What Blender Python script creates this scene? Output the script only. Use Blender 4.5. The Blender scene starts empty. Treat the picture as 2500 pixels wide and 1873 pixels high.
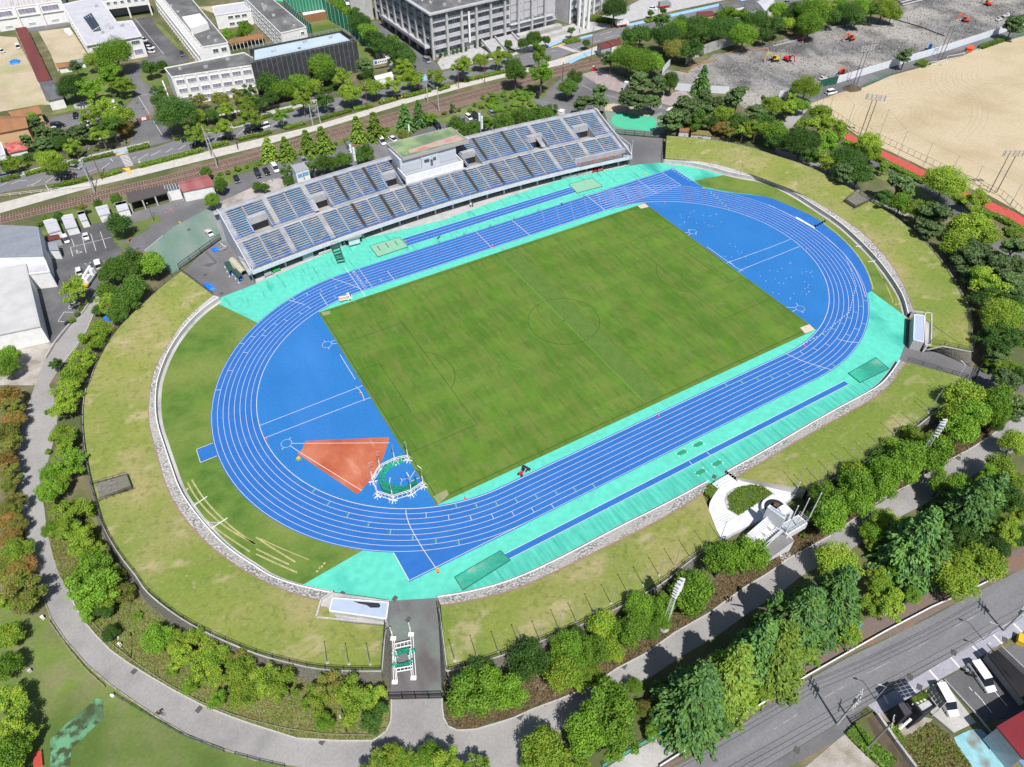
import bpy, math, random
import numpy as np
from mathutils import Vector, Matrix
from mathutils.geometry import tessellate_polygon
sc=bpy.context.scene
COL=sc.collection
rad=math.radians
# ---------------------------------------------------------------- camera
CAM=np.array([-82.763,-115.879,118.375]); YAW,PIT,ROL=-0.526638,0.788075,-0.0027625; FPX=1754.2285
def _R():
    cy,sy=math.cos(YAW),math.sin(YAW);cp,sp=math.cos(PIT),math.sin(PIT);cr,sr=math.cos(ROL),math.sin(ROL)
    return np.array([[cy,-sy,0],[sy,cy,0],[0,0,1.]])@np.array([[1,0,0],[0,cp,-sp],[0,sp,cp]])@np.array([[cr,-sr,0],[sr,cr,0],[0,0,1.]])
RM=_R()
cd=bpy.data.cameras.new('camera'); cam=bpy.data.objects.new('camera',cd); COL.objects.link(cam)
cd.sensor_width=36; cd.lens=FPX/2500*36; cd.clip_start=1; cd.clip_end=3000
m4=Matrix([list(RM[i])+[CAM[i]] for i in range(3)]+[[0,0,0,1]]); cam.matrix_world=m4
sc.camera=cam
# ---------------------------------------------------------------- light
SUN_EL=57.3; SHADOW_AZ=78.0
w=bpy.data.worlds.new('World'); sc.world=w; w.use_nodes=True
nt=w.node_tree; bg=nt.nodes['Background']; sky=nt.nodes.new('ShaderNodeTexSky'); sky.sky_type='NISHITA'; sky.sun_disc=False
sky.sun_elevation=rad(SUN_EL); sky.sun_rotation=rad(90-(SHADOW_AZ+180)); nt.links.new(sky.outputs[0],bg.inputs[0]); bg.inputs[1].default_value=0.075
sl=bpy.data.lights.new('sun','SUN'); so=bpy.data.objects.new('sun',sl); COL.objects.link(so)
sl.energy=4.6; sl.angle=rad(0.53); sl.color=(1,0.965,0.92)
dv=Vector((math.cos(rad(SHADOW_AZ))*math.cos(rad(SUN_EL)),math.sin(rad(SHADOW_AZ))*math.cos(rad(SUN_EL)),-math.sin(rad(SUN_EL))))
so.rotation_euler=dv.to_track_quat('-Z','Y').to_euler()
vs=sc.view_settings; vs.view_transform='Standard'; vs.look='None'; vs.exposure=0.30; vs.gamma=1; vs.use_curve_mapping=False
sc.cycles.max_bounces=6; sc.cycles.diffuse_bounces=3; sc.cycles.glossy_bounces=2; sc.cycles.transmission_bounces=3; sc.cycles.transparent_max_bounces=6
# ---------------------------------------------------------------- surveying: a point of the photograph seen on the plane z
TL=dict(A=(0,0),B=(625,0),C=(1250,0),D=(1875,0),E=(0,470),F=(625,470),G=(1250,470),H=(1875,470),I=(0,940),J=(625,940),K=(1250,940),L=(1875,940),M=(0,1403),N=(625,1403),O=(1250,1403),Q=(1875,1403))
def pxy(q):
    x,y=[float(v) for v in q[1:].split(',')]
    k=q[0]
    if k in 'SUV':
        o={'S':(500,380),'U':(900,280),'V':(1250,230)}[k]; return o[0]+x*.181077,o[1]+y*.18105
    if k=='X': return 1720+x*.236407,1130+y*.236345
    if k=='Y': return 870+x*.18904,1060+y*.18908     # hammer cage crop
    if k=='Z': return 2050+x*.354052,1600+y*.354086  # house crop
    o=TL[k]; return o[0]+x*.28371,o[1]+y*.28364
def g(q,z=0.0):
    x,y=pxy(q); d=RM@np.array([(x-1250)/FPX,-(y-936.5)/FPX,-1.0]); t=(z-CAM[2])/d[2]; p=CAM+t*d
    return (float(p[0]),float(p[1]))
def gl(s,z=0.0): return [g(q,z) for q in s.split()]
def mpp(p,z=0):  # metres per photo pixel at a point
    return float(-((np.array([p[0],p[1],z])-CAM)@RM)[2]/FPX)
# ---------------------------------------------------------------- mesh collector
class MB:
    def __init__(s): s.v=[];s.f=[];s.m=[];s.mi=0
    def add(s,vs,fs):
        b=len(s.v); s.v+=[tuple(p) for p in vs]; s.f+=[tuple(b+i for i in f) for f in fs]; s.m+=[s.mi]*len(fs); return s
    def box(s,c,d,rz=0,taper=1.0,ty=None):
        cx,cy,cz=c;hx,hy,hz=d[0]/2,d[1]/2,d[2]/2;ca,sa=math.cos(rz),math.sin(rz);V=[]
        ty=taper if ty is None else ty
        for k,(tx,tyy) in ((-1,(1,1)),(1,(taper,ty))):
            for a,b in ((-1,-1),(1,-1),(1,1),(-1,1)):
                x,y=a*hx*tx,b*hy*tyy; V.append((cx+x*ca-y*sa,cy+x*sa+y*ca,cz+k*hz))
        return s.add(V,[(0,3,2,1),(4,5,6,7),(0,1,5,4),(1,2,6,5),(2,3,7,6),(3,0,4,7)])
    def tube(s,a,b,r,r2=None,n=6):
        a,b=Vector(a),Vector(b);r2=r if r2 is None else r2;d=(b-a);L=d.length
        if L<1e-6:return s
        d/=L;u=d.orthogonal().normalized();v=d.cross(u);V=[]
        for p,rr in((a,r),(b,r2)):
            for i in range(n):
                t=2*math.pi*i/n;V.append(p+u*math.cos(t)*rr+v*math.sin(t)*rr)
        F=[(i,(i+1)%n,n+(i+1)%n,n+i) for i in range(n)]+[tuple(range(n))[::-1],tuple(range(n,2*n))]
        return s.add(V,F)
    def path(s,pts,r,n=5):
        for a,b in zip(pts,pts[1:]): s.tube(a,b,r,n=n)
        return s
    def bar(s,a,b,wd,ht):   # rectangular bar between two points
        a,b=Vector(a),Vector(b);d=b-a;L=d.length
        if L<1e-6:return s
        d/=L;u=Vector((-d.y,d.x,0));u=u.normalized() if u.length>1e-4 else Vector((1,0,0));v=d.cross(u).normalized();V=[]
        for p in(a,b):
            for i,j in((-1,-1),(1,-1),(1,1),(-1,1)):V.append(p+u*i*wd/2+v*j*ht/2)
        return s.add(V,[(0,3,2,1),(4,5,6,7),(0,1,5,4),(1,2,6,5),(2,3,7,6),(3,0,4,7)])
    def sheet(s,pts,z):
        P=[Vector((p[0],p[1],z if len(p)<3 else p[2])) for p in pts]
        T=tessellate_polygon([[Vector((p.x,p.y,0)) for p in P]])
        F=[]
        for t in T:
            a,b,c=[P[i] for i in t]
            F.append(t if (b-a).cross(c-a).z>0 else (t[0],t[2],t[1]))
        return s.add(P,F)
    def prism(s,pts,z0,z1,bottom=False):
        n=len(pts);ar=sum(pts[i][0]*pts[(i+1)%n][1]-pts[(i+1)%n][0]*pts[i][1] for i in range(n))
        if ar<0: pts=pts[::-1]
        s.sheet([(p[0],p[1]) for p in pts],z1)
        V=[(p[0],p[1],z0) for p in pts]+[(p[0],p[1],z1) for p in pts]
        s.add(V,[(i,(i+1)%n,n+(i+1)%n,n+i) for i in range(n)])
        return s
    def loft(s,A,B,zA,zB,rev=False):
        n=len(A);V=[(p[0],p[1],zA if len(p)<3 else p[2]) for p in A]+[(p[0],p[1],zB if len(p)<3 else p[2]) for p in B]
        for i in range(n-1):
            a,b,c=[Vector(V[k]) for k in (i,i+1,n+i+1)]
            up=(b-a).cross(c-a).z>=0
            s.add([V[i],V[i+1],V[n+i+1],V[n+i]],[(0,1,2,3)] if up!=rev else [(3,2,1,0)])
        return s
    def mesh(s,name,mats,smooth=False):
        me=bpy.data.meshes.new(name);me.from_pydata(s.v,[],s.f)
        for m in(mats if isinstance(mats,(list,tuple)) else [mats]): me.materials.append(m)
        if any(s.m): me.polygons.foreach_set('material_index',s.m)
        if smooth: me.polygons.foreach_set('use_smooth',[True]*len(me.polygons))
        me.update();return me
    def build(s,name,mats,parent=None,world=False,smooth=False,label=None):
        if world and parent is not None:
            L=parent.location; s.v=[(a-L[0],b-L[1],c-L[2]) for a,b,c in s.v]
        return obj(name,s.mesh(name,mats,smooth),parent,label=label)
def obj(name,me,parent=None,loc=(0,0,0),rz=0,sc_=None,label=None):
    o=bpy.data.objects.new(name,me);COL.objects.link(o);o.location=loc
    if rz:o.rotation_euler=(0,0,rz)
    if sc_:o.scale=sc_
    if parent:o.parent=parent
    if label:o['label']=label
    return o
def tag(o,label,cat,group=None):
    o['label']=label;o['category']=cat
    if group:o['group']=group
    return o
def thing(name,label,cat,loc=(0,0,0),rz=0,group=None):
    if len(loc)==2: loc=(loc[0],loc[1],0)
    o=bpy.data.objects.new(name,None);COL.objects.link(o);o.location=loc;o.rotation_euler=(0,0,rz);o.empty_display_size=.5
    return tag(o,label,cat,group)
def dup(r,loc,rz=None,label=None,group=None,scale=None):
    if len(loc)==2: loc=(loc[0],loc[1],0)
    kids=[c for c in bpy.data.objects if False]
    n=r.copy();COL.objects.link(n);n.location=loc
    if rz is not None:n.rotation_euler=(0,0,rz)
    if scale:n.scale=scale
    if label:n['label']=label
    if group:n['group']=group
    def rec(a,b):
        for ch in KIDS.get(a.name,[]):
            c=ch.copy();COL.objects.link(c);c.parent=b;rec(ch,c)
    rec(r,n);return n
KIDS={}
def reg(r):   # remember a prototype's children for dup()
    for ch in r.children: KIDS.setdefault(r.name,[]).append(ch); reg(ch)
    return r
def struct(o,kind='structure'): o['kind']=kind; return o
def resample(P,n):
    P=[Vector(p) for p in P];d=[0]
    for a,b in zip(P,P[1:]):d.append(d[-1]+(b-a).length)
    out=[];j=0
    for i in range(n):
        t=d[-1]*i/(n-1)
        while j<len(P)-2 and d[j+1]<t:j+=1
        k=(t-d[j])/max(1e-9,d[j+1]-d[j]);out.append(tuple(P[j].lerp(P[j+1],k)))
    return out
def smooth(P,it=2):
    for _ in range(it):
        Q=[P[0]]
        for a,b in zip(P,P[1:]):
            Q+=[tuple(.75*x+.25*y for x,y in zip(a,b)),tuple(.25*x+.75*y for x,y in zip(a,b))]
        P=Q+[P[-1]]
    return P
def offset(P,d):   # offset an open polyline sideways (left positive)
    out=[]
    for i,p in enumerate(P):
        a=P[max(0,i-1)];b=P[min(len(P)-1,i+1)];t=Vector((b[0]-a[0],b[1]-a[1])).normalized()
        out.append((p[0]-t.y*d,p[1]+t.x*d))
    return out
def arc(cx,cy,r,a0,a1,n=48): return [(cx+r*math.cos(a0+(a1-a0)*i/(n-1)),cy+r*math.sin(a0+(a1-a0)*i/(n-1))) for i in range(n)]
def ribbon(mb,P,wd,z):
    return mb.loft(offset(P,-wd/2),offset(P,wd/2),z,z)
# ---------------------------------------------------------------- materials
def M(name,c,c2=None,scale=1.0,c3=None,scale3=.05,rough=.85,detail=4,stretch=(1,1,1),rot=0,lo=.35,hi=.65,bump=0,bscale=None,spec=.3,metal=0,trans=0,lo3=.4,hi3=.62,obj_rand=0,fine=0,coord='pos'):
    m=bpy.data.materials.new(name);m.use_nodes=True;N=m.node_tree.nodes;Lk=m.node_tree.links;b=N['Principled BSDF']
    b.inputs['Roughness'].default_value=rough;b.inputs['Metallic'].default_value=metal;b.inputs['Specular IOR Level'].default_value=spec
    c=tuple(c)+(1,);b.inputs['Base Color'].default_value=c
    m.diffuse_color=c
    if c2 is None and c3 is None and not fine and not bump and not obj_rand:return m
    if coord=='pos': src=N.new('ShaderNodeNewGeometry').outputs['Position']
    else: src=N.new('ShaderNodeTexCoord').outputs['Object']
    mp=N.new('ShaderNodeMapping');mp.inputs['Rotation'].default_value=(0,0,rot);mp.inputs['Scale'].default_value=stretch;Lk.new(src,mp.inputs[0])
    col=None
    def noise(s,d,vec=mp.outputs[0]):
        n=N.new('ShaderNodeTexNoise');n.inputs['Scale'].default_value=s;n.inputs['Detail'].default_value=d;Lk.new(vec,n.inputs['Vector']);return n.outputs[0]
    def ramp(x,a,bb):
        r=N.new('ShaderNodeMapRange');r.inputs[1].default_value=a;r.inputs[2].default_value=bb;Lk.new(x,r.inputs[0]);return r.outputs[0]
    def mix(f,a,bb,mode='MIX'):
        x=N.new('ShaderNodeMix');x.data_type='RGBA';x.blend_type=mode
        if isinstance(f,(int,float)):x.inputs[0].default_value=f
        else:Lk.new(f,x.inputs[0])
        for i,v in((6,a),(7,bb)):
            if isinstance(v,tuple):x.inputs[i].default_value=v
            else:Lk.new(v,x.inputs[i])
        return x.outputs[2]
    col=c
    if c2 is not None: col=mix(ramp(noise(scale,detail),lo,hi),col,tuple(c2)+(1,))
    if c3 is not None: col=mix(ramp(noise(scale3,3,src),lo3,hi3),col,tuple(c3)+(1,))
    if fine:
        col=mix(1.0,col,mix(ramp(noise(fine,3,src),.3,.7),(.90,.90,.90,1),(1.08,1.08,1.08,1)),'MULTIPLY')
    if obj_rand:
        oi=N.new('ShaderNodeObjectInfo');v=N.new('ShaderNodeMapRange');v.inputs[3].default_value=1-obj_rand;v.inputs[4].default_value=1+obj_rand;Lk.new(oi.outputs['Random'],v.inputs[0])
        cc=N.new('ShaderNodeCombineColor');Lk.new(v.outputs[0],cc.inputs[0]);Lk.new(v.outputs[0],cc.inputs[1]);Lk.new(v.outputs[0],cc.inputs[2]);col=mix(1.0,col,cc.outputs[0],'MULTIPLY')
    if not isinstance(col,tuple):Lk.new(col,b.inputs['Base Color'])
    if bump:
        bp=N.new('ShaderNodeBump');bp.inputs['Strength'].default_value=bump;bp.inputs['Distance'].default_value=.3;Lk.new(noise(bscale or scale*3,4,src),bp.inputs['Height']);Lk.new(bp.outputs[0],b.inputs['Normal'])
    m['_']=1
    return m
def noisemask(m,c,scale,lo,hi,stretch=(1,1,1),rot=0,axis=None,arange=None,strength=1.0,detail=4,wave=None):
    """lay another tone over a material where a stretched noise is high (optionally only between two coordinates)"""
    N=m.node_tree.nodes;Lk=m.node_tree.links;b=N['Principled BSDF'];inp=b.inputs['Base Color']
    geo=N.new('ShaderNodeNewGeometry');mp=N.new('ShaderNodeMapping');mp.inputs['Rotation'].default_value=(0,0,rot);mp.inputs['Scale'].default_value=stretch;Lk.new(geo.outputs['Position'],mp.inputs[0])
    if wave: 
        n=N.new('ShaderNodeTexWave');n.inputs['Scale'].default_value=scale;n.inputs['Distortion'].default_value=wave;n.inputs['Detail'].default_value=detail;n.inputs['Detail Scale'].default_value=1.0;Lk.new(mp.outputs[0],n.inputs[0]);nz=n.outputs[1]
    else:
        n=N.new('ShaderNodeTexNoise');n.inputs['Scale'].default_value=scale;n.inputs['Detail'].default_value=detail;Lk.new(mp.outputs[0],n.inputs['Vector']);nz=n.outputs[0]
    r=N.new('ShaderNodeMapRange');r.inputs[1].default_value=lo;r.inputs[2].default_value=hi;r.inputs[4].default_value=strength;Lk.new(nz,r.inputs[0]);f=r.outputs[0]
    if axis is not None:
        sp=N.new('ShaderNodeSeparateXYZ');Lk.new(geo.outputs['Position'],sp.inputs[0]);q=N.new('ShaderNodeMapRange');q.inputs[1].default_value=arange[0];q.inputs[2].default_value=arange[1];Lk.new(sp.outputs[axis],q.inputs[0])
        mu=N.new('ShaderNodeMath');mu.operation='MULTIPLY';Lk.new(f,mu.inputs[0]);Lk.new(q.outputs[0],mu.inputs[1]);f=mu.outputs[0]
    x=N.new('ShaderNodeMix');x.data_type='RGBA';Lk.new(f,x.inputs[0]);x.inputs[7].default_value=tuple(c)+(1,)
    if inp.links: Lk.new(inp.links[0].from_socket,x.inputs[6])
    else: x.inputs[6].default_value=inp.default_value
    Lk.new(x.outputs[2],inp);return m
WHITE=M('white paint',(.74,.74,.73),(.66,.66,.65),.8);CONC=M('concrete',(.40,.39,.37),(.30,.29,.28),.6,(.47,.46,.44),.15,fine=3)
CONCL=M('pale concrete',(.46,.455,.45),(.38,.375,.37),.5,fine=2.5);BLACK=M('black steel',(.025,.025,.028),rough=.5);STEEL=M('galvanised steel',(.5,.52,.54),rough=.45,metal=.4)
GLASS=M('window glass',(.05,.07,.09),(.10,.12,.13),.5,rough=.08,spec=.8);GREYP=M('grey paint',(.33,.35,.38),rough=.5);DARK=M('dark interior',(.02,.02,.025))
REDP=M('red plastic',(.62,.03,.03),rough=.5);BLUEP=M('blue paint',(.03,.18,.6),rough=.5);YEL=M('yellow paint',(.6,.40,.03),rough=.5);ORANGE=M('orange paint',(.75,.10,.02),rough=.45)
GREENP=M('green paint',(.03,.25,.13),rough=.6);TARP=M('blue tarpaulin',(.02,.16,.68),(.03,.22,.8),1.5,rough=.4,bump=.5,bscale=2)
LINE=M('white line paint',(.74,.70,.69),(.60,.54,.54),3)
WORN=M('worn road paint',(.30,.30,.30),(.19,.19,.2),.8)
# ================================================================ GROUND OUTSIDE THE STADIUM
SOIL=M('soil and thin grass',(.12,.125,.05),(.20,.16,.105),.25,(.08,.10,.035),.06,fine=1.5,lo=.42,hi=.62)
PARKG=M('park grass',(.14,.20,.040),(.19,.19,.085),.22,(.08,.13,.025),.05,fine=1.6,bump=.25,bscale=3)
ASPH=M('light asphalt',(.285,.272,.268),(.235,.226,.222),.25,(.32,.31,.30),.06,fine=2.5)
ASPD=M('dark asphalt',(.105,.105,.11),(.15,.15,.155),.2,(.085,.085,.09),.07,fine=2)
ASPM=M('worn asphalt',(.15,.15,.155),(.19,.185,.19),.25,(.12,.12,.125),.05,fine=2.2,stretch=(1,.25,1))
ROADM=M('road asphalt',(.155,.155,.165),(.19,.19,.20),.5,fine=2,stretch=(.12,1,1),rot=rad(-20))
PAVE=M('cream pavement',(.52,.49,.44),(.44,.42,.38),.5,fine=2); BRNP=M('brown path',(.16,.125,.11),(.24,.12,.06),.25,lo=.5,hi=.75,fine=2)
BALL=M('railway ballast',(.17,.115,.085),(.22,.165,.13),.8,fine=5,bump=.5,bscale=4)
SAND=M('school yard sand',(.46,.39,.28),(.37,.31,.20),.09,fine=1,lo=.45,hi=.7);noisemask(SAND,(.30,.31,.12),.05,.52,.68,strength=.6)
FIELD=M('sports ground sand',(.46,.38,.245),(.37,.285,.16),.05,fine=1,lo=.45,hi=.7)
DIRT=M('churned grey earth',(.25,.243,.235),(.12,.12,.12),.10,(.34,.32,.29),.035,stretch=(1,.45,1),rot=rad(25),fine=.8,bump=.5,bscale=.5,lo=.4,hi=.62)
noisemask(DIRT,(.085,.085,.085),.05,.5,.62,strength=.75,detail=7);noisemask(DIRT,(.33,.31,.28),.12,.58,.7,stretch=(1,.3,1),rot=rad(-20),strength=.6,detail=8)
REDT=M('red rubber path',(.50,.09,.07),(.44,.075,.06),.7,fine=3); PINK=M('pink paving',(.36,.30,.29),(.29,.25,.24),.5,fine=1.5)
GRVL=M('pale gravel',(.33,.30,.27),(.24,.20,.15),.5,(.42,.39,.36),.2,fine=4,bump=.4,bscale=5)
GPAINT=M('worn green paint',(.14,.22,.18),(.22,.26,.23),.12,stretch=(1,.3,1),rot=rad(40),lo=.42,hi=.62,fine=2);BGREEN=M('bright green paint',(.06,.48,.28),(.09,.40,.26),.3,fine=2)
ALGAE=M('green algae',(.12,.30,.16),(.05,.07,.03),.6,(.05,.07,.03),.09,lo=.46,hi=.56,lo3=.5,hi3=.6)
BLUEG=M('faded blue sheet',(.20,.42,.48),(.26,.48,.52),.6,(.20,.19,.16),.13,lo3=.58,hi3=.64,fine=1.5);PAVB=M('blue grey paving',(.33,.33,.38),(.30,.30,.34),.6,fine=2)
KERB=M('kerb stone',(.42,.41,.39),fine=2);BRICK=M('old red kerb',(.33,.19,.15),(.24,.17,.14),1.5)
CANAL=M('muddy canal bed',(.07,.055,.04),(.12,.09,.06),.6);WEED=M('weeds',(.12,.17,.035),(.17,.18,.06),.5,fine=3,bump=.6,bscale=2)
SC=[0]
def S(name,toks,lv,mat,sm=0,z=None):
    P=gl(toks) if isinstance(toks,str) else toks
    if sm: P=smooth(P+[P[0]],sm)[:-1]
    SC[0]+=1
    mb=MB().sheet(P,-.12+.012*lv+.0001*SC[0] if z is None else z); return struct(mb.build(name,mat))
gm=MB(); gm.sheet([(-700,-500),(900,-500),(900,1100),(-700,1100)],-.13); struct(gm.build('ground',SOIL))
S('lawn','M420,370 M560,560 M750,780 M950,950 M1150,1090 M1400,1260 M1700,1430 M2000,1530 N300,1640 N900,1657 N900,2100 M-600,2100 M-600,-200 M120,330',1,PARKG,0)
S('lawn','M530,0 M720,400 M950,650 M1260,860 M1750,1130 M2203,1300 N350,1410 N1010,1430 N1120,1350 N1160,1080 N1040,1000 N500,900 N0,740 M1600,500 M1250,240 M1050,0 I870,1300 I790,1000 I450,1000 I400,1250',1,PARKG)
# ring path
pin='E1000,560 E960,700 E890,850 E830,1000 E740,1200 E660,1330 E560,1450 E480,1560 E420,1657 I500,200 I480,400 I400,700 I345,900 I380,1060 I400,1250 I450,1450 I520,1657 M570,100 M640,260 M720,400 M830,530 M950,650 M1100,760 M1260,860 M1500,1000 M1750,1130 M2000,1230 M2203,1300 N350,1410 N700,1430 N1010,1430 N1120,1350 N1165,1250 N1165,1075 N1602,1065 N1602,1200 N1640,1300 N1740,1345 N1900,1330 N2203,1240 O200,1150 O420,1070 O700,950 O900,810 O1150,680 O1400,500 O1700,330 O2000,110 O2203,-10 L200,1480 L550,1290 L800,1110 L1000,970 L1240,850 L1500,680 L1760,540 L2000,380 L2203,190'
pout='E880,560 E830,820 E780,900 E700,1040 E600,1150 E490,1290 E400,1420 E340,1540 E300,1657 I210,250 I160,430 I140,600 I150,800 I170,1000 I200,1150 I230,1400 I290,1657 M400,270 M440,380 M560,560 M750,780 M950,950 M1150,1090 M1400,1260 M1700,1430 M2000,1530 M2203,1600 N300,1640 N900,1750'
low=gl('O0,1780 O250,1500 O480,1300 O760,1130 O960,1010 O1210,870 O1460,700 O1760,530 O2060,310 O2330,140 L290,1640 L640,1460 L900,1290 L1100,1150 L1340,1030 L1600,870 L1860,720 L2100,580 L2330,400')
S('path',gl(pin)+low[::-1]+gl(pout)[::-1],2,ASPH)
LOOSEK=M('kerb edge',(.36,.34,.30),(.20,.19,.12),1.2)
mb=MB()
for s in ('E890,850 E740,1200 E560,1450','M570,100 M640,260 M720,400 M830,530 M950,650 M1100,760 M1260,860 M1500,1000 M1750,1130 M2000,1230 M2203,1300 N350,1410 N700,1430 N1010,1430 N1120,1350 N1165,1250 N1165,1075','N1602,1065 N1602,1200 N1640,1300 N1740,1345 N1900,1330 N2203,1240 O200,1150 O420,1070 O700,950 O900,810 O1150,680 O1400,500 O1700,330 O2000,110 O2203,-10 L200,1480 L550,1290 L800,1110 L1000,970 L1240,850 L1500,680 L1760,540 L2000,380'):
    P=resample(gl(s),90)
    for a,b in zip(P,P[1:]): mb.bar((*a,0),(*b,0),.22,.22)
struct(mb.build('kerb',KERB))
mb=MB()
P=resample(gl('M300,0 M400,270 M440,380 M560,560 M750,780 M950,950 M1150,1090 M1400,1260 M1700,1430 M2000,1530 M2203,1600'),90)
for a,b in zip(P,P[1:]): mb.bar((*a,0),(*b,0),.2,.2)
struct(mb.build('kerb',LOOSEK))
S('parking_lot','E365,540 E360,385 E530,330 E930,240 E940,300 E1000,440 E1050,490 E990,590 E900,640 E880,850 E790,900 E700,1040 E600,1150 E490,1290 E345,1300 E200,700',3,ASPD)
S('gravel_yard','E345,1300 E490,1290 E400,1420 E300,1657 E-200,1657 E-200,1380',1,GRVL)
S('service_road','E1050,490 E930,300 E930,240 E1140,170 A1960,1600 A2060,1500 A2203,1460 B100,1400 B400,1330 B700,1255 B1000,1190 B1240,1150 B1520,1085 B1990,960 B2200,1000 B2203,1300 B600,1650 E1900,200 E1780,140 E1500,290 E1240,500 E1100,560',3,ASPM)
S('green_painted_yard','E1780,140 E1890,200 E1990,440 E1850,400 E1560,660 E1480,700 E1240,500 E1500,290',4,GPAINT)
S('stadium_gate_yard','E1570,690 E1850,400 E2000,430 E2160,700 F100,760 E1900,905 E1835,885',3,ASPM)
S('patched_asphalt','E1720,620 E1850,600 E1760,520 E1780,500 E1870,600 E1800,640',5,ASPD)
S('lawn','E945,330 E1150,290 E1330,280 E1200,360 E990,440',5,PARKG);S('lawn','E1120,270 E1370,195 E1385,245 E1160,310',6,PARKG);S('lawn','E1000,450 E1110,430 E1115,470 E1060,485',6,PARKG)
S('lawn','E330,270 E380,200 E800,100 E1080,40 E1140,165 E930,240 E520,325 E370,370',4,PARKG)
S('lawn','A1800,1600 A2050,1430 A2203,1370 B500,1270 B900,1180 B1200,1080 B1640,1010 B1900,870 B2050,850 B2100,900 B1990,950 B1520,1080 B1000,1180 B700,1250 B400,1320 B100,1390 A2203,1460 A2060,1500 A1960,1600',4,PARKG)
RUST=M('fallen needles',(.26,.10,.045),(.20,.11,.05),.8,fine=3)
for s in ('B380,1340 B540,1280 B640,1290 B640,1310 B420,1350','B800,1240 B1000,1180 B1060,1190 B860,1260','B1330,1110 B1500,1070 B1450,1110 B1360,1130','O1300,1380 O1600,1230 O1900,1080 O1950,1150 O1400,1510','Q1070,90 Q1250,60 Q1250,130 Q1180,160'): S('fallen_needles',s,6,RUST)
S('pavement','E1780,130 E2203,-60 B230,1520 B350,1560 E2203,60 E1890,160',5,GRVL)
# azalea park and plaza
S('lawn','B1900,880 B2203,740 C0,760 C260,790 C310,780 C290,830 C180,870 C240,940 C0,1060 B2000,1100',4.5,PARKG)
S('forecourt_road','C180,860 C300,780 C450,650 C600,640 C910,800 C1300,900 C1400,930 C1350,1000 C880,950 C540,970 C400,990 C240,940',4,ASPM)
S('plaza','C600,640 C760,590 C1020,690 C930,800 C760,740',5,PINK);S('plaza','C1280,830 C1480,770 C1570,860 C1420,930 C1290,890',5,PINK)
S('sand_verge','C790,900 C880,890 C1210,960 C1180,1000 C800,950',6,SAND)
S('green_painted_yard','C790,950 C1200,1000 C1290,960 C1320,1190 C890,1150 C850,1130',5,GPAINT)
S('bright_green_lot','C860,1020 C890,980 C940,962 C1040,985 C1130,1000 C1200,1000 C1245,1040 C1245,1080 C1200,1130 C1130,1120 C950,1105 C880,1080 C855,1050',6,BGREEN)
S('stadium_gate_yard','C890,1160 C1300,1190 C1302,1415 C1000,1430 C900,1420 C980,1300',3,ASPM)
# railway, pavement, road
def strip(name,a,b,lv,mat,n=60): return struct(MB().loft(resample(gl(a),n),resample(gl(b),n),-.119+.012*lv,-.119+.012*lv).build(name,mat))
strip('railway_ballast','E-300,265 E600,60 A850,1640 A1500,1490 A2203,1290 B700,1090 B1200,960 B1700,810 B2203,690 C300,590 C560,530 C800,490','E-300,340 E600,130 A1300,1657 A1700,1590 A2203,1440 B700,1200 B1200,1080 B1700,940 B2203,780 C300,680 C560,620 C850,560',2,BALL)
strip('pavement','E-400,190 A350,1657 A800,1555 A1180,1450 A1700,1320 A2203,1200 B500,1080 B1000,930 B1400,810 B1800,700 B2203,620 C420,500 C640,430 C900,330','E-400,290 A500,1690 A840,1600 A1200,1515 A1700,1390 A2203,1270 B500,1130 B1000,980 B1400,860 B1800,750 B2203,650 C420,560 C700,470 C950,360',4,PAVE)
strip('road','A-400,1650 A0,1560 A400,1460 A700,1390 A1000,1340 A1300,1280 A1500,1210 A1800,1150 A2203,1070 B350,940 B650,850 B900,790 B1200,720 B1650,610 B2100,510 C300,420 C430,350 C600,320 C900,230 C1200,180 C1600,90 C2203,-20 D500,-130','E-400,130 A0,1657 A500,1570 A1050,1430 A1300,1380 A1750,1280 A2203,1160 B400,1050 B900,900 B1400,760 B1900,650 B2150,600 C420,500 C470,470 C620,400 C740,370 C950,310 C1250,250 C1700,160 C2203,60 D500,-40',3,ROADM,80)
S('pavement','A0,1520 A700,1350 A1280,1215 A1280,1250 A700,1385 A0,1555',4,CONCL);S('pavement','A1490,1170 A2203,1020 A2203,1065 A1500,1205',4,CONCL);S('pavement','B0,980 B600,830 B640,850 B0,1020',4,CONCL)
S('pavement','B1560,540 B1600,600 B2203,480 C300,400 C430,340 C900,215 C1400,90 C2203,-80 C2203,-300 C1300,-100 C900,100 C400,240 C0,320 B2203,380 B1990,350 B1600,480',4,CONCL)
CYCLE=M('blue cycle lane',(.22,.42,.62),(.30,.48,.64),.8)
S('cycle_lane','C300,385 C430,340 C450,350 C320,405',6,CYCLE);S('cycle_lane','C580,320 C700,290 C690,310 C600,335',6,CYCLE);S('cycle_lane','C1000,205 C1500,90 C2203,-60 C2203,-40 C1500,115 C1020,225',6,CYCLE);S('cycle_lane','C480,520 C640,450 C740,430 C600,500 C500,550',6,CYCLE)
S('cycle_lane','A1000,1320 A1110,1280 A1120,1295 A1010,1335',6,CYCLE);S('cycle_lane','B1370,660 B1460,640 B1480,690 B1400,700',6,CYCLE)
YL=M('yellow tactile paving',(.7,.42,.07));
for s in ('A1050,1450 A1110,1440 A1140,1490 A1120,1490','A1000,1330 A1100,1310 A1100,1318 A1000,1340','A1470,1165 A1490,1160 A1505,1195 A1490,1198','A1245,1222 A1258,1218 A1272,1240 A1258,1244','B1250,825 B1400,790 B1402,798 B1252,834','C340,405 C460,370 C462,378 C342,412'): S('tactile_paving',s,7,YL)
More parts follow.
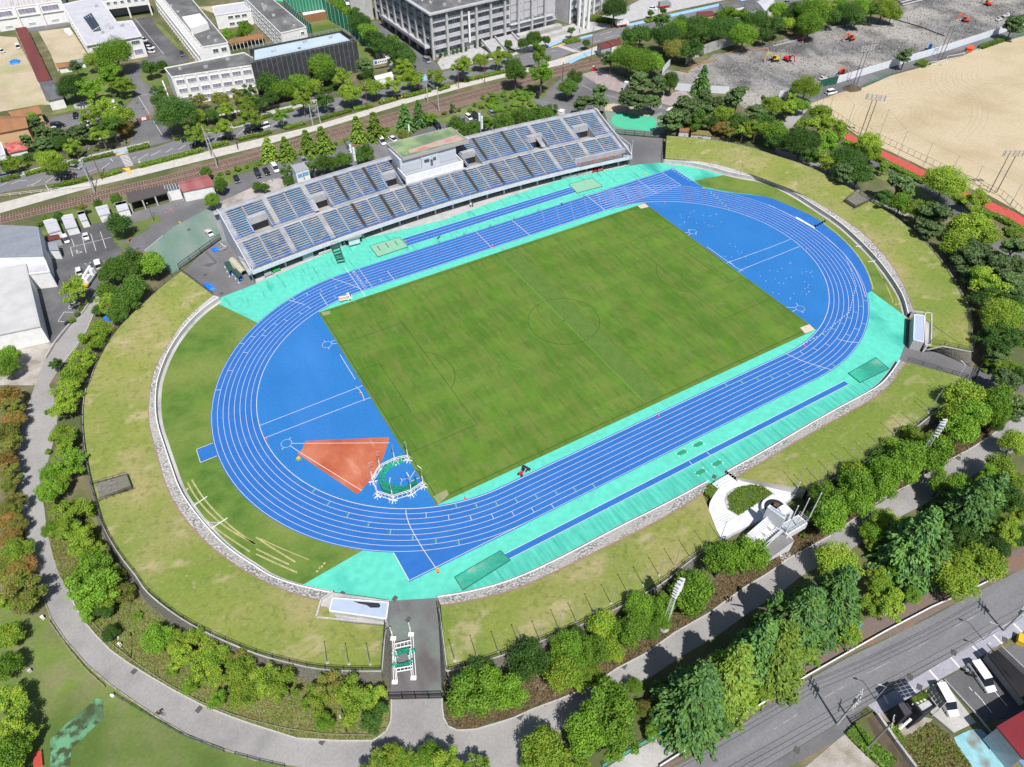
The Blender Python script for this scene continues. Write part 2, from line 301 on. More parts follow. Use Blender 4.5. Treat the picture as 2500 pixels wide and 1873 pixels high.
S('side_street','B1090,190 B1320,330 B1500,490 B1600,600 B1500,650 B1380,640 B1200,440 B1000,250 B960,180',4,ASPM)
# rails and sleepers
def railtrack(a,b,n_s,label):
    A=resample(gl(a),n_s+1)
    t=thing('railway_track',label,'railway track',(A[0][0],A[0][1],0),group='railway tracks')
    for off in (-.53,.53):
        P=[(*p,.1) for p in offset(resample(gl(a),60),off)];m=MB()
        for p,q in zip(P,P[1:]): m.bar(p,q,.1,.16)
        m.build('rail',RUSTY,t,world=True)
    me=MB().box((0,0,0),(.24,2.0,.12)).mesh('sleeper',SLEEP)
    for p,q in zip(A,A[1:]):
        obj('sleeper',me,t,loc=((p[0]+q[0])/2-A[0][0],(p[1]+q[1])/2-A[0][1],0),rz=math.atan2(q[1]-p[1],q[0]-p[0]))
RUSTY=M('rusty rail',(.16,.085,.06),rough=.5);SLEEP=M('sleeper',(.33,.28,.25),(.24,.19,.16),1,obj_rand=.2)
railtrack('E-300,280 E0,212 E700,50 A1000,1630 A1500,1515 A2203,1325 B650,1130 B1100,1010 B1550,885 B2150,720 C330,610 C560,560 C780,505','',290,'rusty railway track beside the cream pavement')
railtrack('E-300,320 E0,250 E700,85 A1100,1645 A1600,1540 A2203,1370 B650,1165 B1100,1050 B1550,920 B2150,755 C330,640 C560,585 C800,535','',290,'rusty railway track on the stadium side of the ballast')
# school grounds
S('school_yard','A0,310 A140,320 A300,640 A345,720 A430,900 A340,900 A0,960 A-400,1000 A-400,350',2,SAND);S('school_yard','A330,270 A600,235 A760,480 A780,570 A500,620 A430,450',2,SAND)
S('school_drive','A240,240 A600,185 A620,210 A320,270 A260,270',3,ASPM)
S('school_drive','A1130,170 A1290,140 A1580,430 A1640,510 A1560,550 A1400,480 A1270,520 A1210,320',2,ASPD);S('school_yard','A1700,60 A2100,30 A2130,100 A1830,110',2,SAND)
S('school_drive','A1270,520 A1400,470 A1560,550 A1400,560 A1230,590 A1200,650 A1230,700 A1330,750 A1420,770 A1400,830 A1330,960 A1480,1130 A1540,1195 A1270,1260 A1105,1275 A1150,1150 A1190,1080 A1080,930 A1160,820 A1160,760 A1070,640 A1100,580 A1200,530',3,ASPM)
S('lawn','A1230,590 A1400,560 A1560,550 A1460,740 A1330,745 A1230,700 A1200,650',4,PARKG);S('lawn','A1320,180 A1390,220 A1580,430 A1560,450 A1360,240 A1330,200',5,PARKG)
S('lawn','A500,610 A780,570 A900,600 A1060,640 A1160,770 A1150,830 A1080,900 A640,950 A400,1000 A560,900 A600,850',4,PARKG)
S('parking_lot','A410,1020 A700,960 A900,930 A1080,930 A1100,1000 A760,1100 A480,1110',4,ASPM);S('lawn','B440,180 B600,150 B770,270 B900,380 B1120,530 B1000,560 B900,560 B500,300',2,PARKG);S('tennis_court','B150,0 B600,-60 B600,0 B260,20',3,BGREEN)
S('school_yard','B390,100 B600,70 B610,155 B450,180',3,SAND)
# building site and sports ground
S('building_site','C1290,640 C1340,600 C1500,620 C1700,500 C1950,420 C2203,380 D450,240 D800,190 D1100,160 D1150,40 D1300,-200 D3200,-600 D3200,-100 D2050,250 D590,700 D160,800 D0,880 C2000,930 C1850,800 C1560,790 C1430,760',1,DIRT)
S('service_road','D160,800 D590,705 D2050,255 D2900,30 D2900,120 D2203,310 D1060,650 D640,800 D380,890 D200,860',2,ASPM)
S('sports_ground','D370,890 D640,790 D830,750 D1060,650 D1500,520 D1680,480 D1800,420 D2203,310 D3400,0 D3400,2600 H2600,400 H2203,190 H1900,20 D1650,1590 D1150,1350 D800,1190 D640,1070 D380,940',4,FIELD)
noisemask(FIELD,(.54,.47,.36),.25,.3,.8,strength=.35,wave=6)
cr=MB()
def tyres(cx,cy,ra,rb,rot,a0,a1):
    for k in range(int((rb-ra)/1.7)):
        r=ra+k*1.7+random.uniform(-.3,.3);aa=a0+random.uniform(0,.5);bb=a1-random.uniform(0,.6)
        P=[(cx+r*1.9*math.cos(t)*math.cos(rot)-r*math.sin(t)*math.sin(rot),cy+r*1.9*math.cos(t)*math.sin(rot)+r*math.sin(t)*math.cos(rot)) for t in [aa+(bb-aa)*i/40 for i in range(41)]]
        if all(inside(p,FP) for p in P): ribbon(cr,P,.13,-.05)
def inside(p,P):
    c=False;n=len(P)
    for i in range(n):
        a,b=P[i],P[i-1]
        if (a[1]>p[1])!=(b[1]>p[1]) and p[0]<(b[0]-a[0])*(p[1]-a[1])/(b[1]-a[1])+a[0]: c=not c
    return c
FP=gl('D370,900 D1060,660 D2203,320 D3400,0 D3400,2600 H2600,400 H1900,20 D1150,1340 D640,1060')
random.seed(4)
c0=g('D1080,990');tyres(c0[0],c0[1],2,17,.35,0,6.28);tyres(c0[0]+8,c0[1]-3,18,34,.35,-1.9,1.2)
c1=g('D1900,640');tyres(c1[0],c1[1],4,22,.3,1.5,4.6);tyres(*g('D1300,690'),2,9,.3,1.2,5)
struct(cr.build('tyre_marks',M('raked sand',(.36,.28,.18))))
S('red_path','D600,1140 D700,1150 D870,1240 D1000,1300 D1400,1490 D1700,1640 H1720,0 H2000,110 H2300,250 H2300,350 H2203,310 H1800,90 H1600,0 D1380,1545 D1000,1360 D870,1290 D640,1180',4,REDT)
S('path','D50,1270 D430,1400 D700,1540 D820,1657 H1100,130 H1220,170 H1200,210 H1100,175 H850,30 D620,1600 D440,1480 D60,1310',3,ASPH)
S('path','D880,1370 D1310,1550 D1400,1600 H1650,90 H1730,180 H1980,400 H2203,520 H2203,640 H1940,470 H1600,170 D1300,1600 D880,1420',3,ASPM)
S('path','D0,1150 D200,1100 D380,900 D330,880 D150,1020 C2203,1130',3,ASPH)
S('lawn','D900,1420 D1290,1600 H1600,190 H1500,200 H1240,10 D700,1420',2,PARKG)
# exit on the right-hand side
S('exit_road','H1190,1285 H1130,1440 H1190,1460 H1700,1590 H1720,1657 H2203,1720 H2203,1600 H1830,1510 H1750,1500 H1380,1340',3,ASPM)
# lower right street
strip('brown_pavement','O780,1700 O980,1560 O1360,1340 O1900,1030 Q800,400 Q1180,240 Q1500,80 Q1700,-10 L2300,1340','O1290,1700 O1700,1470 O2203,1105 Q340,890 Q700,690 Q1000,550 Q1400,350 Q1750,160 Q2080,-10 Q2500,-220',2,BRNP)
S('concrete_slabs','O820,1657 O980,1555 O1320,1375 O1420,1535 O1240,1657',4,CONC)
strip('street','O1330,1700 O1720,1475 O2203,1120 Q340,905 Q700,705 Q1000,565 Q1400,365 Q1750,175 Q2080,5 Q2500,-200','Q-600,2020 Q0,1640 Q560,1300 Q830,1140 Q1240,900 Q1700,620 Q1990,450 Q2203,330 Q2600,130',3,ROADM)
strip('pavement','Q-300,1830 Q0,1645 Q560,1305 Q830,1145','Q-300,2000 Q180,1657 Q600,1420 Q700,1350',4,ASPM)
strip('pavement','Q860,1125 Q1240,905 Q1700,625 Q1990,455 Q2203,335 Q2600,135','Q960,1210 Q1500,890 Q1860,690 Q2060,560 Q2203,480 Q2600,260',4,PAVB)
S('gravel_lot','Q100,1800 Q320,1657 Q690,1345 Q860,1500 Q980,1657 Q1000,1800',2,GRVL)
S('canal_bed','Q850,1240 Q940,1190 Q1260,1657 Q1300,1900 Q1150,1900 Q1060,1657',1,CANAL)
S('parking_lot','Q1500,905 Q1870,700 Q2203,1030 Q2350,1200 Q1850,1270',3,ASPD);S('driveway','Q1410,960 Q1500,900 Q1790,1270 Q1590,1365 Q1400,1200',4,CONC);S('driveway','Q2040,650 Q2203,550 Q2400,700 Q2400,1000 Q2203,860',3,ASPM)
S('weedy_lot','Q1120,1440 Q1400,1270 Q1560,1380 Q1760,1657 Q1760,1900 Q1380,1900 Q1240,1640',3,WEED);S('garden','Q960,1190 Q1240,1200 Q1420,1240 Q1300,1390 Q1180,1440 Q1080,1330',4,GRVL)
S('blue_sheet','Q1600,1400 Q1770,1320 Q1860,1340 Q1980,1500 Q2100,1657 Q2100,1900 Q1780,1900 Q1680,1590',5,BLUEG,1)
S('algae_strip','M830,1060 M885,1080 M890,1230 M700,1420 M610,1500 M600,1657 M600,1900 M430,1900 M430,1420 M560,1290 M700,1180',3,ALGAE)
S('lawn','I400,1010 I700,1000 I900,1350 I1050,1657 I520,1657 I450,1450',2,PARKG)
# ================================================================ STADIUM SURFACES
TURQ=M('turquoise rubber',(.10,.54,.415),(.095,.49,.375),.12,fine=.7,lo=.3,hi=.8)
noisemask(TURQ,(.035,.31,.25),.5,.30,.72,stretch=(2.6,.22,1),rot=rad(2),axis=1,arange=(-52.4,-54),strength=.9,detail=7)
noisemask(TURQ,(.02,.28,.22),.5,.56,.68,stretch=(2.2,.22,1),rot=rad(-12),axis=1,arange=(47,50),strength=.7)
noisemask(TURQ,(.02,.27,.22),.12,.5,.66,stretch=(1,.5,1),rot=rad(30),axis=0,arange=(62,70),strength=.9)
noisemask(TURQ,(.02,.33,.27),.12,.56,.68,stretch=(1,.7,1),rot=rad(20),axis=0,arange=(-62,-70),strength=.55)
BLUE=M('blue track rubber',(.020,.122,.39),(.023,.137,.43),.3,fine=4,lo=.3,hi=.7);noisemask(BLUE,(.05,.17,.46),.25,.5,.75,stretch=(.3,1.6,1),strength=.35,detail=8);BLUD=M('blue field-event rubber',(.019,.145,.41),(.022,.160,.44),.08,fine=2)
noisemask(BLUD,(.10,.26,.70),.06,.56,.7,stretch=(1,.35,1),rot=rad(50),strength=.16,detail=8)
PITCH=M('pitch turf',(.082,.185,.018),(.118,.185,.028),.55,(.065,.145,.012),.045,detail=6,fine=1.4,lo=.36,hi=.66,lo3=.38,hi3=.6)
noisemask(PITCH,(.15,.185,.035),.0314,.35,.65,wave=.5,strength=.3,detail=1);noisemask(PITCH,(.055,.12,.010),.040,.45,.7,rot=rad(90),wave=.7,strength=.26,detail=1)
noisemask(PITCH,(.15,.165,.045),.35,.5,.66,stretch=(2.2,.5,1),strength=.5,detail=8);noisemask(PITCH,(.050,.11,.010),.5,.52,.66,stretch=(1.8,.4,1),strength=.5,detail=7);noisemask(PITCH,(.12,.25,.016),.13,.52,.68,strength=.32,detail=8);noisemask(PITCH,(.22,.20,.09),.5,.66,.74,strength=.45,detail=8)
INF=M('infield grass',(.11,.19,.030),(.065,.135,.018),.3,(.16,.21,.045),.06,fine=1.5,detail=6,bump=.2,bscale=3);noisemask(INF,(.13,.21,.02),.08,.58,.7,strength=.6,detail=6)
BANK=M('bank grass',(.225,.25,.055),(.31,.275,.115),.09,(.165,.225,.038),.04,fine=1.8,detail=7,lo=.42,hi=.62,bump=.25,bscale=3)
noisemask(BANK,(.40,.33,.19),.16,.57,.7,stretch=(1,1.6,1),strength=.7,detail=8);noisemask(BANK,(.13,.17,.035),.8,.52,.66,strength=.6,detail=9);noisemask(BANK,(.36,.29,.17),1.3,.6,.7,strength=.5,detail=8)
STONE=M('pitched stone',(.56,.54,.51),(.20,.195,.185),2.6,(.42,.40,.37),.3,detail=8,lo=.42,hi=.55,bump=.9,bscale=2.5);DSTONE=M('dark retaining stone',(.22,.21,.19),(.12,.115,.10),1.6,(.16,.155,.12),.3,fine=3,bump=.6,bscale=2)
CLAY=M('orange clay',(.40,.095,.042),(.34,.075,.035),.25,(.46,.15,.085),.12,stretch=(1,.4,1),rot=rad(60),fine=2.5);noisemask(CLAY,(.60,.30,.22),.3,.6,.72,stretch=(1,.3,1),rot=rad(40),strength=.5,detail=7)
cap1=smooth(gl('E1885,900 E1760,985 E1640,1095 E1530,1230 E1440,1380 E1380,1530 E1345,1657 I1338,200 I1360,350 I1410,500 I1470,680 I1540,880 I1640,1040 I1760,1190 I1900,1340 I2050,1460 I2203,1555 N110,0 N300,70 N500,118 N660,150',1.2),1)
kerb1=smooth(gl('E1835,885 E1700,990 E1560,1130 E1430,1330 E1340,1490 E1290,1657 I1270,300 I1310,480 I1370,690 I1430,900 I1530,1080 I1650,1240 I1800,1390 I1960,1510 I2130,1625 N200,125 N400,195 N570,230',1.7),1)
cap2=smooth(gl('N1560,185 N1800,150 N2100,75 K150,1610 K500,1440 K900,1225 K1300,1030 K1690,820',1.2),1)
kerb2=smooth(gl('N1590,270 N1800,240 N2203,150 O340,0 K650,1480 K1000,1310 K1350,1130 K1640,940',1.7),1)
cap2b=smooth(gl('K1850,738 K2203,545 L300,365 L600,195 L800,90 L960,0 H1050,1560 H1130,1440',1.2),1)
kerb2b=smooth(gl('K1930,800 K2203,640 L300,460 L700,240 L900,130 L1060,0 H1190,1465',1.7),1)
cap3=smooth(gl('C1305,1375 C1500,1390 C1700,1430 C1900,1490 D0,1540 D230,1657 H400,110 H600,240 H750,370 H900,520 H1000,640 H1100,780 H1170,900 H1205,1040',1.2),1)
kerb3=smooth(gl('C1320,1365 C1700,1395 C2000,1480 D270,1657 H500,130 H700,260 H860,380 H1000,530 H1110,680 H1200,860 H1265,1035',1.7),1)
ZO=3.0
out1=smooth(gl('E1560,680 E1400,800 E1250,940 E1100,1080 E990,1200 E880,1380 E810,1530 E770,1657 I740,30 I712,250 I725,480 I760,700 I795,860 I850,1060 I890,1200 I960,1340 I1060,1500 I1190,1657 M1250,130 M1400,260 M1600,400 M1850,530 M2203,680 N250,745 N500,805 N800,825 N1080,825',ZO),1)
out2=smooth(gl('N1640,825 N1890,765 O60,640 O400,510 O800,340 O1150,150 O1300,70 K1560,1480 K1800,1345',ZO),1)
out2b=smooth(gl('L330,900 L600,790 L900,620 L1200,420 L1450,220 L1600,60 H1700,1600',ZO),1)
out3=smooth(gl('C1330,1170 C1600,1190 C1800,1215 C2050,1265 D0,1320 D350,1430 D600,1560 D770,1657 H890,85 H1050,180 H1200,290 H1350,420 H1500,590 H1620,780 H1700,930 H1745,1020 H1755,1370',ZO),1)
tq=gl('E1895,905 F0,785 F280,665 F550,548 F900,402 F1600,240 F2203,25 C420,1550 C950,1438 C1100,1415 C1300,1400')+cap3+gl('H1190,1150 H1185,1290 H1130,1440')+cap2b[::-1]+gl('K1725,840')+cap2[::-1]+gl('N1560,200 N1145,225 N670,180')+cap1[::-1]
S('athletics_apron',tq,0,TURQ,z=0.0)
# concrete strip in front of the stand
S('concrete_walk',gl('F0,785 F280,665 F550,548 F900,402 F1600,240 F2203,25 C420,1550 C950,1438 C1020,1420 C980,1370')+[(60,62),(30,65),(0,66),(-30,65),(-62,62)],0,CONCL,z=-.01)
def rg(r,n=64):   # stadium-shaped loop at distance r from the two bend centres
    P=arc(40,0,r,-math.pi/2,math.pi/2,n)+arc(-40,0,r,math.pi/2,3*math.pi/2,n);return P+[P[0]]
trk=struct(MB().loft(rg(37.62),rg(47.9),.012,.012).build('running_track',BLUE))
def dshape(s):
    a=math.asin(35.28/37.6); return arc(s*40,0,37.6,-a if s>0 else math.pi-a,a if s>0 else math.pi+a,64)
for s in (1,-1): struct(MB().sheet(dshape(s),.008).build('field_event_area',BLUD))
# bends' outer grass
def crescent(name,P): return struct(MB().sheet(P,.005).build(name,INF))
a0=g('E2203,1118');a1=g('J920,1440')
t0=math.atan2(a0[1],a0[0]+40);t1=math.atan2(a1[1],a1[0]+40)
if t1<0:t1+=2*math.pi
k0=min(range(len(cap1)),key=lambda i:math.dist(cap1[i],g('E1895,930',1.2)));k1=min(range(len(cap1)),key=lambda i:math.dist(cap1[i],g('N395,85',1.2)))
crescent('infield_grass',arc(-40,0,47.8,t0,t1,60)+cap1[k0:k1+1][::-1])
steep='C1640,1600 D-10,1605 G1900,0 G2203,35 H200,120 H400,210 H500,290 H640,400 H780,540 H870,700 H890,850'
sp=smooth(gl(steep),1)
a0=g('H895,858')
k0=min(range(len(cap3)),key=lambda i:math.dist(cap3[i],g('C1820,1475',.6)));k1=min(range(len(cap3)),key=lambda i:math.dist(cap3[i],g('H1188,1040',1.0)))
crescent('infield_grass',gl('C1570,1555')+[(75.1,34)]+smooth(gl('G1900,0 G2203,35 H200,120 H400,210 H500,290 H640,400 H780,540 H870,700 H890,850'),1)+cap3[k0:k1+1][::-1])
mb=MB();mb.sheet([(39.9,37.75),(75.1,33),(75.1,47.95),(39.9,47.95)],.0105);mb.build('straight_extension',BLUE,trk)
mb=MB();mb.sheet([(-39.9,-37.7),(-39.9,-47.95),(-65.1,-47.95),(-65.1,-40)],.0105);mb.build('straight_extension',BLUE,trk)
mb=MB();mb.sheet(smooth(gl('G2000,15 G2203,35 H200,120 H400,210 H500,290 H640,400 H780,540 H870,700 H890,850'),1)+[(40+47*math.cos(rad(t)),47*math.sin(rad(t))) for t in (-42,-30,-15,0,15,30,42)],.0095);mb.build('water_jump_bend',BLUE,trk)
mb=MB();mb.sheet(gl('I1690,555 I1835,498 I1868,610 I1725,668'),.0098);mb.build('blue_side_pad',BLUE,trk)
# lane lines
for k in range(9):
    r=37.9+1.22*k;w_=.12 if k==0 else .075
    P=rg(r);L=MB().loft(offset(P,-w_/2)[:-1]+[offset(P,-w_/2)[0]],offset(P,w_/2)[:-1]+[offset(P,w_/2)[0]],.016,.016);L.build('lane_line',LINE,trk)
ml=MB()
for k in range(9): ribbon(ml,[(40,37.9+1.22*k),(70,37.9+1.22*k)],.09,.018)
for x in (60,70,75): ribbon(ml,[(x,37.9),(x,47.66)],.1,.0185)
ribbon(ml,[(40,47.66),(75.05,47.66)],.1,.017);ribbon(ml,[(-40,-47.66),(-65,-47.66)],.1,.018);ribbon(ml,[(-65,-47.7),(-65.1,-40.8)],.12,.018)
for a in ('I1690,555 I1835,498','I1690,555 I1725,668','I1725,668 I1868,610'): ribbon(ml,gl(a),.1,.018)
ribbon(ml,[(-40,50.3),(-40,34.9)],.12,.019);ribbon(ml,[(-36.9,38),(-36.9,47.6)],.09,.019);ribbon(ml,[(-30.5,37.9),(-30.5,42.8)],.1,.019)
ribbon(ml,[(0,37.9),(0,47.66)],.1,.019) ;ribbon(ml,[(40,37.9),(40,47.6)],.14,.0195)
for s in ('G0,240 G155,370',): ribbon(ml,gl(s),.12,.02)
for s in ('J1290,1075 J1290,1110 J1320,1210 J1370,1300 J1440,1420 J1555,1585','F650,738 F780,780 F900,830','F280,925 F350,945 F415,965','F550,868 F585,925 F615,972','H160,1390 H300,1455 H540,1525','H590,1258 H680,1285 H775,1292','H0,105 H120,160 H240,225 H400,305 H620,490 H700,580 H790,740 H840,900'): ribbon(ml,resample(smooth(gl(s),2),20),.11,.0195)
ml.build('start_and_finish_line',LINE,trk)
tick=MB();tri=MB()
def lanetick(q,green=0):
    x,y=g(q);cx=40 if x>40 else -40
    if abs(x)<40: r=abs(y);k=max(0,min(7,int((r-37.9)/1.22)));s=1 if y>0 else -1;a=(x,s*(37.9+1.22*k));b=(x,s*(37.9+1.22*(k+1)))
    else:
        r=math.hypot(x-cx,y);k=max(0,min(7,int((r-37.9)/1.22)));u=((x-cx)/r,y/r);a=(cx+u[0]*(37.9+1.22*k),u[1]*(37.9+1.22*k));b=(cx+u[0]*(39.12+1.22*k),u[1]*(39.12+1.22*k))
    ribbon(tick,[a,b],.09,.0195)
    if green:
        d=Vector((b[1]-a[1],a[0]-b[0])).normalized()*green*.5;m_=((a[0]+b[0])/2,(a[1]+b[1])/2)
        tri.sheet([a,b,(m_[0]+d.x,m_[1]+d.y)],.0198)
for q in 'J490,920 J618,1030 J787,1130 J967,1210 J1155,1275 J1350,1320 J1550,1350 J1748,1365 J1725,1048 J1900,1045 J2075,1028 K40,1000 K212,965 K380,930 K540,900 K705,870 H835,930 H795,980 H750,1030 H700,1080 H635,1130 H560,1175 H480,1225 H390,1255 G1862,143 G1835,120 G1810,95 G1790,70 G1765,45 G1740,22 G1715,5 K1850,5 G2115,1610 G1985,1640 H30,1590 H170,1560 H310,1540 H445,1515 H565,1490'.split(): lanetick(q,1 if q[0]=='J' else -1)
for q in 'J1465,1130 J1660,1150 J1850,1150 J2040,1140 K10,1110 K180,1080 K350,1045 H825,1130 H760,1175 H685,1225 H510,1310 H410,1350 H290,1380 F685,812 F560,845 F440,875 F320,915 F455,990 F385,1040 F255,1100 F170,1135 F65,1185 F65,1232 F680,900 F950,772 F1075,755 E2170,1240 E2080,1300 E2110,1378 E1975,1533 I1870,43'.split(): lanetick(q)
random.seed(9)
for k in range(8):     # hurdle marks across the home straight
    for j in range(12):
        x=8+j*5.2+k*.6
        if 20<x<58: ribbon(tick,[(x,38.3+1.22*k),(x+.35,38.35+1.22*k)],.1,.0192)
for (a,b) in ((g('H670,550'),g('H760,800')),(g('H760,800'),g('H700,1030')),(g('H700,1030'),g('H480,1210')),(g('H480,1210'),g('H230,1350'))):
    n=int(math.dist(a,b)/1.1)
    for i in range(n):
        t=i/n;t2=t+.5/n
        m=lambda u:(a[0]+(b[0]-a[0])*u,a[1]+(b[1]-a[1])*u)
        ribbon(tick,[m(t),m(t2)],.13,.0205)
tick.build('lane_mark',LINE,trk)['kind']='stuff';tri.build('lane_flag_mark',GREENP,trk)['kind']='stuff'
def text(s,loc,size,rz,mat,parent,name='lettering',ext=.002,rx=0,sx=1):
    cu=bpy.data.curves.new(name,'FONT');cu.body=s;cu.size=size;cu.extrude=ext;cu.align_x='CENTER';cu.align_y='CENTER';cu.materials.append(mat)
    o=bpy.data.objects.new(name,cu);COL.objects.link(o);o.location=loc;o.rotation_euler=(rx,0,rz);o.scale=(sx,1,1)
    if parent:o.parent=parent
    return o
for k in range(8):
    text(str(k+1),(-38.6,38.5+1.22*k,.022),1.15,rad(90),LINE,trk,'lane_number',sx=1);text(str(k+1),(74.2,38.5+1.22*k,.022),1.0,rad(90),LINE,trk,'lane_number')
# side runways and pits
rw=struct(MB().sheet([(-20.4,50.95),(38.4,51.35),(38.4,55.0),(-20.4,55.3)],.006).build('jump_runway',BLUE))
m=MB()
for y0,y1 in ((51.05,51.4),(52.35,52.6),(53.9,53.9),(55.2,54.95)): ribbon(m,[(-20.4,y0),(38.4,y1)],.09,.011)
m.build('runway_line',LINE,rw)
rw=struct(MB().sheet([(-47.4,-51.7),(44.6,-51.6),(44.6,-53.0),(-47.4,-53.1)],.006).build('jump_runway',BLUE))
m=MB()
for y0 in (-51.68,-53.02): ribbon(m,[(-47.4,y0),(44.6,y0+.08)],.09,.011)
for q in ('K1525,655 K1550,685','K1675,575 K1703,603'):ribbon(m,gl(q),.1,.012)
m.build('runway_line',LINE,rw)
PIT=M('pale green pit cover',(.20,.46,.33),(.25,.42,.29),.3,fine=2);PITD=M('green pit sheet',(.04,.40,.27),(.22,.40,.30),.22,(.03,.27,.19),.12,detail=6,lo=.5,hi=.6,rough=.6,bump=.8,bscale=1)
def cover(pts,mat,label,h=.12,sl=()):
    c=(sum(p[0] for p in pts)/4,sum(p[1] for p in pts)/4)
    t=thing('pit_cover',label,'pit cover',c);MB().prism(pts,0.01,h).build('cover_sheet',mat,t,world=True)
    f=MB()
    for a,b in zip(pts,pts[1:]+pts[:1]):f.bar((*a,h*.7),(*b,h*.7),.12,h*1.4)
    f.build('frame',M('pit edge',(.02,.16,.11)),t,world=True)
    for s in sl:
        a,b=gl(s);MB().bar((*a,h+.01),(*b,h+.01),.18,.06).build('handle_slot',BLACK,t,world=True)
cover(gl('F980,465 F1235,390 F1310,470 F1050,558'),PIT,'pale green cover with three dark slots on the jump pit by the stand','' and 0 or .14,('F1043,465 F1073,505','F1115,440 F1143,478','F1192,420 F1222,458'))
cover(gl('C490,1590 C690,1535 C780,1605 C560,1665'),PIT,'plain pale green cover on the jump pit near the sprint start',.12)
cover(gl('J1710,1657 J2105,1430 J2190,1510 N1780,135'),PITD,'wrinkled green sheet over the sand pit near the tunnel entrance',.16)
cover(gl('H690,1560 H925,1425 H1040,1520 H790,1640'),PITD,'wrinkled green sheet over the sand pit near the right-hand exit',.16)
for i,(q,wd) in enumerate((('K1460,583 a',0),('K1602,512',0),('K1622,748',0),('K1765,673',0))):
    c=g(q.split()[0]);p=gl({0:'K1412,590 K1482,552 K1508,580 K1438,612',1:'K1555,518 K1625,482 K1650,508 K1580,542',2:'K1573,755 K1643,718 K1670,745 K1600,780',3:'K1718,680 K1787,645 K1813,670 K1743,706'}[i])
    t=thing('board_cover',('green plate between the track and the runway, nearer the hedges','green plate between the track and the runway, farther up the straight','green plate beyond the runway, closest to the monument steps','green plate beyond the runway, upper one beside the stone slope')[i],'cover plate',c)
    MB().prism(p,.01,.05).build('plate',GREENP,t,world=True)
    for a in p: MB().box((a[0],a[1],.05),(.22,.22,.12)).build('corner_pin',WHITE,t,world=True)
# pitch
pp=[(-53.3,-35.1),(53.1,-35.1),(53.1,35),(-53.1,35)]
pitch=struct(MB().sheet(pp,.02).build('football_pitch',PITCH))
ind=MB();ribbon(ind,[(-56.2,-35.05),(-53.2,-35.05),(-53.0,34.9)],.5,.018)
DG=M('dark turf line',(.03,.075,.014));LG=M('light turf line',(.12,.25,.045))
m=MB()
for P in ([(-52.5,33.4),(-52.5,-33.6)],[(52.5,33.7),(52.5,-33.6)],[(-51.2,34),(52,34)],[(-51,-34),(52,-34)]): ribbon(m,P,.16,.026)
for s in (-1,1):
    for dx,hy in ((16.5,20.16),(5.5,9.16)): ribbon(m,[(s*52.5,hy),(s*(52.5-dx),hy)],.13,.027);ribbon(m,[(s*52.5,-hy),(s*(52.5-dx),-hy)],.13,.027);ribbon(m,[(s*(52.5-dx),-hy),(s*(52.5-dx),hy)],.13,.0275)
    a=math.acos(5.5/9.15);P=arc(s*41.5,0,9.15,math.pi-a,math.pi+a,30) if s>0 else arc(s*41.5,0,9.15,-a,a,30);ribbon(m,P,.13,.026)
ribbon(m,arc(0,0,9.15,0,2*math.pi,72),.14,.026);m.sheet(arc(0,0,.25,0,6.28,10),.028);m.build('pitch_line',DG,pitch)
ribbon(MB(),[(0,34),(0,-34)],.2,.025).build('halfway_line',LG,pitch)
MB().sheet([(.4,34),(5.6,34),(5.6,-34),(.4,-34)],.0225).build('mown_strip',M('mown strip',(.075,.155,.022),(.10,.165,.03),.4,fine=1.4),pitch)
TIRED=M('worn turf corner',(.28,.27,.15),(.22,.24,.11),.7,fine=3);PALEC=M('corner slab',(.52,.46,.37),fine=2)
MB().sheet(gl('J1525,960 J1640,900 J1660,945 J1570,1025'),.03).build('worn_corner',TIRED,pitch);MB().sheet(gl('F560,1030 F640,1020 F640,1048 F575,1062'),.03).build('worn_corner',TIRED,pitch)
MB().sheet(gl('G1080,115 G1145,95 G1178,125 G1110,140'),.032).build('corner_slab',PALEC,pitch);MB().sheet(gl('H275,1165 H355,1135 H405,1182 H320,1215'),.032).build('corner_slab',PALEC,pitch)
# field-event markings
m=MB()
for s in ('J30,350 J870,25','J70,458 J935,125','J870,25 J920,3','J935,125 J990,108','J858,12 J900,50 J920,90 J933,138','F723,1395 F853,1608','G1840,610 G2203,480','G1975,665 G2203,572','H0,480 H190,405','H0,575 H270,465','G1870,590 G1900,625 G1940,655 G1990,676','G1975,665 G1945,690','G1675,465 G1885,615','F650,1303 F700,1300','F640,1290 F682,1270','F585,1275 F598,1290','F622,1332 F630,1347','J303,503 J425,503','J293,523 J378,580','J285,468 J298,450','J222,557 J240,535','G1480,348 G1525,343','G1515,370 G1540,352','G1520,315 G1535,328','G1575,353 G1588,365','H145,987 H232,993','H200,1027 H243,1010','H243,952 H258,975','H290,1022 H303,1040','J1325,805 J1368,738','J1345,825 J1415,795','J1243,805 J1263,820'): ribbon(m,resample(smooth(gl(s),1),8),.1,.0135)
random.seed(3)
for base in ((g('G1560,250'),7,24),(g('H160,780'),8,34),(g('G1900,520'),5,10)):
    (bx,by),sp_,n=base
    for i in range(n):
        x=bx+random.uniform(-sp_,sp_)*1.3;y=by+random.uniform(-sp_,sp_)*.8
        if math.hypot(x-40,y)<36 and x>54: m.sheet([(x,y),(x+.18,y),(x+.18,y+.18),(x,y+.18)],.0135)
for c in (g('J262,503'),g('J1295,845'),g('F610,1310'),g('H278,998'),g('G1555,338')): ribbon(m,arc(c[0],c[1],1.15,0,2*math.pi,24),.06,.0135)
struct(m.build('field_event_marking',LINE))
m=MB().sheet(gl('J425,482 J1148,450 J1130,520 J1090,640 J1000,800 J910,905 J872,942 J358,592 J400,550'),.014);cs=struct(m.build('clay_sector',CLAY))
for s in ('J425,503 J1150,498','J378,580 J910,910'): ribbon(MB(),gl(s),.1,.018).build('sector_line',LINE,cs)
STR=M('cut straw strip',(.42,.38,.19),(.30,.29,.12),.8,fine=3);m=MB()
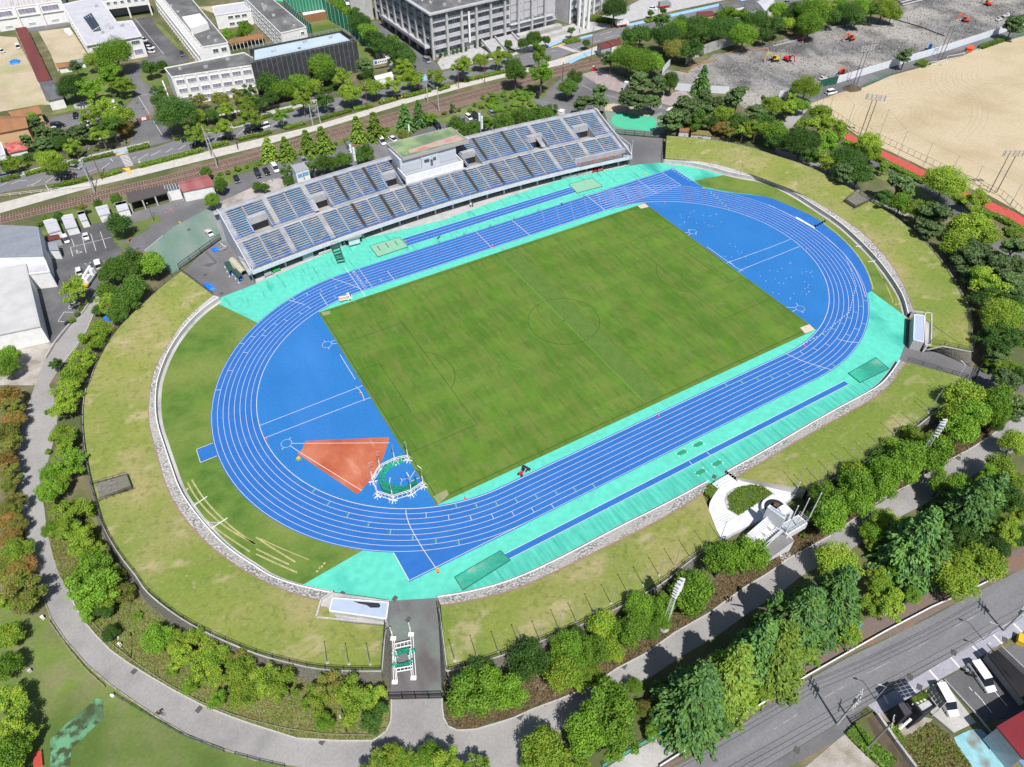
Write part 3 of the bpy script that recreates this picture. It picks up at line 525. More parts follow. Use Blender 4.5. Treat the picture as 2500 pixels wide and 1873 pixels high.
for s in ('I1615,840 I1660,930 I1740,1040 I1850,1150 I1990,1260 I2203,1370','I1650,815 I1700,900 I1770,1000 I1880,1120 I2020,1250 I2203,1375','I1760,1150 I1850,1230 I1960,1310 I2150,1435','M2203,-20 N0,-90','J0,1310 J150,1410 J340,1525','J0,1410 J120,1470 J285,1545','H650,300 H760,380 H850,455','H480,265 H620,370 H760,520 H850,660 H900,800 H905,835','H960,590 H1040,700 H1100,820 H1130,930','J0,1455 J180,1540 J355,1615'): ribbon(m,resample(smooth(gl(s),2),24),.32,.012)
for s in ('J30,1320 J200,1400 J455,1505','H910,600 H990,740 H1060,880 H1075,950','H990,740 H1060,900'): ribbon(m,resample(smooth(gl(s),2),24),.2,.011)
for q in 'J545,1580 J570,1560 J585,1540 J530,1600 H1100,965 H1125,960 H1140,972 I1608,900'.split(): c=g(q);m.box((c[0],c[1],.02),(.7,.4,.04),.6)
m.build('straw_strip',STR)['kind']='stuff'
# ---------------------------------------------------------------- banks, walls, fences
def bank(cap,kerb,out,label,n=90,zo=ZO,notch=()):
    C=resample(cap,n);K=resample(kerb,n);O=resample(out,n)
    t=thing('terrace_wall','white capped low wall with pitched stone slope '+label,'wall',(*C[n//2],0),group='low walls round the arena')
    C2=offset(C,-.22) if math.dist(offset(C,-.22)[n//2],K[n//2])<math.dist(C[n//2],K[n//2]) else offset(C,.22)
    MB().loft(C,C,0.0,1.2).build('wall_face',CONCL,t,world=True)
    CI=offset(C,-.8) if math.dist(offset(C,-.8)[n//2],K[n//2])>math.dist(C[n//2],K[n//2]) else offset(C,.8);MB().loft(C,CI,.02,.02).build('gutter',CONC,t,world=True)
    m=MB();m.loft(C,C2,1.2,1.2);m.loft(C2,C2,1.12,1.2);m.build('wall_cap',WHITE,t,world=True)
    K2=[(a[0]+(b[0]-a[0])*.12,a[1]+(b[1]-a[1])*.12) for a,b in zip(K,C2)]
    MB().loft(C2,K2,1.15,1.72).build('stone_slope',STONE,t,world=True)
    MB().loft(K2,K,1.78,1.78).loft(K2,K2,1.6,1.78).build('brick_edge',BRICK,t,world=True)
    m=MB();R=8
    pv=[(k[0],k[1],1.74) for k in K]
    for j in range(1,R+1):
        f=j/R;nx=[(k[0]+(o[0]-k[0])*f,k[1]+(o[1]-k[1])*f,1.74+(zo-1.74)*(f**.85)) for k,o in zip(K,O)]
        m.loft(pv,nx,0,0);pv=nx
    struct(m.build('grass_bank',BANK,smooth=False))
    for e in (0,-1):
        L0=[];L1=[]
        for j in range(R+1):
            f=j/R;k,o=K[e],O[e];L0.append((k[0]+(o[0]-k[0])*f,k[1]+(o[1]-k[1])*f,-.05));L1.append((L0[-1][0],L0[-1][1],1.74+(zo-1.74)*(f**.85)))
        MB().loft(L0,L1,0,0).build('end_wall',CONC,t,world=True)
    d=1 if math.dist(offset(O,1)[n//2],K[n//2])>math.dist(O[n//2],K[n//2]) else -1
    O2=offset(O,.25*d);O3=offset(O,.95*d)
    t2=thing('retaining_wall','dark stone retaining wall behind the grass bank '+label,'wall',(*O[n//2],0),group='retaining walls of the grass banks')
    MB().loft(O,O2,zo,zo+.05).build('coping',CONC,t2,world=True);MB().loft(O2,O3,zo+.05,-.05).build('stone_face',DSTONE,t2,world=True)
    G1=offset(O,1.5*d);MB().loft(O3,G1,-.02,-.02).build('drain',M('drain',(.13,.12,.10)),t2,world=True)
    return C,K,O
for q in (('N570,230',1.74,'N528,388',1.9,'N1112,442',2.1,'N1080,825',ZO),('H1265,1035',1.74,'H1392,1052',1.9,'H1385,1330',2.1,'H1755,1370',ZO)):
    struct(MB().sheet([(*g(q[i],q[i+1]),q[i+1]-.02) for i in (0,2,4,6)],0).build('grass_bank',BANK))
def fence(P,z,label,h=1.15,step=3.0,cat='fence',group='black railing fences',mat=None,bars=.45,name='fence',pr=.05,rails=(1,.55,.12)):
    mat=mat or BLACK
    L=sum(math.dist(a[:2],b[:2]) for a,b in zip(P,P[1:]));n=max(2,int(L/step)+1);Q=resample([(p[0],p[1],z if len(p)<3 else p[2]) for p in P],n)
    t=thing(name,label,cat,Q[0],group=group)
    key=('post',mat.name,h,pr);
    if key not in PMS: PMS[key]=MB().box((0,0,h/2),(pr*1.8,pr*1.8,h)).mesh('post',mat)
    for q in Q: obj('post',PMS[key],t,loc=tuple(a-b for a,b in zip(q,Q[0])))
    F=resample([(p[0],p[1],z if len(p)<3 else p[2]) for p in P],max(2,int(L/1.5)+1))
    for f in rails:
        m=MB()
        for a,b in zip(F,F[1:]): m.bar((a[0],a[1],a[2]+h*f),(b[0],b[1],b[2]+h*f),.06,.06)
        m.build('rail',mat,t,world=True)
    if bars:
        m=MB();B=resample([(p[0],p[1],z if len(p)<3 else p[2]) for p in P],max(2,int(L/bars)))
        for a in B: m.tube((a[0],a[1],a[2]+.1),(a[0],a[1],a[2]+h),.018,n=3)
        m.build('infill_bars',mat,t,world=True)['kind']='stuff'
    return t
PMS={}
C1,K1,O1=bank(cap1,kerb1,out1,'round the left-hand bend',110);bank(cap2,kerb2,out2,'between the tunnel and the monument',50);bank(cap2b,kerb2b,out2b,'between the monument and the right-hand exit',50);bank(cap3,kerb3,out3,'round the right-hand bend',90)
fence(out1,ZO,'long black railing on the wall round the left-hand grass bank',1.25,3);fence(out2,ZO,'black railing behind the flagpoles from the tunnel to the monument',1.25,3);fence(out2b,ZO,'black railing on the lower right bank beyond the monument',1.25,3);fence(out3,ZO,'long black railing on top of the right-hand bend bank',1.25,3)
# shelters cut into the bank
def shelter(top,apron,label,h):
    T=gl(top,h);A=gl(apron,1.4);t=thing('storage_shelter',label,'shelter',(*T[0],0),group='flat roofed equipment shelters')
    m=MB().prism(T,h-.28,h);m.build('roof',M('pale blue roof',(.36,.42,.53),(.40,.46,.57),.4,rough=.35),t,world=True)
    rim=MB()
    for a,b in zip(T,T[1:]+T[:1]): rim.bar((*a,h+.03),(*b,h+.03),.16,.14)
    rim.build('roof_rim',WHITE,t,world=True)
    MB().bar((*T[2],h/2-.1),(*T[3],h/2-.1),.2,h-.2).build('back_wall',CONCL,t,world=True)
    MB().bar((T[0][0],T[0][1],h/2-.1),(T[3][0],T[3][1],h/2-.1),.2,h-.2).build('side_wall',CONCL,t,world=True);MB().bar((T[1][0],T[1][1],h/2-.1),(T[2][0],T[2][1],h/2-.1),.2,h-.2).build('side_wall',CONCL,t,world=True)
    MB().prism(A,0.02,1.9).build('apron',CONC,t,world=True)
    m=MB()
    for a,b in zip(A,A[1:]): m.bar((*a,2.05),(*b,2.05),.3,.5)
    m.build('apron_kerb',CONCL,t,world=True)
    return t,T
t,T_=shelter('N660,200 N1140,240 N1120,380 N632,310','N670,165 N570,232 N525,385 N1112,440 N1145,235','flat pale blue shelter roof with a rain puddle beside the tunnel entrance',2.9)
MB().sheet(gl('N830,228 N1060,245 N1072,268 N1060,285 N985,285 N950,262 N890,250',2.9),2.906).build('puddle',M('rain puddle',(.03,.035,.04),rough=.02,spec=1),t,world=True)
shelter('H1260,1050 H1345,1062 H1338,1290 H1252,1268','H1230,1042 H1398,1060 H1392,1330 H1345,1340 H1340,1050','flat pale blue shelter roof beside the right-hand exit road',2.9)
# tunnel side walls and gates
def wingwall(top,foot,label,z0=ZO):
    A=gl(top,z0);B=gl(foot,0);n=24;A=resample(A,n);B=resample(B,n)
    A=[(p[0],p[1],z0-(1.9*max(0,1-i/(n*.28)))) for i,p in enumerate(A)]
    t=thing('wing_wall',label,'wall',(*B[0],0),group='sloping stone walls beside the entrances')
    MB().loft(A,[(b[0],b[1],0) for b in B],0,0).build('stone_face',DSTONE,t,world=True)
    m=MB()
    for a,b in zip(A,A[1:]): m.bar((a[0],a[1],a[2]+.05),(b[0],b[1],b[2]+.05),.3,.2)
    m.build('coping',CONC,t,world=True)
wingwall('N1112,430 N1095,650 N1080,830','N1165,440 N1168,700 N1160,1010','dark sloping stone wall on the shelter side of the tunnel');wingwall('N1568,250 N1600,500 N1640,830','N1565,300 N1580,600 N1596,1000','dark sloping stone wall on the flagpole side of the tunnel')
wingwall('H1400,1305 H1750,1375','H1378,1340 H1750,1500','mottled stone slope beside the right-hand exit',ZO)
S('tunnel_road','N1145,220 N1565,200 N1604,1070 N1150,1072',0,M('stained asphalt',(.15,.14,.145),(.105,.095,.095),.25,(.17,.21,.19),.09,stretch=(1,.15,1),rot=rad(-27),fine=3,lo=.4,hi=.6),z=-.004)
fence([(*p,ZO) for p in gl('N1112,425 N1080,830',ZO)],ZO,'black railing above the tunnel on the shelter side',1.2,3);fence([(*p,ZO) for p in gl('N1570,262 N1640,825',ZO)],ZO,'black railing above the tunnel on the flagpole side',1.2,3)
fence([(*p,ZO) for p in gl('H1398,1290 H1750,1365',ZO)],ZO,'black railing above the exit beside the bend bank',1.1,3);fence([(*p,2.4) for p in gl('H1200,1450 H1710,1600',2.4)],2.4,'black railing on the flagpole bank above the exit',1.1,3)
fence([(*p,1.6) for p in gl('E1570,690 E1835,880',1.6)],1.6,'black railing at the top end of the left-hand bank',1.1,3);fence([(*p,2) for p in gl('C1330,1170 C1312,1370',2)],2,'black railing at the top end of the right-hand bank',1.3,2)
def gate(s,h,label,n,z=0):
    A,B=gl(s,z);t=thing('gate',label,'gate',(*A,z),group='black slatted gates')
    for i in range(n):
        a=tuple(A[k]+(B[k]-A[k])*i/n for k in (0,1));b=tuple(A[k]+(B[k]-A[k])*(i+1)/n for k in (0,1))
        m=MB()
        for f in (.08,.5,.95): m.bar((*a,z+h*f),(*b,z+h*f),.09,.09)
        for q in (a,b): m.box((*q,z+h/2),(.12,.12,h))
        m.build('leaf_frame',BLACK,t,world=True)
        m=MB();k=int(math.dist(a,b)/.22)
        for j in range(k): x=a[0]+(b[0]-a[0])*j/k;y=a[1]+(b[1]-a[1])*j/k;m.box((x,y,z+h/2),(.05,.05,h*.9))
        m.build('bars',BLACK,t,world=True)['kind']='stuff'
gate('N1150,1072 N1602,1060',1.9,'black gate closing the tunnel road',4);gate('E1545,665 E1910,400',2.0,'black sliding gate at the left end of the stand',4);gate('C890,1155 C1300,1190',1.9,'black mesh gate at the right end of the stand',5);gate('H1765,1640 H1840,1460',2.0,'black gate at the right-hand exit',2)
# steps cut in the banks
def notch(P,label,rail):
    A=gl(P,2.2);t=thing('bank_stairs',label,'stairs',(*A[0],0));n=9
    top=[(*A[1],3.0),(*A[2],3.0)];bot=[(*A[0],1.9),(*A[3],1.9)]
    m=MB().prism(A,1.2,2.35+.55);m.build('landing',DSTONE,t,world=True)
    a0,a1,a2,a3=[Vector((*p,0)) for p in A]
    for i in range(n):
        f0,f1=i/n,(i+1)/n;q=[a0.lerp(a1,f0),a0.lerp(a1,f1),a3.lerp(a2,f1),a3.lerp(a2,f0)]
        MB().prism([(p.x,p.y) for p in q],2.6,2.95+.09*i).build('step',DSTONE,t,world=True)
    for a,b in rail:
        pa,pb=gl(a,2.9)[0],gl(b,2.9)[0]
        m=MB()
        for f in (.4,1.0):m.bar((*pa,2.9+f),(*pb,3.4+f),.06,.06)
        for k in range(6): f=k/5;x=pa[0]+(pb[0]-pa[0])*f;y=pa[1]+(pb[1]-pa[1])*f;m.box((x,y,3.3+.4*f),(.07,.07,1.2))
        m.build('handrail',BLACK,t,world=True)
notch('I795,865 I1110,800 I1150,905 I840,1005','grey stairway notched into the left-hand bank',(('I795,862','I1110,790'),('I860,1005','I1152,905')))
notch('H790,0 H655,92 H740,145 H880,78','grey stairway notched into the right-hand bank',(('H750,0','H655,92'),('H740,145','H880,85')))
# ================================================================ GRANDSTAND
SLAB=M('weathered terrace concrete',(.13,.12,.115),(.20,.19,.185),.35,(.12,.115,.11),.8,fine=3)
BENCH=M('faded blue bench',(.06,.17,.42),(.32,.36,.41),.45,(.10,.27,.46),.16,detail=6,lo=.42,hi=.56,rough=.5)
CONW=M('bleached concrete',(.40,.405,.425),(.31,.315,.335),.4,fine=2);RAILB=M('blue handrail',(.05,.22,.75),rough=.4);WALLB=M('pale blue grey wall',(.50,.53,.58),(.44,.47,.52),.3,fine=1.5)
TREAD=M('dark step edge',(.06,.058,.055));GROOF=M('mossy green roof',(.17,.29,.13),(.27,.34,.17),.3,(.13,.20,.11),.15,stretch=(1,.25,1),detail=7,fine=2,rough=.7);REDR=M('worn pink roof paint',(.42,.31,.28),(.50,.16,.14),.35,lo=.5,hi=.62,detail=6)
def yb(u): return 62-4.7*(u/64)**2
def sp(u,v,z): return (u*(1+.0008*v),yb(u)+v,z)
stand=thing('grandstand','long concrete grandstand with rows of faded blue benches beside the home straight','grandstand',(0,62,0))
D_=.81;NL,NU=12,13;R_=.235
rows=[(k*D_-.0,3.45+R_*k) for k in range(NL)];VM=NL*D_;ZM=3.45+R_*(NL-1)+.05
rows+=[(VM+1.5+k*D_,ZM+.45+R_*k) for k in range(NU)];VT=VM+1.5+NU*D_;ZT=rows[-1][1]
vom=[(-57.6,-52.4),(-39.6,-34.2),(-16,-11.5),(11.2,15.8),(34.6,40),(51.4,57)]
VV=7*D_
def blocked(u0,u1,v):
    if v>VM and v<VM+1.5+VV:
        for a,b in vom:
            if u0<b-.05 and u1>a+.05:return True
    if v>VM and u0<10.6 and u1>-10.9: return True
    return False
def seg(v):  # spans of the terrace at depth v that are not cut away
    cuts=sorted([c for c in (vom if v<VM+1.5+VV and v>VM else [])]+([(-11,10.6)] if v>VM else []));s=-63.4;out=[]
    for a,b in cuts:
        if a>s: out.append((s,a))
        s=max(s,b)
    out.append((s,63.4));return out
def us(a,b,n=None):
    n=n or max(1,int((b-a)/4));return [a+(b-a)*i/n for i in range(n+1)]
for k,(v,z) in enumerate(rows):
    for a,b in seg(v+.1):
        m=MB()
        if k<4 and b>44.6: b=44.6 if a<44.6 else b
        U=us(a,b)
        if k==0: z0=3.1
        else: z0=rows[k-1][1]-.02
        m.loft([sp(u,v,z) for u in U],[sp(u,v+D_,z) for u in U],0,0);m.loft([sp(u,v,z0) for u in U],[sp(u,v,z) for u in U],0,0)
        m.build('terrace_step',SLAB,stand,world=True)
        n_=MB();n_.loft([sp(u,v-.01,z+.012) for u in U],[sp(u,v+.13,z+.012) for u in U],0,0);n_.loft([sp(u,v-.01,z-.1) for u in U],[sp(u,v-.01,z+.012) for u in U],0,0);n_.build('step_edge',CONW,stand,world=True)
# right-hand end: the four lowest rows give way to a walkway with a wall
m=MB();U=us(44.6,63.4);m.loft([sp(u,-1.2,3.15) for u in U],[sp(u,4*D_-1,3.15) for u in U],0,0);m.build('walkway',SLAB,stand,world=True)
m=MB();m.loft([sp(u,4*D_-1,3.1) for u in U],[sp(u,4*D_-1,4.7) for u in U],0,0);m.loft([sp(u,4*D_-1,4.7) for u in U],[sp(u,4*D_,4.7) for u in U],0,0);m.build('walkway_wall',CONW,stand,world=True)
m=MB();U=us(-63.4,63.4)
m.loft([sp(u,VM,ZM) for u in U],[sp(u,VM+1.5,ZM) for u in U],0,0);m.build('cross_aisle',CONC,stand,world=True)
m=MB()
for a,b in seg(VM+2):
    m=MB();U=us(a,b);m.loft([sp(u,VM+1.5,ZM) for u in U],[sp(u,VM+1.5,ZM+.45) for u in U],0,0)
    for p,q in zip(U,U[1:]): m.bar(sp(p,VM+1.1,ZM+.25),sp(q,VM+1.1,ZM+.25),.5,.3)
    m.build('aisle_kerb',CONW,stand,world=True)
# benches
bl=[-63,-57.2,-50.6,-44.8,-38.9,-33.6,-28.8,-24,-19.6,-15.3,-10.8,-6,-1,3.7,8.8,13.2,18,23,28.2,33,38.4,44.6,50.4,56.6,63]
wide={-50.6,-38.9,38.4,50.4};brown={-28.8,-19.6,-10.8,-1,8.8,18,28.2}
nb=0;rest=MB()
for k,(v,z) in enumerate(rows):
    for a,b in zip(bl,bl[1:]):
        if k<4 and a>=44.5: continue
        a2=a+(.85 if a in wide or a==-63 else .55 if a in brown else .3);b2=b-(.85 if b in wide or b==63 else .55 if b in brown else .3)
        if blocked(a2,b2,v+.1):
            if v>VM and not blocked(a2,a2+.5,v+.1): 
                for c,d in vom:
                    if a2<c<b2: b2=c-.3
            elif v>VM and not blocked(b2-.5,b2,v+.1):
                for c,d in vom:
                    if a2<d<b2: a2=d+.3
            if blocked(a2,b2,v+.1) or b2-a2<.8: continue
        m=MB() if k<NL else rest
        for j in range(2):
            p=a2+(b2-a2)*j/2;q=a2+(b2-a2)*(j+1)/2;m.bar(sp(p,v+.30,z+.34),sp(q,v+.30,z+.34),.30,.07)
        if k<NL and nb<290: m.build('bench',BENCH,stand,world=True);nb+=1
        elif k<NL: rest.add(m.v,m.f)
rest.build('upper_benches',BENCH,stand,world=True)['kind']='stuff'
# stairs between the blocks
for a in bl:
  for part_ in (0,1):
    if a in wide or a in(-63,63):
        m=MB();s=0 if a in wide else (.45 if a<0 else -.45)
        for k,(v,z) in enumerate(rows):
            if (k>=NL)!=part_: continue
            if k<4 and a>44.6: continue
            for j in range(2): m.box(sp(a+s,v+.21+.42*j,z+.06+.13*j),(1.45,.4,.14))
        m.build('stairway',CONW,stand,world=True)
    elif a in brown:
        m=MB()
        for k,(v,z) in enumerate(rows):
            if (k>=NL)!=part_: continue
            if blocked(a-.3,a+.3,v+.1):continue
            for j in range(2): m.box(sp(a,v+.22+.42*j,z+.1+.13*j),(.95,.26,.22))
        if m.v: m.build('dark_stairway',TREAD,stand,world=True)
    else:
        m=MB()
        for k,(v,z) in enumerate(rows):
            if (k>=NL)!=part_: continue
            if blocked(a-.2,a+.2,v+.1) or (k<4 and a>44.6):continue
            m.box(sp(a,v+.45,z+.05),(.5,.5,.1))
        if m.v: m.build('aisle_gap',CONW,stand,world=True)
# vomitories
for a,b in vom:
    v0,v1=VM+1.5,VM+1.5+VV;zt=rows[NL+6][1]+.25;zf=ZM-.1
    m=MB();m.loft([sp(a,v0-.2,zf),sp(b,v0-.2,zf)],[sp(a,v1-1,zf-1.6),sp(b,v1-1,zf-1.6)],0,0);m.build('vomitory_floor',CONC,stand,world=True)
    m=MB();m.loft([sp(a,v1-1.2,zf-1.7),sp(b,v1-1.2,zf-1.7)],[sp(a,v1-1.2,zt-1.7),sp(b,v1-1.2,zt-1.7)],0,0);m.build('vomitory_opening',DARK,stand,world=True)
    m=MB()
    for s in (a,b): 
        d=.15 if s==a else -.15
        A=[sp(s,v0+j*VV/6,ZM+.75+j*(zt-ZM-.5)/6) for j in range(7)];B=[(p[0],p[1],zf-2) for p in A]
        A2=[(p[0]-2*d,p[1],p[2]) for p in A];B2=[(p[0],p[1],zf-2) for p in A2]
        m.loft(B,A,0,0);m.loft(A,A2,0,0);m.loft(B2,A2,0,0,rev=True)
    m.build('vomitory_wall',CONW,stand,world=True)
    m=MB();m.bar(sp(a-.1,v1-.55,zt-.55),sp(b+.1,v1-.55,zt-.55),1.5,2.1);m.build('vomitory_lintel',CONW,stand,world=True)
    m=MB();m.path([sp(a-.1,v0,ZM+1.7),sp(a-.1,v1-.3,zt+.8)],.05);m.path([sp(b+.1,v0,ZM+1.7),sp(b+.1,v1-.3,zt+.8)],.05);m.build('handrail',RAILB,stand,world=True)
# handrails
m=MB();U=us(-63.4,44.6,40)
for p,q in zip(U,U[1:]):
    for h in (.55,1.05): m.bar(sp(p,-.35,3.45+h),sp(q,-.35,3.45+h),.06,.07)
    m.bar(sp(p,-.35,3.4),sp(p,-.35,4.5),.05,.05)
m.build('front_handrail',RAILB,stand,world=True)
m=MB();U=us(44.6,63.4,8)
for p,q in zip(U,U[1:]): m.bar(sp(p,4*D_-.5,5.2),sp(q,4*D_-.5,5.2),.06,.06)
for a,b in seg(VM+2):
    U=us(a,b)
    for p,q in zip(U,U[1:]):
        for h in (.5,1.0): m.bar(sp(p,VM+1.5,ZM+.3+h),sp(q,VM+1.5,ZM+.3+h),.05,.06)
        m.bar(sp(p,VM+1.5,ZM+.3),sp(p,VM+1.5,ZM+1.35),.05,.05)
m.build('aisle_handrail',RAILB,stand,world=True)
# fascia, undercroft, back and end walls
U=us(-63.6,63.6,48)
m=MB();m.loft([sp(u,-1.55,2.75) for u in U],[sp(u,-1.45,3.75) for u in U],0,0);m.loft([sp(u,-1.45,3.75) for u in U],[sp(u,-1.2,3.75) for u in U],0,0);m.loft([sp(u,-1.2,3.75) for u in U],[sp(u,-1.2,3.15) for u in U],0,0);m.build('front_fascia',WALLB,stand,world=True)
m=MB();m.loft([sp(u,-1.2,3.15) for u in U],[sp(u,.02,3.15) for u in U],0,0);m.build('front_walkway',CONC,stand,world=True)
m=MB();m.loft([sp(u,-1.5,2.76) for u in U],[sp(u,3,2.74) for u in U],0,0);m.build('soffit',CONC,stand,world=True)
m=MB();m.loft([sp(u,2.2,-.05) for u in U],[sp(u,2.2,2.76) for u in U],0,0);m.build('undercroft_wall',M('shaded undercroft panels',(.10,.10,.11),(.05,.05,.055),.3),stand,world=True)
for u in range(-60,62,6): MB().box(sp(u,.6,1.35),(.5,.5,2.75)).build('column',CONC,stand,world=True)
for u0,u1 in ((-49,-45.8),(-40.5,-37)): MB().bar(sp(u0,-.2,1.3),sp(u1,-.2,1.3),.12,2.6).build('shutter',GREYP,stand,world=True)
U=us(-65,65,44)
m=MB();zt=ZT+.7
m.loft([sp(u,VT+1.6,0) for u in U],[sp(u,VT+1.6,zt) for u in U],0,0,rev=True);m.loft([sp(u,VT+1.6,zt) for u in U],[sp(u,VT+1.35,zt) for u in U],0,0);m.loft([sp(u,VT+1.35,zt) for u in U],[sp(u,VT+1.35,ZT) for u in U],0,0)
m.loft([sp(u,VT-.02,ZT+.25) for u in U],[sp(u,VT+1.4,ZT+.25) for u in U],0,0);m.build('back_wall',CONW,stand,world=True)
for s in (-1,1):
    m=MB();A=[sp(s*63.5,v,z+.95) for v,z in [(-1.2,2.95)]+rows+[(VT+1.5,ZT)]];A2=[(p[0]+s*.3,p[1],p[2]) for p in A];B=[(p[0],p[1],0) for p in A2];Bi=[(p[0],p[1],p[2]-1.6) for p in A]
    m.loft(A,A2,0,0);m.loft(B,A2,0,0,rev=s>0);m.loft(Bi,A,0,0,rev=s<0);m.build('end_wall',WALLB,stand,world=True)
# triangular end terraces
for s,q in ((-1,'S470,1400 S600,1480 S660,1560 S590,1605 S470,1400'),(1,'V1415,575 V1595,715 V1610,870 V1500,850')):
    P=gl(q,3.2)[:4];MB().prism(P,2.7,3.15).build('end_landing',CONC,stand,world=True)
    m=MB();
    for a,b in zip(P,P[1:]): m.bar((*a,3.6),(*b,3.6),.22,1.1)
    m.build('end_parapet',WALLB,stand,world=True)
# press box
t=thing('press_box','broadcast room with streaked green roof and white balcony in the middle of the stand','press box',(0,77,8))
FR=lambda a,b,z:[(a,72.3,z)]
yF=yb(0)+VM+1.3;
m=MB();m.prism([(-10.2,yF),(9.4,yF),(9.4,yF+6.2),(-10.2,yF+6.2)],5.8,7.6);m.build('balcony_floor',GREYP,t,world=True)
m=MB();m.bar((-10.2,yF,7.3),(9.4,yF,7.3),.25,2.9);m.bar((-10.2,yF,7.6),(-10.2,yF+6,8.0),.25,1.9);m.bar((9.4,yF,7.6),(9.4,yF+6,8.0),.25,1.9);m.build('balcony_parapet',WHITE,t,world=True)
MB().bar((-10.6,yF-.6,6.35),(9.8,yF-.6,6.35),1.0,.3).build('ledge',CONW,t,world=True)
yw=yF+4.4
MB().prism([(-9.9,yw),(9.3,yw),(9.3,yw+8.5),(-9.9,yw+8.5)],5.8,12.1).build('room_wall',WALLB,t,world=True)
MB().prism([(-3.0,yw-.7),(3.1,yw-.7),(3.1,yw+.1),(-3.0,yw+.1)],7.6,11).build('entrance_bay',WALLB,t,world=True)
for a,b in ((-2.1,-.4),(.95,1.9)): MB().box(((a+b)/2,yw-.72,9.9),(b-a,.1,1.0)).build('window',GLASS,t,world=True)
MB().box((.35,yw-.72,8.9),(.8,.1,2.1)).build('door',GLASS,t,world=True)
for x0,x1 in ((-9.6,-3.4),(3.5,9.0)): MB().box(((x0+x1)/2,yw-.05,9.0),(x1-x0,.1,2.4)).build('wall_panel',M('panel grey',(.42,.45,.5)),t,world=True)
rp=gl('U245,395 U1110,178 U1345,350 U458,590',12.7)
MB().prism(rp,12.05,12.75).build('roof',GROOF,t,world=True)
m=MB()
for a,b in zip(rp,rp[1:]+rp[:1]): m.bar((*a,12.42),(*b,12.42),.3,.95)
m.build('roof_fascia',M('pinkish fascia',(.36,.32,.32)),t,world=True)
MB().sheet(gl('U530,480 U960,345 U1190,275 U1290,330 U1240,355 U900,430 U560,520',12.78),12.78).build('worn_stripe',REDR,t,world=True)
for q in ('U500,545','U765,480','U1025,410','U1280,345','U325,450','U1180,225','U840,275'):
    c=g(q,12.8);m=MB();m.box((*c,13.0),(.5,.3,.3),.3);m.box((c[0]+.5,c[1],13.0),(.4,.3,.3),.3);m.tube((*c,12.8),(*c,13.4),.04);m.build('roof_lamp',STEEL,t,world=True)
c=g('U545,300',12.7);MB().tube((*c,12.7),(*c,16.8),.06).build('mast',STEEL,t,world=True);MB().box((c[0]+.25,c[1],15.6),(.5,.06,2.2)).build('flag',WHITE,t,world=True)
# control tower
t=thing('control_room','small white glazed control room perched on the back of the stand','control room',(-39.5,86,7))
P=gl('S1160,130 S1330,90 S1400,170 S1222,228',12.6);Pi=[(p[0]*.0+p[0],p[1]) for p in P]
MB().prism(P,12.25,12.6).build('roof',CONW,t,world=True)
cx=sum(p[0] for p in P)/4;cy=sum(p[1] for p in P)/4;Q=[(cx+(p[0]-cx)*.92,cy+(p[1]-cy)*.92) for p in P]
MB().sheet(Q,12.62).build('roof_deck',M('grey roof deck',(.30,.31,.33)),t,world=True)
Q=[(cx+(p[0]-cx)*.97,cy+(p[1]-cy)*.97) for p in P];MB().prism(Q,8.3,12.3).build('wall',WHITE,t,world=True)
a,b=Q[3],Q[2];f=lambda k,dz:(a[0]+(b[0]-a[0])*k,a[1]+(b[1]-a[1])*k-.06,dz)
MB().bar(f(.08,11.2),f(.45,11.2),.08,1.1).build('window',M('blue glazing',(.16,.33,.5),rough=.15),t,world=True);MB().bar(f(.58,11.2),f(.93,11.2),.08,1.1).build('window',M('blue glazing',(.16,.33,.5),rough=.15),t,world=True);MB().bar(f(.5,10.7),f(.55,10.7),.08,2.4).build('door_gap',DARK,t,world=True)
MB().prism([(a[0]-.2,a[1]-3.2),(b[0]+.3,b[1]-3.2),(b[0]+.3,b[1]-.1),(a[0]-.2,a[1]-.1)],8.2,8.7).build('platform',GREYP,t,world=True)
MB().prism([(a[0]+1.2,a[1]-4.6),(b[0]-1.2,b[1]-4.6),(b[0]-.8,b[1]-.1),(a[0]+.8,a[1]-.1)],6.6,8.1).build('stair_hood',WALLB,t,world=True)
for k in range(3): MB().box((a[0]+1+k*1.2,a[1]-2,9.2),(.5,.5,.7),.4).build('floodlight',GREYP,t,world=True)
for s in (0,1,2,3): MB().tube((*Q[s],0),(*Q[s],9.4),.15).build('leg',STEEL,t,world=True)
# floodlight posts on the stand
for q,lab in (('B845,1405','white floodlight post on the back wall left of the press box'),('B1935,1130','white floodlight post on the back wall right of the press box')):
    c=g(q,9.8);t=thing('floodlight_post',lab,'floodlight',(*c,9.4),group='floodlight posts on the stand')
    MB().tube((0,0,0),(0,0,7.2),.14).build('pole',STEEL,t);m=MB()
    for k in range(4): m.box((.45,0,1.6+k*1.1),(.55,.5,.9));
    m.build('lamp_box',WHITE,t);m=MB()
    for k in range(3): m.box((-.45,0,4.4+k*.9),(.5,.5,.7))
    m.build('lamp_box',WHITE,t);MB().box((0,0,4.2),(1.3,.12,.12)).build('bracket',STEEL,t)
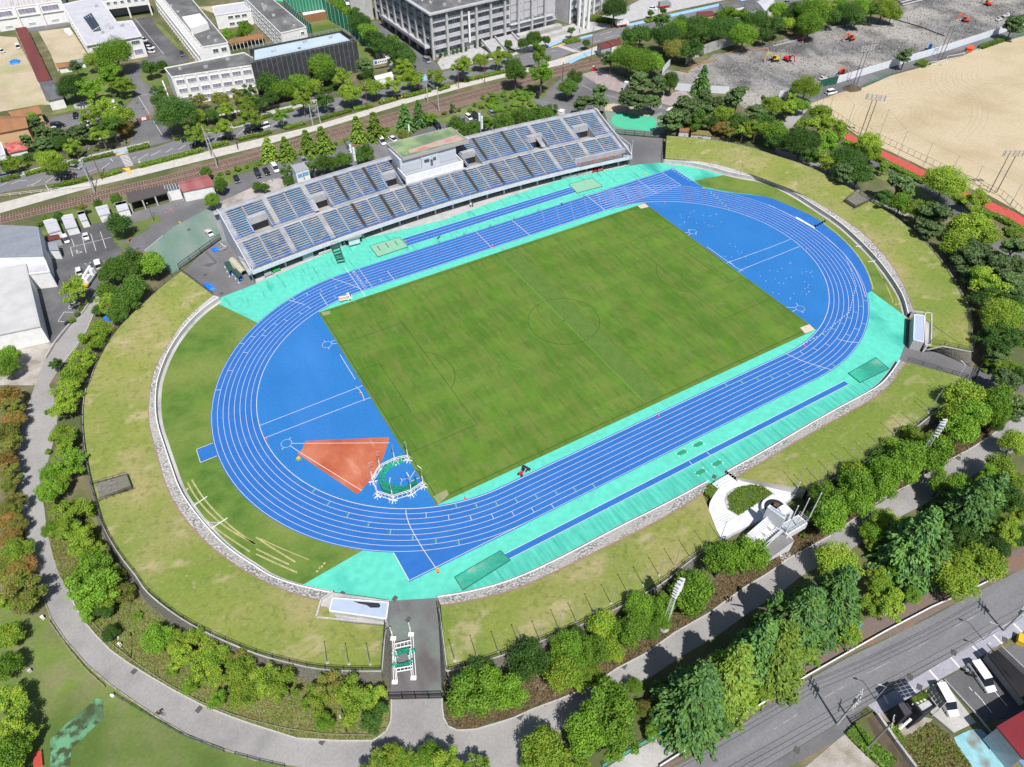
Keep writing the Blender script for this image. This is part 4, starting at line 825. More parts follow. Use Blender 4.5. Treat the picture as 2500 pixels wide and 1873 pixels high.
# ================================================================ BUILDINGS
ROOFG=M('stained flat roof',(.13,.13,.13),(.20,.20,.195),.3,(.10,.10,.10),.1,stretch=(1,.3,1),fine=2);ROOFW=M('white roof deck',(.50,.50,.54),(.44,.44,.48),.3,fine=1.5);ROOFR=M('dark red metal roof',(.17,.045,.04),(.13,.04,.038),.3,stretch=(1,.1,1),fine=2)
ROOFB=M('pale blue membrane',(.44,.53,.60),(.38,.47,.55),.15,fine=1.5);TILEB=M('brown roof tiles',(.32,.15,.07),(.24,.13,.07),.3,stretch=(1,.2,1),fine=3);TILEG=M('grey roof tiles',(.10,.105,.115),(.14,.14,.15),.6,stretch=(1,.2,1),fine=3)
STEELR=M('grey steel roof',(.28,.30,.34),(.24,.26,.30),.25,stretch=(.2,1,1),rough=.45,fine=2);RIBW=M('white ribbed roof',(.50,.50,.50),(.44,.44,.44),.3,rough=.5);MESHB=M('black scaffold netting',(.035,.037,.042),(.055,.057,.062),.7,rough=.7);OFFC=M('office concrete',(.46,.46,.48),(.39,.39,.41),.25,fine=1)
OFFG=M('office glazing',(.10,.15,.17),(.30,.34,.34),.55,rough=.12,spec=.8,lo=.45,hi=.6);PURP=M('curtained glass',(.28,.26,.35),(.20,.19,.26),.7,rough=.2);OCH=M('ochre wall',(.55,.36,.20));RRUST=M('rusting roof',(.50,.50,.51),(.40,.24,.17),.5,stretch=(4,.15,1),lo=.52,hi=.68,fine=2)
_wm={}
def wmesh(w_,h,glass,frame,mull=2,dep=.18):
    k=(round(w_,2),round(h,2),glass.name,frame.name,mull)
    if k not in _wm:
        m=MB();m.box((0,0,0),(w_-.1,.06,h-.1));m.mi=1
        f=.09
        for s in(-1,1): m.box((s*(w_/2-f/2),-.04,0),(f,dep,h));m.box((0,-.04,s*(h/2-f/2)),(w_-2*f,dep,f))
        for i in range(1,mull): m.box((-w_/2+w_*i/mull,-.05,0),(.06,.1,h-2*f))
        _wm[k]=m.mesh('window',[glass,frame])
    return _wm[k]
WP={}
def windows(t,a,b,zs,n,w_,h,glass=GLASS,frame=WHITE,m0=.5,m1=.5,name='window',mull=2,skip=()):
    P=WP.get(t.name)
    if P:
        a,b=[min(P,key=lambda c:math.dist(c,p)) if min(math.dist(c,p) for c in P)<5 else p for p in (a,b)]
        if a==b: return
        c=(sum(p[0] for p in P)/len(P),sum(p[1] for p in P)/len(P))
        if (c[0]-a[0])*(b[1]-a[1])-(c[1]-a[1])*(b[0]-a[0])>0: a,b=b,a;m0,m1=m1,m0
    dx,dy=b[0]-a[0],b[1]-a[1];L=math.hypot(dx,dy);ux,uy=dx/L,dy/L;nx,ny=uy,-ux;me=wmesh(w_,h,glass,frame,mull);me_n=name
    o=t.location
    for r_,z in enumerate(zs):
        for i in range(n):
            if (r_,i) in skip: continue
            s=m0+(L-m0-m1)*(i+.5)/n
            obj(name,me,t,loc=(a[0]+ux*s+nx*.05-o[0],a[1]+uy*s+ny*.05-o[1],z-o[2]),rz=math.atan2(uy,ux))
def ccw(P):
    ar=sum(P[i][0]*P[i-1][1]-P[i-1][0]*P[i][1] for i in range(len(P)));return P if ar<0 else P[::-1]
def block(name,label,cat,P,h,wall,roof,z0=-.05,parapet=.45,group=None,over=0):
    P=ccw(P);t=thing(name,label,cat,(*P[0],0),group=group);WP[t.name]=P
    MB().prism(P,z0,h-.05).build('wall',wall,t,world=True)
    cx=sum(p[0] for p in P)/len(P);cy=sum(p[1] for p in P)/len(P)
    Q=[(cx+(p[0]-cx)*(1+over),cy+(p[1]-cy)*(1+over)) for p in P] if over else P
    if over: MB().prism(Q,h-.3,h).build('roof',roof,t,world=True)
    else: MB().sheet([(cx+(p[0]-cx)*.985,cy+(p[1]-cy)*.985) for p in P],h+.01).build('roof',roof,t,world=True)
    if parapet:
        m=MB()
        for a,b in zip(Q,Q[1:]+Q[:1]): m.bar((*a,h+parapet/2-.1),(*b,h+parapet/2-.1),.3,parapet)
        m.build('parapet',wall,t,world=True)
    return t,P
def gable(name,label,P,h,rise,wall,roof,group=None,cat='building',over=.5,z0=-.05):
    """P: four corners, ridge runs parallel to P0-P1"""
    P=ccw(P);t=thing(name,label,cat,(*P[0],0),group=group);WP[t.name]=P;MB().prism(P,z0,h).build('wall',wall,t,world=True)
    a,b,c,d=[Vector((*p,h)) for p in P];u=(b-a).normalized()*over;v=(d-a).normalized()*over
    a,b,c,d=a-u-v,b+u-v,c+u+v,d-u+v;r0=(a+d)/2+Vector((0,0,rise));r1=(b+c)/2+Vector((0,0,rise))
    for q in ([a,b,r1,r0],[c,d,r0,r1]):
        m=MB();m.add(q,[(0,1,2,3)]);m.add([p-Vector((0,0,.15)) for p in q],[(3,2,1,0)])
        for i in range(4):
            j=(i+1)%4;m.add([q[i]-Vector((0,0,.15)),q[j]-Vector((0,0,.15)),q[j],q[i]],[(0,1,2,3)])
        m.build('roof_slope',roof,t,world=True)
    w=Vector((0,0,rise));m=MB();P3=[Vector((*p,h)) for p in P]
    for p,q in ((P3[0],P3[3]),(P3[1],P3[2])): m.add([p,q,(p+q)/2+w*.9],[(0,1,2),(2,1,0)])
    m.build('gable_end',wall,t,world=True);return t
# --- sports hall, upper left edge
t,P=block('school_hall','long white school hall with rusting ribbed roof at the top left corner','building',[(-170,309),(-81.5,303.6),(-79,336),(-168,342)],9.0,WHITE,RRUST,parapet=.5)
a,b=(-170,309),(-81.5,303.6)
for k in range(10):
    f=k/9;x,y=a[0]+(b[0]-a[0])*f,a[1]+(b[1]-a[1])*f;MB().box((x,y-.5,4.5),(.8,1.0,9)).build('buttress',WHITE,t,world=True)
MB().bar((*(a[0],a[1]-.3),5.3),(b[0],b[1]-.3,5.3),.5,.4).build('ledge',WHITE,t,world=True)
windows(t,a,b,[7.0],9,7.2,2.2,PURP,WHITE,mull=5,m0=.3,m1=.3);windows(t,a,b,[1.6],9,3,.8,GREYP,WHITE,mull=3)
# --- L shaped block with solar panels
P=gl('A540,40 A850,-30 A1000,188 A1130,175 A1212,305 A748,385',8.6)
t,P=block('school_office','white L shaped two storey school block with a solar array on its roof','building',P,8.4,WHITE,ROOFW,over=.02,parapet=.3)
f0,f1=g('A760,395',8.0),g('A1205,318',8.0)
windows(t,f0,f1,[6.3],4,3.4,1.5,GLASS,WHITE,mull=4,m0=.5,m1=.4);windows(t,f0,f1,[2.6],4,3.4,1.9,PURP,WHITE,mull=4,m0=.5,m1=.4)
windows(t,(-81.2,292),(-79,240),[6.2,2.6],12,2.6,1.5,GLASS,WHITE)
sa=thing('solar_panel','black solar array on a white frame on the white school roof','solar panel',(-66,252,8.7))
q=[Vector((*g(s,z),z)) for s,z in (('A715,145',11.2),('A780,108',11.2),('A860,228',9.2),('A795,268',9.2))]
q=[Vector((-71.5,268,8.9)),Vector((-67.6,268.5,11.0)),Vector((-66.6,252,11.0)),Vector((-70.5,251.5,8.9))]
q=[Vector((*g('A715,148',9.0),9.0)),Vector((*g('A785,110',10.6),10.6)),Vector((*g('A860,225',10.6),10.6)),Vector((*g('A797,265',9.0),9.0))]
for i in range(4):
    for j in range(8):
        p=lambda u,v:(q[0].lerp(q[1],u)).lerp(q[3].lerp(q[2],u),v)
        c=[p(i/4+.01,j/8+.006),p(i/4+.24,j/8+.006),p(i/4+.24,j/8+.119),p(i/4+.01,j/8+.119)];MB().add(c,[(0,1,2,3),(3,2,1,0)]).build('panel',SOL if 'SOL' in globals() else globals().setdefault('SOL',M('solar cell',(.012,.015,.03),rough=.15,spec=.7)),sa,world=True)
m=MB()
for p in q: m.tube(p,(p.x,p.y,8.5),.1)
m.bar(q[2],q[3],.15,.15);m.build('frame',WHITE,sa,world=True)
# --- connector over the drive
t,P=block('linking_corridor','white upper storey corridor bridging the school drive','building',[(-65,296),(-45,293.5),(-44.5,302),(-64,304)],9,WHITE,ROOFW,z0=4.6)
windows(t,(-65,296),(-45,293.5),[7.2],6,1.6,1.2,GLASS,WHITE,m0=1,m1=1)
for x in (-64.5,-55,-45.5): MB().box((x,296-(x+65)*.12,2.3),(.7,.7,4.8)).build('column',WHITE,t,world=True)
MB().box((-55,301,2.2),(19,.3,4.5)).build('back_wall',GREYP,t,world=True)
# --- long classroom block
P=gl('A1340,-90 A1580,-90 A1962,372 A1742,410',10)
t,P=block('classroom_block','long white classroom block with dark flat roof and louvred side facing the drive','building',P,10,WHITE,ROOFG)
i0=min(range(4),key=lambda i:math.dist(P[i],g('A1742,410',10)));A0=g('A1340,-90',10);A1=g('A1742,410',10)
d=Vector((A1[0]-A0[0],A1[1]-A0[1])).normalized()
windows(t,A0,A1,[8.4,5.2,2.0],22,3.0,1.5,GLASS,WHITE,m0=.3,m1=.3)
for k in range(23):
    f=k/22;MB().box((A0[0]+(A1[0]-A0[0])*f-1.0,A0[1]+(A1[1]-A0[1])*f,5),(2.0,.3,10)).build('fin',WHITE,t,world=True)
for z in (3.6,6.8): MB().bar((A0[0]-1,A0[1],z),(A1[0]-1,A1[1],z),2.0,.2).build('balcony_slab',WHITE,t,world=True)
B=gl('A1565,150 A1720,120 A1790,200 A1640,250',12.4);MB().prism(B,10,12.6).build('roof_plant_room',WHITE,t,world=True)
windows(t,g('A1745,420',8),g('A1960,385',8),[8.0,4.6],2,2.2,1.6,GLASS,WHITE,m0=3)
# --- white three storey block in front
P=gl('A1418,592 A2100,458 B62,553 A1477,668',10.6)
t,P=block('school_wing','white three storey school wing with stained grey roof behind the roadside trees','building',P,10.6,WHITE,ROOFG)
f0,f1=g('A1477,668',10.6),g('B62,553',10.6)
windows(t,f0,f1,[8.7,5.4,2.1],8,3.2,1.5,PURP,WHITE,m0=.6,m1=.3,mull=3)
for k in range(9): f=k/8;MB().box((f0[0]+(f1[0]-f0[0])*f,f0[1]+(f1[1]-f0[1])*f-.15,5.3),(.35,.5,10.6)).build('pilaster',WHITE,t,world=True)
MB().prism(gl('A1395,705 A1405,703 A1455,830 A1445,833',4),0,4.5).build('fin_wall',WHITE,t,world=True)
# --- low white block, covered walks
t,P=block('low_school_block','low white school block between the two classroom blocks','building',gl('A1830,60 A2110,20 A2160,90 A1850,135',6),6,WHITE,ROOFW)
windows(t,g('A1850,135',6),g('A2160,90',6),[4.4,1.6],3,2.4,1.3,GLASS,WHITE,m0=5,m1=2)
for lab,s,z,mt in (('brown roofed covered walk between the classroom blocks','A1960,345 A2260,280 A2270,320 A1975,378',3.2,TILEB),('long dark red roofed covered walk beside the school yard','A128,243 A225,230 A442,688 A325,702',3.0,ROOFR)):
    P=gl(s,z);t=thing('covered_walk',lab,'covered walk',(*P[0],0));MB().prism(P,z-.25,z).build('roof',mt,t,world=True)
    for i in range(9):
        for a,b in ((P[0],P[3]) if mt is ROOFR else (P[3],P[2]),(P[1],P[2]) if mt is ROOFR else (P[0],P[1])): x,y=a[0]+(b[0]-a[0])*(i+.5)/9,a[1]+(b[1]-a[1])*(i+.5)/9;MB().box((x,y,z/2-.12),(.2,.2,z-.24)).build('post',WHITE,t,world=True)
# --- right hand classroom block
P=gl('A2090,-30 B110,-30 B432,238 B212,290',9)
t,P=block('science_block','white three storey classroom block with black stained roof next to the green netting','building',P,9,WHITE,ROOFG)
windows(t,g('A2090,-30',9),g('B212,290',9),[7.4,4.5,1.7],11,3.4,1.6,GLASS,WHITE,m0=.4,m1=.4,mull=3);windows(t,g('B212,290',9),g('B432,238',9),[7.2],1,1.6,1.2,GLASS,WHITE,m0=8,m1=.5)
for q in ('B60,60','B85,75','B70,90'): c=g(q,9.2);MB().box((*c,9.9),(1.2,1,1.5)).build('roof_fan',STEEL,t,world=True)
# --- scaffolded hall
P=gl('B-20,432 B722,282 B822,352 B-20,528',12)
t,P=block('scaffolded_hall','hall with pale blue roof wrapped in black scaffold netting','building',P,12,MESHB,ROOFB,parapet=.3)
P=ccw(P);ring=[]
cx=sum(p[0] for p in P)/4;cy=sum(p[1] for p in P)/4
E_=[(p[0]+(1.5 if p[0]>cx else -1.5),p[1]+(1.5 if p[1]>cy else -1.5)) for p in P]
for a,b in zip(E_,E_[1:]+E_[:1]):
    m=MB();n=max(2,int(math.dist(a,b)/1.9));
    m.bar((*a,6),(*b,6),.05,12.4);m.build('netting',MESHB,t,world=True)
    m=MB()
    for k in range(n+1):
        x,y=a[0]+(b[0]-a[0])*k/n,a[1]+(b[1]-a[1])*k/n
        m.tube((x,y-.08,0),(x,y-.08,13.4),.045,n=4)
    for z in (12.3,12.9,13.3): m.bar((*a,z),(*b,z),.06,.06)
    m.build('scaffold_tubes',STEEL,t,world=True)['kind']='stuff'
# --- archery range netting
NET=M('green netting',(.015,.20,.11),(.02,.26,.15),.5,stretch=(1,1,.3),rough=.8)
def nets(s,hs,label):
    A=gl(s);t=thing('net_fence',label,'net fence',(*A[0],0),group='tall green nets')
    n=14;R=resample(A,n)
    for i,(p,q) in enumerate(zip(R,R[1:])):
        h0=hs[0]+(hs[1]-hs[0])*i/(n-1);MB().bar((*p,h0/2+.2),(*q,h0/2+.2),.04,h0).build('net_panel',NET,t,world=True)
        MB().tube((*p,0),(*p,h0+.6),.16).build('post',STEEL,t,world=True)
nets('B590,150 B800,270 B1012,440',(8.2,4),'tall green net fence beside the tree lined path');nets('B260,130 B380,230 B490,305',(7,4.5),'tall green net fence along the classroom block');nets('B260,130 B400,105 B600,80',(7.5,7.5),'tall green net behind the archery target shed')
P=gl('B400,110 B595,78 B605,95 B408,132',3.5);t=thing('target_shed','brown target shed with white rack at the end of the grass range','shed',(*P[0],0));MB().prism(P,0,3.4).build('wall',TILEB,t,world=True);MB().sheet(P,3.45).build('roof',WHITE,t,world=True)
a,b=gl('B415,178 B605,150');MB().bar((*a,1),(*b,1),.4,1.6).build('white_rack',WHITE,t,world=True)
# --- small sheds and houses on the school side
gable('tiled_pavilion','small pavilion with dark grey tiled gable roof beside the school yard',gl('A345,705 A445,692 A535,830 A410,858',4.2),4.0,1.5,WHITE,TILEG)
t=gable('tiled_house','ochre walled house with brown tiled roof at the left edge',[(-124,185),(-106,187.5),(-107.5,176),(-125.5,173.5)] and gl('A-120,990 A215,1000 A225,1085 A-110,1150',6),5.6,1.6,OCH,TILEB);windows(t,g('A50,1120',4),g('A225,1085',4),[3.2],2,2.4,1.3,GLASS,WHITE)
gable('tiled_outhouse','ochre outhouse with brown tiled roof behind the ochre house',gl('A60,955 A310,905 A345,965 A120,1010',5),4.6,1.2,OCH,TILEB)
gable('red_shed','white shed with red metal roof at the left edge by the road',gl('A55,1228 A190,1215 A220,1275 A80,1305',3.6),3.4,.5,WHITE,M('bright red roof',(.42,.05,.05),(.5,.2,.18),.6,fine=2))
block('white_shed','white flat roofed shed left of the red roofed shed','shed',gl('A-60,1250 A10,1230 A45,1330 A-40,1350',3),3,WHITE,ROOFW)
for lab,s,z,mt in (('small hut with pale pink roof in the school yard','A485,540 A580,530 A600,560 A500,575',2.6,TILEB),('small hut with pale green roof in the school yard','A610,515 A700,500 A720,525 A625,540',2.6,GPAINT)): gable('garden_hut',lab,gl(s,z),2.3,.5,WHITE,mt,cat='hut')
# --- left hand gym complex
P=gl('E-260,262 E322,290 E366,536 E-260,552',7.5)
t,P=block('gymnasium','gymnasium with seamed grey steel roof at the left edge','building',P,7.3,WHITE,STEELR,over=.012,parapet=0)
m=MB();a0,a1,b0,b1=[Vector((*g(s,7.5),7.33)) for s in ('E-250,265','E320,292','E-250,550','E362,533')]
for k in range(60): f=k/60;p,q=a0.lerp(a1,f),b0.lerp(b1,f);m.bar(p,q,.08,.08)
m.build('roof_seams',STEELR,t,world=True)['kind']='stuff'
P=gl('E-260,545 E366,533 E425,680 E-260,760',5);t,P=block('changing_rooms','white two storey block between the grey roof and the ribbed white roof','building',P,4.8,WHITE,ROOFW)
windows(t,g('E-260,640',3),g('E240,600',5),[3.6],4,2.4,1.2,GLASS,WHITE);
P=gl('E-260,715 E215,607 E340,1140 E-260,1265',5.6);t,P=block('pool_hall','hall with ribbed white metal roof beside the dark parking lot','building',P,5.4,WHITE,RIBW,over=.015,parapet=0)
a0,a1,b0,b1=[Vector((*g(s,5.6),5.44)) for s in ('E-255,715','E213,609','E-255,1260','E335,1137')]
me=None
for k in range(64):
    f=(k+.5)/64;MB().bar(a0.lerp(b0,f),a1.lerp(b1,f),.13,.1).build('roof_rib',RIBW,t,world=True)
gable('entrance_canopy','small grey ribbed canopy at the gymnasium entrance',gl('E375,424 E480,430 E497,488 E395,490',3.2),3.0,.15,WHITE,STEELR,cat='canopy',over=.2)
gable('bicycle_shed','low brown roofed shelter behind the gymnasium',gl('E385,372 E495,356 E510,385 E390,410',2.6),2.3,.15,GREYP,ROOFR,cat='shelter',over=.2)
for i,(s,red) in enumerate((('E370,242 E475,217 E516,316 E415,345',0),('E520,200 E620,183 E660,285 E566,306',0),('E660,170 E718,155 E748,226 E690,240',1),('E820,125 E920,103 E943,175 E850,195',0),('E985,90 E1080,68 E1105,135 E1015,158',1))):
    P=gl(s,2.6);lab=('white metal garden shed, nearest the gymnasium, on the railway side lawn','second white metal garden shed from the gymnasium on the lawn','small shed with a red topped roof between two white sheds','white metal shed on the lawn left of the dark tree','white shed with a striped red edge nearest the garages')[i]
    t,P2=block('storage_shed',lab,'shed',P,2.5,WHITE,ROOFW,parapet=0,over=.05,group='sheds on the lawn by the railway')
    a,b=Vector((*P[0],2.56)),Vector((*P[1],2.56));c,d=Vector((*P[3],2.56)),Vector((*P[2],2.56));MB().bar(a.lerp(c,.02),b.lerp(d,.02),.1,.1).build('ridge',WHITE,t,world=True)
    if red: MB().add([p+Vector((0,0,.01)) for p in (a,b,b.lerp(d,.3),a.lerp(c,.3))],[(0,1,2,3),(3,2,1,0)]).build('red_edge',ROOFR,t,world=True)
    MB().bar(a.lerp(c,.33),b.lerp(d,.33),.08,.06).build('roof_step',GREYP,t,world=True)
# garages by the railway
P=gl('E1080,15 A1400,1635 E1450,-5 E1110,88',3.4)
P=gl('A1080,1660 A1400,1595 A1440,1655 E1110,88',3.4);t=thing('garage','dark brown roofed open garage by the railway','garage',(*P[0],0));MB().prism(P,3.1,3.4).build('roof',M('dark brown roof',(.09,.075,.075)),t,world=True)
Pc=ccw(P);MB().bar((*P[0],1.6),(*P[1],1.6),.2,3.1).build('back_wall',GREYP,t,world=True)
for f in (0,.33,.66,1): x,y=P[3][0]+(P[2][0]-P[3][0])*f,P[3][1]+(P[2][1]-P[3][1])*f;MB().box((x,y,1.5),(.4,.4,3.1)).build('pillar',CONCL,t,world=True)
t=gable('equipment_garage','white garage with dull red roof by the railway',gl('A1570,1640 A1832,1588 A1778,1497 A1530,1562',3.9),3.6,.7,WHITE,M('dull red roof',(.27,.085,.09),(.31,.13,.13),.4,stretch=(1,.1,1)),over=.3)
a,b=g('E1600,35',1.4),g('A1850,1640',1.4)
P=gl('A1412,1600 A1530,1575 A1545,1625 A1430,1650',3.4);t,P=block('glazed_link','glazed lean-to between the brown and red garage roofs','building',P,3.3,WHITE,GLASS,parapet=0)
for k in range(6): f=k/5;p=Vector((*P[0],3.35)).lerp(Vector((*P[1],3.35)),f);q=Vector((*P[3],3.35)).lerp(Vector((*P[2],3.35)),f);MB().bar(p,q,.1,.08).build('glazing_bar',WHITE,t,world=True)
# --- office building
O0=Vector((47.2,173.3));ux=Vector((1,.085)).normalized();uy=Vector((-.022,1)).normalized();W_,Dp,HO=66,62,18.6
def oc(u,v): p=O0+ux*u+uy*v;return (p.x,p.y)
t=thing('office_building','large concrete office building with tall columns and five floors of glazing','office building',(*oc(0,0),0))
core=[oc(1.6,1.6),oc(W_,1.6),oc(W_,Dp),oc(1.6,Dp)];MB().prism(core,0,HO-.1).build('wall',OFFG if 0 else OFFC,t,world=True)
roof=[oc(-1.3,-1.3),oc(40,-1.3),oc(40,4),oc(W_+1,4),oc(W_+1,Dp+1),oc(-1.3,Dp+1)];MB().prism(roof,HO-.55,HO+.1).build('roof_slab',OFFC,t,world=True)
MB().sheet([oc(.2,.2),oc(39,.2),oc(39,5),oc(W_,5),oc(W_,Dp),oc(.2,Dp)],HO+.13).build('roof_deck',ROOFG,t,world=True)
NC=9
for k in range(NC):
    for (u,v) in ((k*7.4,0),(0,(k)*7.4)) if k else ((0,0),): x,y=oc(u,v);MB().box((x,y,(HO-.5)/2),(.95,.95,HO-.5),math.atan2(ux.y,ux.x)).build('column',CONCL,t,world=True)
zf=[3.9,7.4,10.9,14.4]
for z in zf:
    for a,b in ((oc(.6,.9),oc(40 if z>7 else W_,.9)),(oc(.9,.6),oc(.9,Dp))):
        MB().bar((*a,z),(*b,z),1.5,.35).build('floor_slab',OFFC,t,world=True)
        MB().bar((*a,z+.75),(*b,z+.75),.35,.9).build('spandrel',OFFC,t,world=True)
wmo=lambda:0
for r,z in enumerate([2.2]+[q+2.2 for q in zf]):
    for k in range(8):
        if r and k>=5 and r!=1: continue
        if r==0 and k in(2,3,4): continue
        for j in range(2):
            a=oc(k*7.4+.7+j*3.05,1.55);b=oc(k*7.4+3.6+j*3.05,1.55);c=((a[0]+b[0])/2,(a[1]+b[1])/2);obj('window',wmesh(2.85,1.75,OFFG,STEEL,3),t,loc=(c[0]-t.location[0],c[1]-t.location[1],z),rz=math.atan2(ux.y,ux.x))
    for k in range(8):
        for j in range(2):
            a=oc(1.55,k*7.4+.7+j*3.05);b=oc(1.55,k*7.4+3.6+j*3.05);c=((a[0]+b[0])/2,(a[1]+b[1])/2);obj('window',wmesh(2.85,1.75,OFFG,STEEL,3),t,loc=(c[0]-t.location[0],c[1]-t.location[1],z),rz=math.atan2(uy.y,uy.x)+math.pi)
MB().bar((*oc(-.9,3),4.1),(*oc(-.9,50),4.1),3.0,.5).build('side_gallery',OFFC,t,world=True);MB().bar((*oc(-2.4,3),4.9),(*oc(-2.4,50),4.9),.2,1.1).build('gallery_parapet',OFFC,t,world=True)
for k in range(3):
    u=40+k*7.4+3.9
    for z in (8.8,12.0,15.2): a=oc(u-3,1.4);b=oc(u+3,1.4);MB().bar((*a,z),(*b,z),.25,2.9).build('tiled_panel',M('tiled panel',(.45,.45,.47),(.40,.40,.42),2) if 'TP_' not in globals() else TP_,t,world=True)
for z in (6.2,): MB().bar((*oc(40,.2),z),(*oc(64,.2),z),1.6,.3).build('balcony_slab',OFFC,t,world=True)
x,y=oc(18.2,-.6);MB().box((x,y,9.8),(.9,.12,12.5),.08).build('vertical_sign',WHITE,t,world=True)
m=MB()
for i in range(10): a=oc(24,-1.2-i*.9);b=oc(40,-1.2-i*.9);m.bar((*a,2.6-i*.26),(*b,2.6-i*.26),.95,.3)
m.build('entrance_steps',CONCL,t,world=True)
for u in (24,31,40): a=oc(u,-1);b=oc(u,-10);MB().bar((*a,3.4),(*b,.9),.5,.9).build('stair_wall',OFFC,t,world=True)
for u0,u1,v,z in ((42,66,-3,2.6),(46,70,-7,1.4)): MB().bar((*oc(u0,v),z/2),(*oc(u1,v),z/2),3,z).build('plinth_terrace',CONC,t,world=True)
pl=None
for k in range(3):
    c=g(('C572,225','C612,238','C650,250')[k]);s_=thing('concrete_pylon','tall white concrete pylon right of the office building, %s of three'%('left','middle','right')[k],'pylon',(*c,0),group='tall white pylons');MB().box((0,0,10),(1.1,1.1,20)).build('shaft',WHITE,s_);MB().box((0,0,19),(1.6,1.6,.8)).build('head',CONCL,s_)
def colonnade(lab,A,B,dep,h,nf,nc,z0=0):
    A=Vector(A);B=Vector(B);u=(B-A).normalized();v=Vector((-u.y,u.x));P=[A,B,B+v*dep,A+v*dep]
    t,P2=block('office_annex',lab,'building',[tuple(p) for p in P],h,OFFC,ROOFG);L=(B-A).length
    for k in range(nc+1): c=A+u*(L*k/nc)-v*.7;MB().box((c.x,c.y,h/2),(.7,.7,h)).build('column',WHITE,t,world=True)
    windows(t,tuple(A),tuple(B),[h/nf*(i+.55) for i in range(nf)],nc,L/nc-1.2,h/nf*.5,GLASS,STEEL,m0=.1,m1=.1)
colonnade('dark glazed annex behind the white pylons',(121,181),(150,190),25,13,4,5);colonnade('grey colonnaded building by the parked truck at the top edge',(176,204),(215,222),20,9,2,5)
t,P=block('stair_block','white service block with outside stairs behind the dark tree path','building',[(34,233),(44.5,233),(44.5,262),(34,262)],17,CONCL,ROOFG)
m=MB()
for i in range(5): z=2+i*3;m.bar((33.2,234+((i%2)*7),z),(33.2,241-((i%2)*7),z+3),1.4,.25);m.bar((33.2,234,z+3 if i%2 else z+3),(33.2,236,z+3),1.6,.2)
m.build('outside_stairs',WHITE,t,world=True)
# small buildings round the crossing and the far street
for lab,s,z,wl,rf in (('station shed with rusty red roof by the crossing, left one','C735,372 C830,350 C850,395 C770,415',4.2,GREYP,ROOFR),('station shed with rusty red roof by the crossing, right one','C815,350 C920,325 C950,370 C860,392',4.4,WHITE,ROOFR),('house with dull red roof behind the plane trees','C1590,100 C1720,88 C1745,125 C1610,140',5,OCH,ROOFR),('flat grey roofed white house near the top edge','C1785,20 C1960,-10 C2000,45 C1830,80',6,WHITE,ROOFG),('dark grey roofed house at the top edge','C2000,10 C2090,-10 C2110,70 C2020,110',5,WHITE,TILEG),('wide flat roofed white building at the top right','C2110,10 D30,-50 D60,20 C2180,90',5,WHITE,ROOFW)):
    gable('trackside_building',lab,gl(s,z),z-.3,.3,wl,rf,over=.2)
t,P=block('toilet_block','small toilet block with brown roof left of the green roofed one','building',gl('C1455,1075 C1530,1065 C1525,1130 C1440,1125',3),2.8,WHITE,TILEB,parapet=0,over=.06)
t,P=block('ticket_office','low white building with mossy green roof at the bend bank','building',gl('C1550,1110 C1690,1125 C1720,1165 C1545,1150',3),2.8,WHITE,M('mossy roof',(.16,.17,.05),(.24,.17,.08),.5,fine=2),parapet=0,over=.05)
windows(t,g('C1545,1150',3),g('C1720,1165',3),[1.6],2,1.2,.9,GLASS,WHITE,m0=3,m1=4)
# walls of the building site
def wallrun(s,h,mat,label,name='site_wall',group='walls round the building site',pan=3.6,th=.15):
    A=gl(s);t=thing(name,label,'wall',(*A[0],0),group=group);L=sum(math.dist(a,b) for a,b in zip(A,A[1:]));R=resample(A,max(2,int(L/pan)+1))
    for p,q in zip(R,R[1:]):
        v=Vector((q[0]-p[0],q[1]-p[1])).normalized()*.03;MB().bar((p[0]+v.x,p[1]+v.y,h/2),(q[0]-v.x,q[1]-v.y,h/2),th,h).build('wall_panel',mat,t,world=True)
    return t
WWALL=M('white hoarding',(.62,.65,.70),(.58,.61,.66),.5);DGW=M('dark green hoarding',(.015,.09,.055))
wallrun('D590,718 D1100,565 D1500,450 D2060,268 D2600,110',3.0,WWALL,'long white hoarding between the building site and the sand field');wallrun('D442,752 D588,720',3.0,DGW,'short dark green hoarding left of the long white one');wallrun('D170,825 D300,795',2.8,DGW,'dark green hoarding behind the round tree');wallrun('D85,845 D165,832',2.8,WWALL,'white hoarding panel left of the dark green one')
wallrun('C1400,775 C1570,795',2.8,WWALL,'white hoarding left of the pine trees');wallrun('C1700,800 C1860,810',2.8,WWALL,'white hoarding among the pine trees');wallrun('C1290,640 C1360,560',2.8,WWALL,'white hoarding at the corner of the building site');wallrun('C1490,560 C1560,505 C1700,450 C1880,395 C1990,360',4.2,CONC,'old concrete retaining wall behind the building site',name='concrete_wall')
FT=M('brick edging',(.38,.20,.13));wallrun('C1440,610 C1520,630 C1560,570 C1750,520 C1960,420 C2060,440 C2203,420',.6,FT,'old orange footing running across the building site',name='footing',pan=4);wallrun('D40,400 D260,350 D500,250 D800,200 D960,235 D1060,228',.5,CONCL,'pale old footing along the trees of the building site',name='footing',pan=5)
wallrun('D1070,165 D1300,230 D1520,315',.35,DARK,'thin dark kerb crossing the building site',name='footing',pan=6)
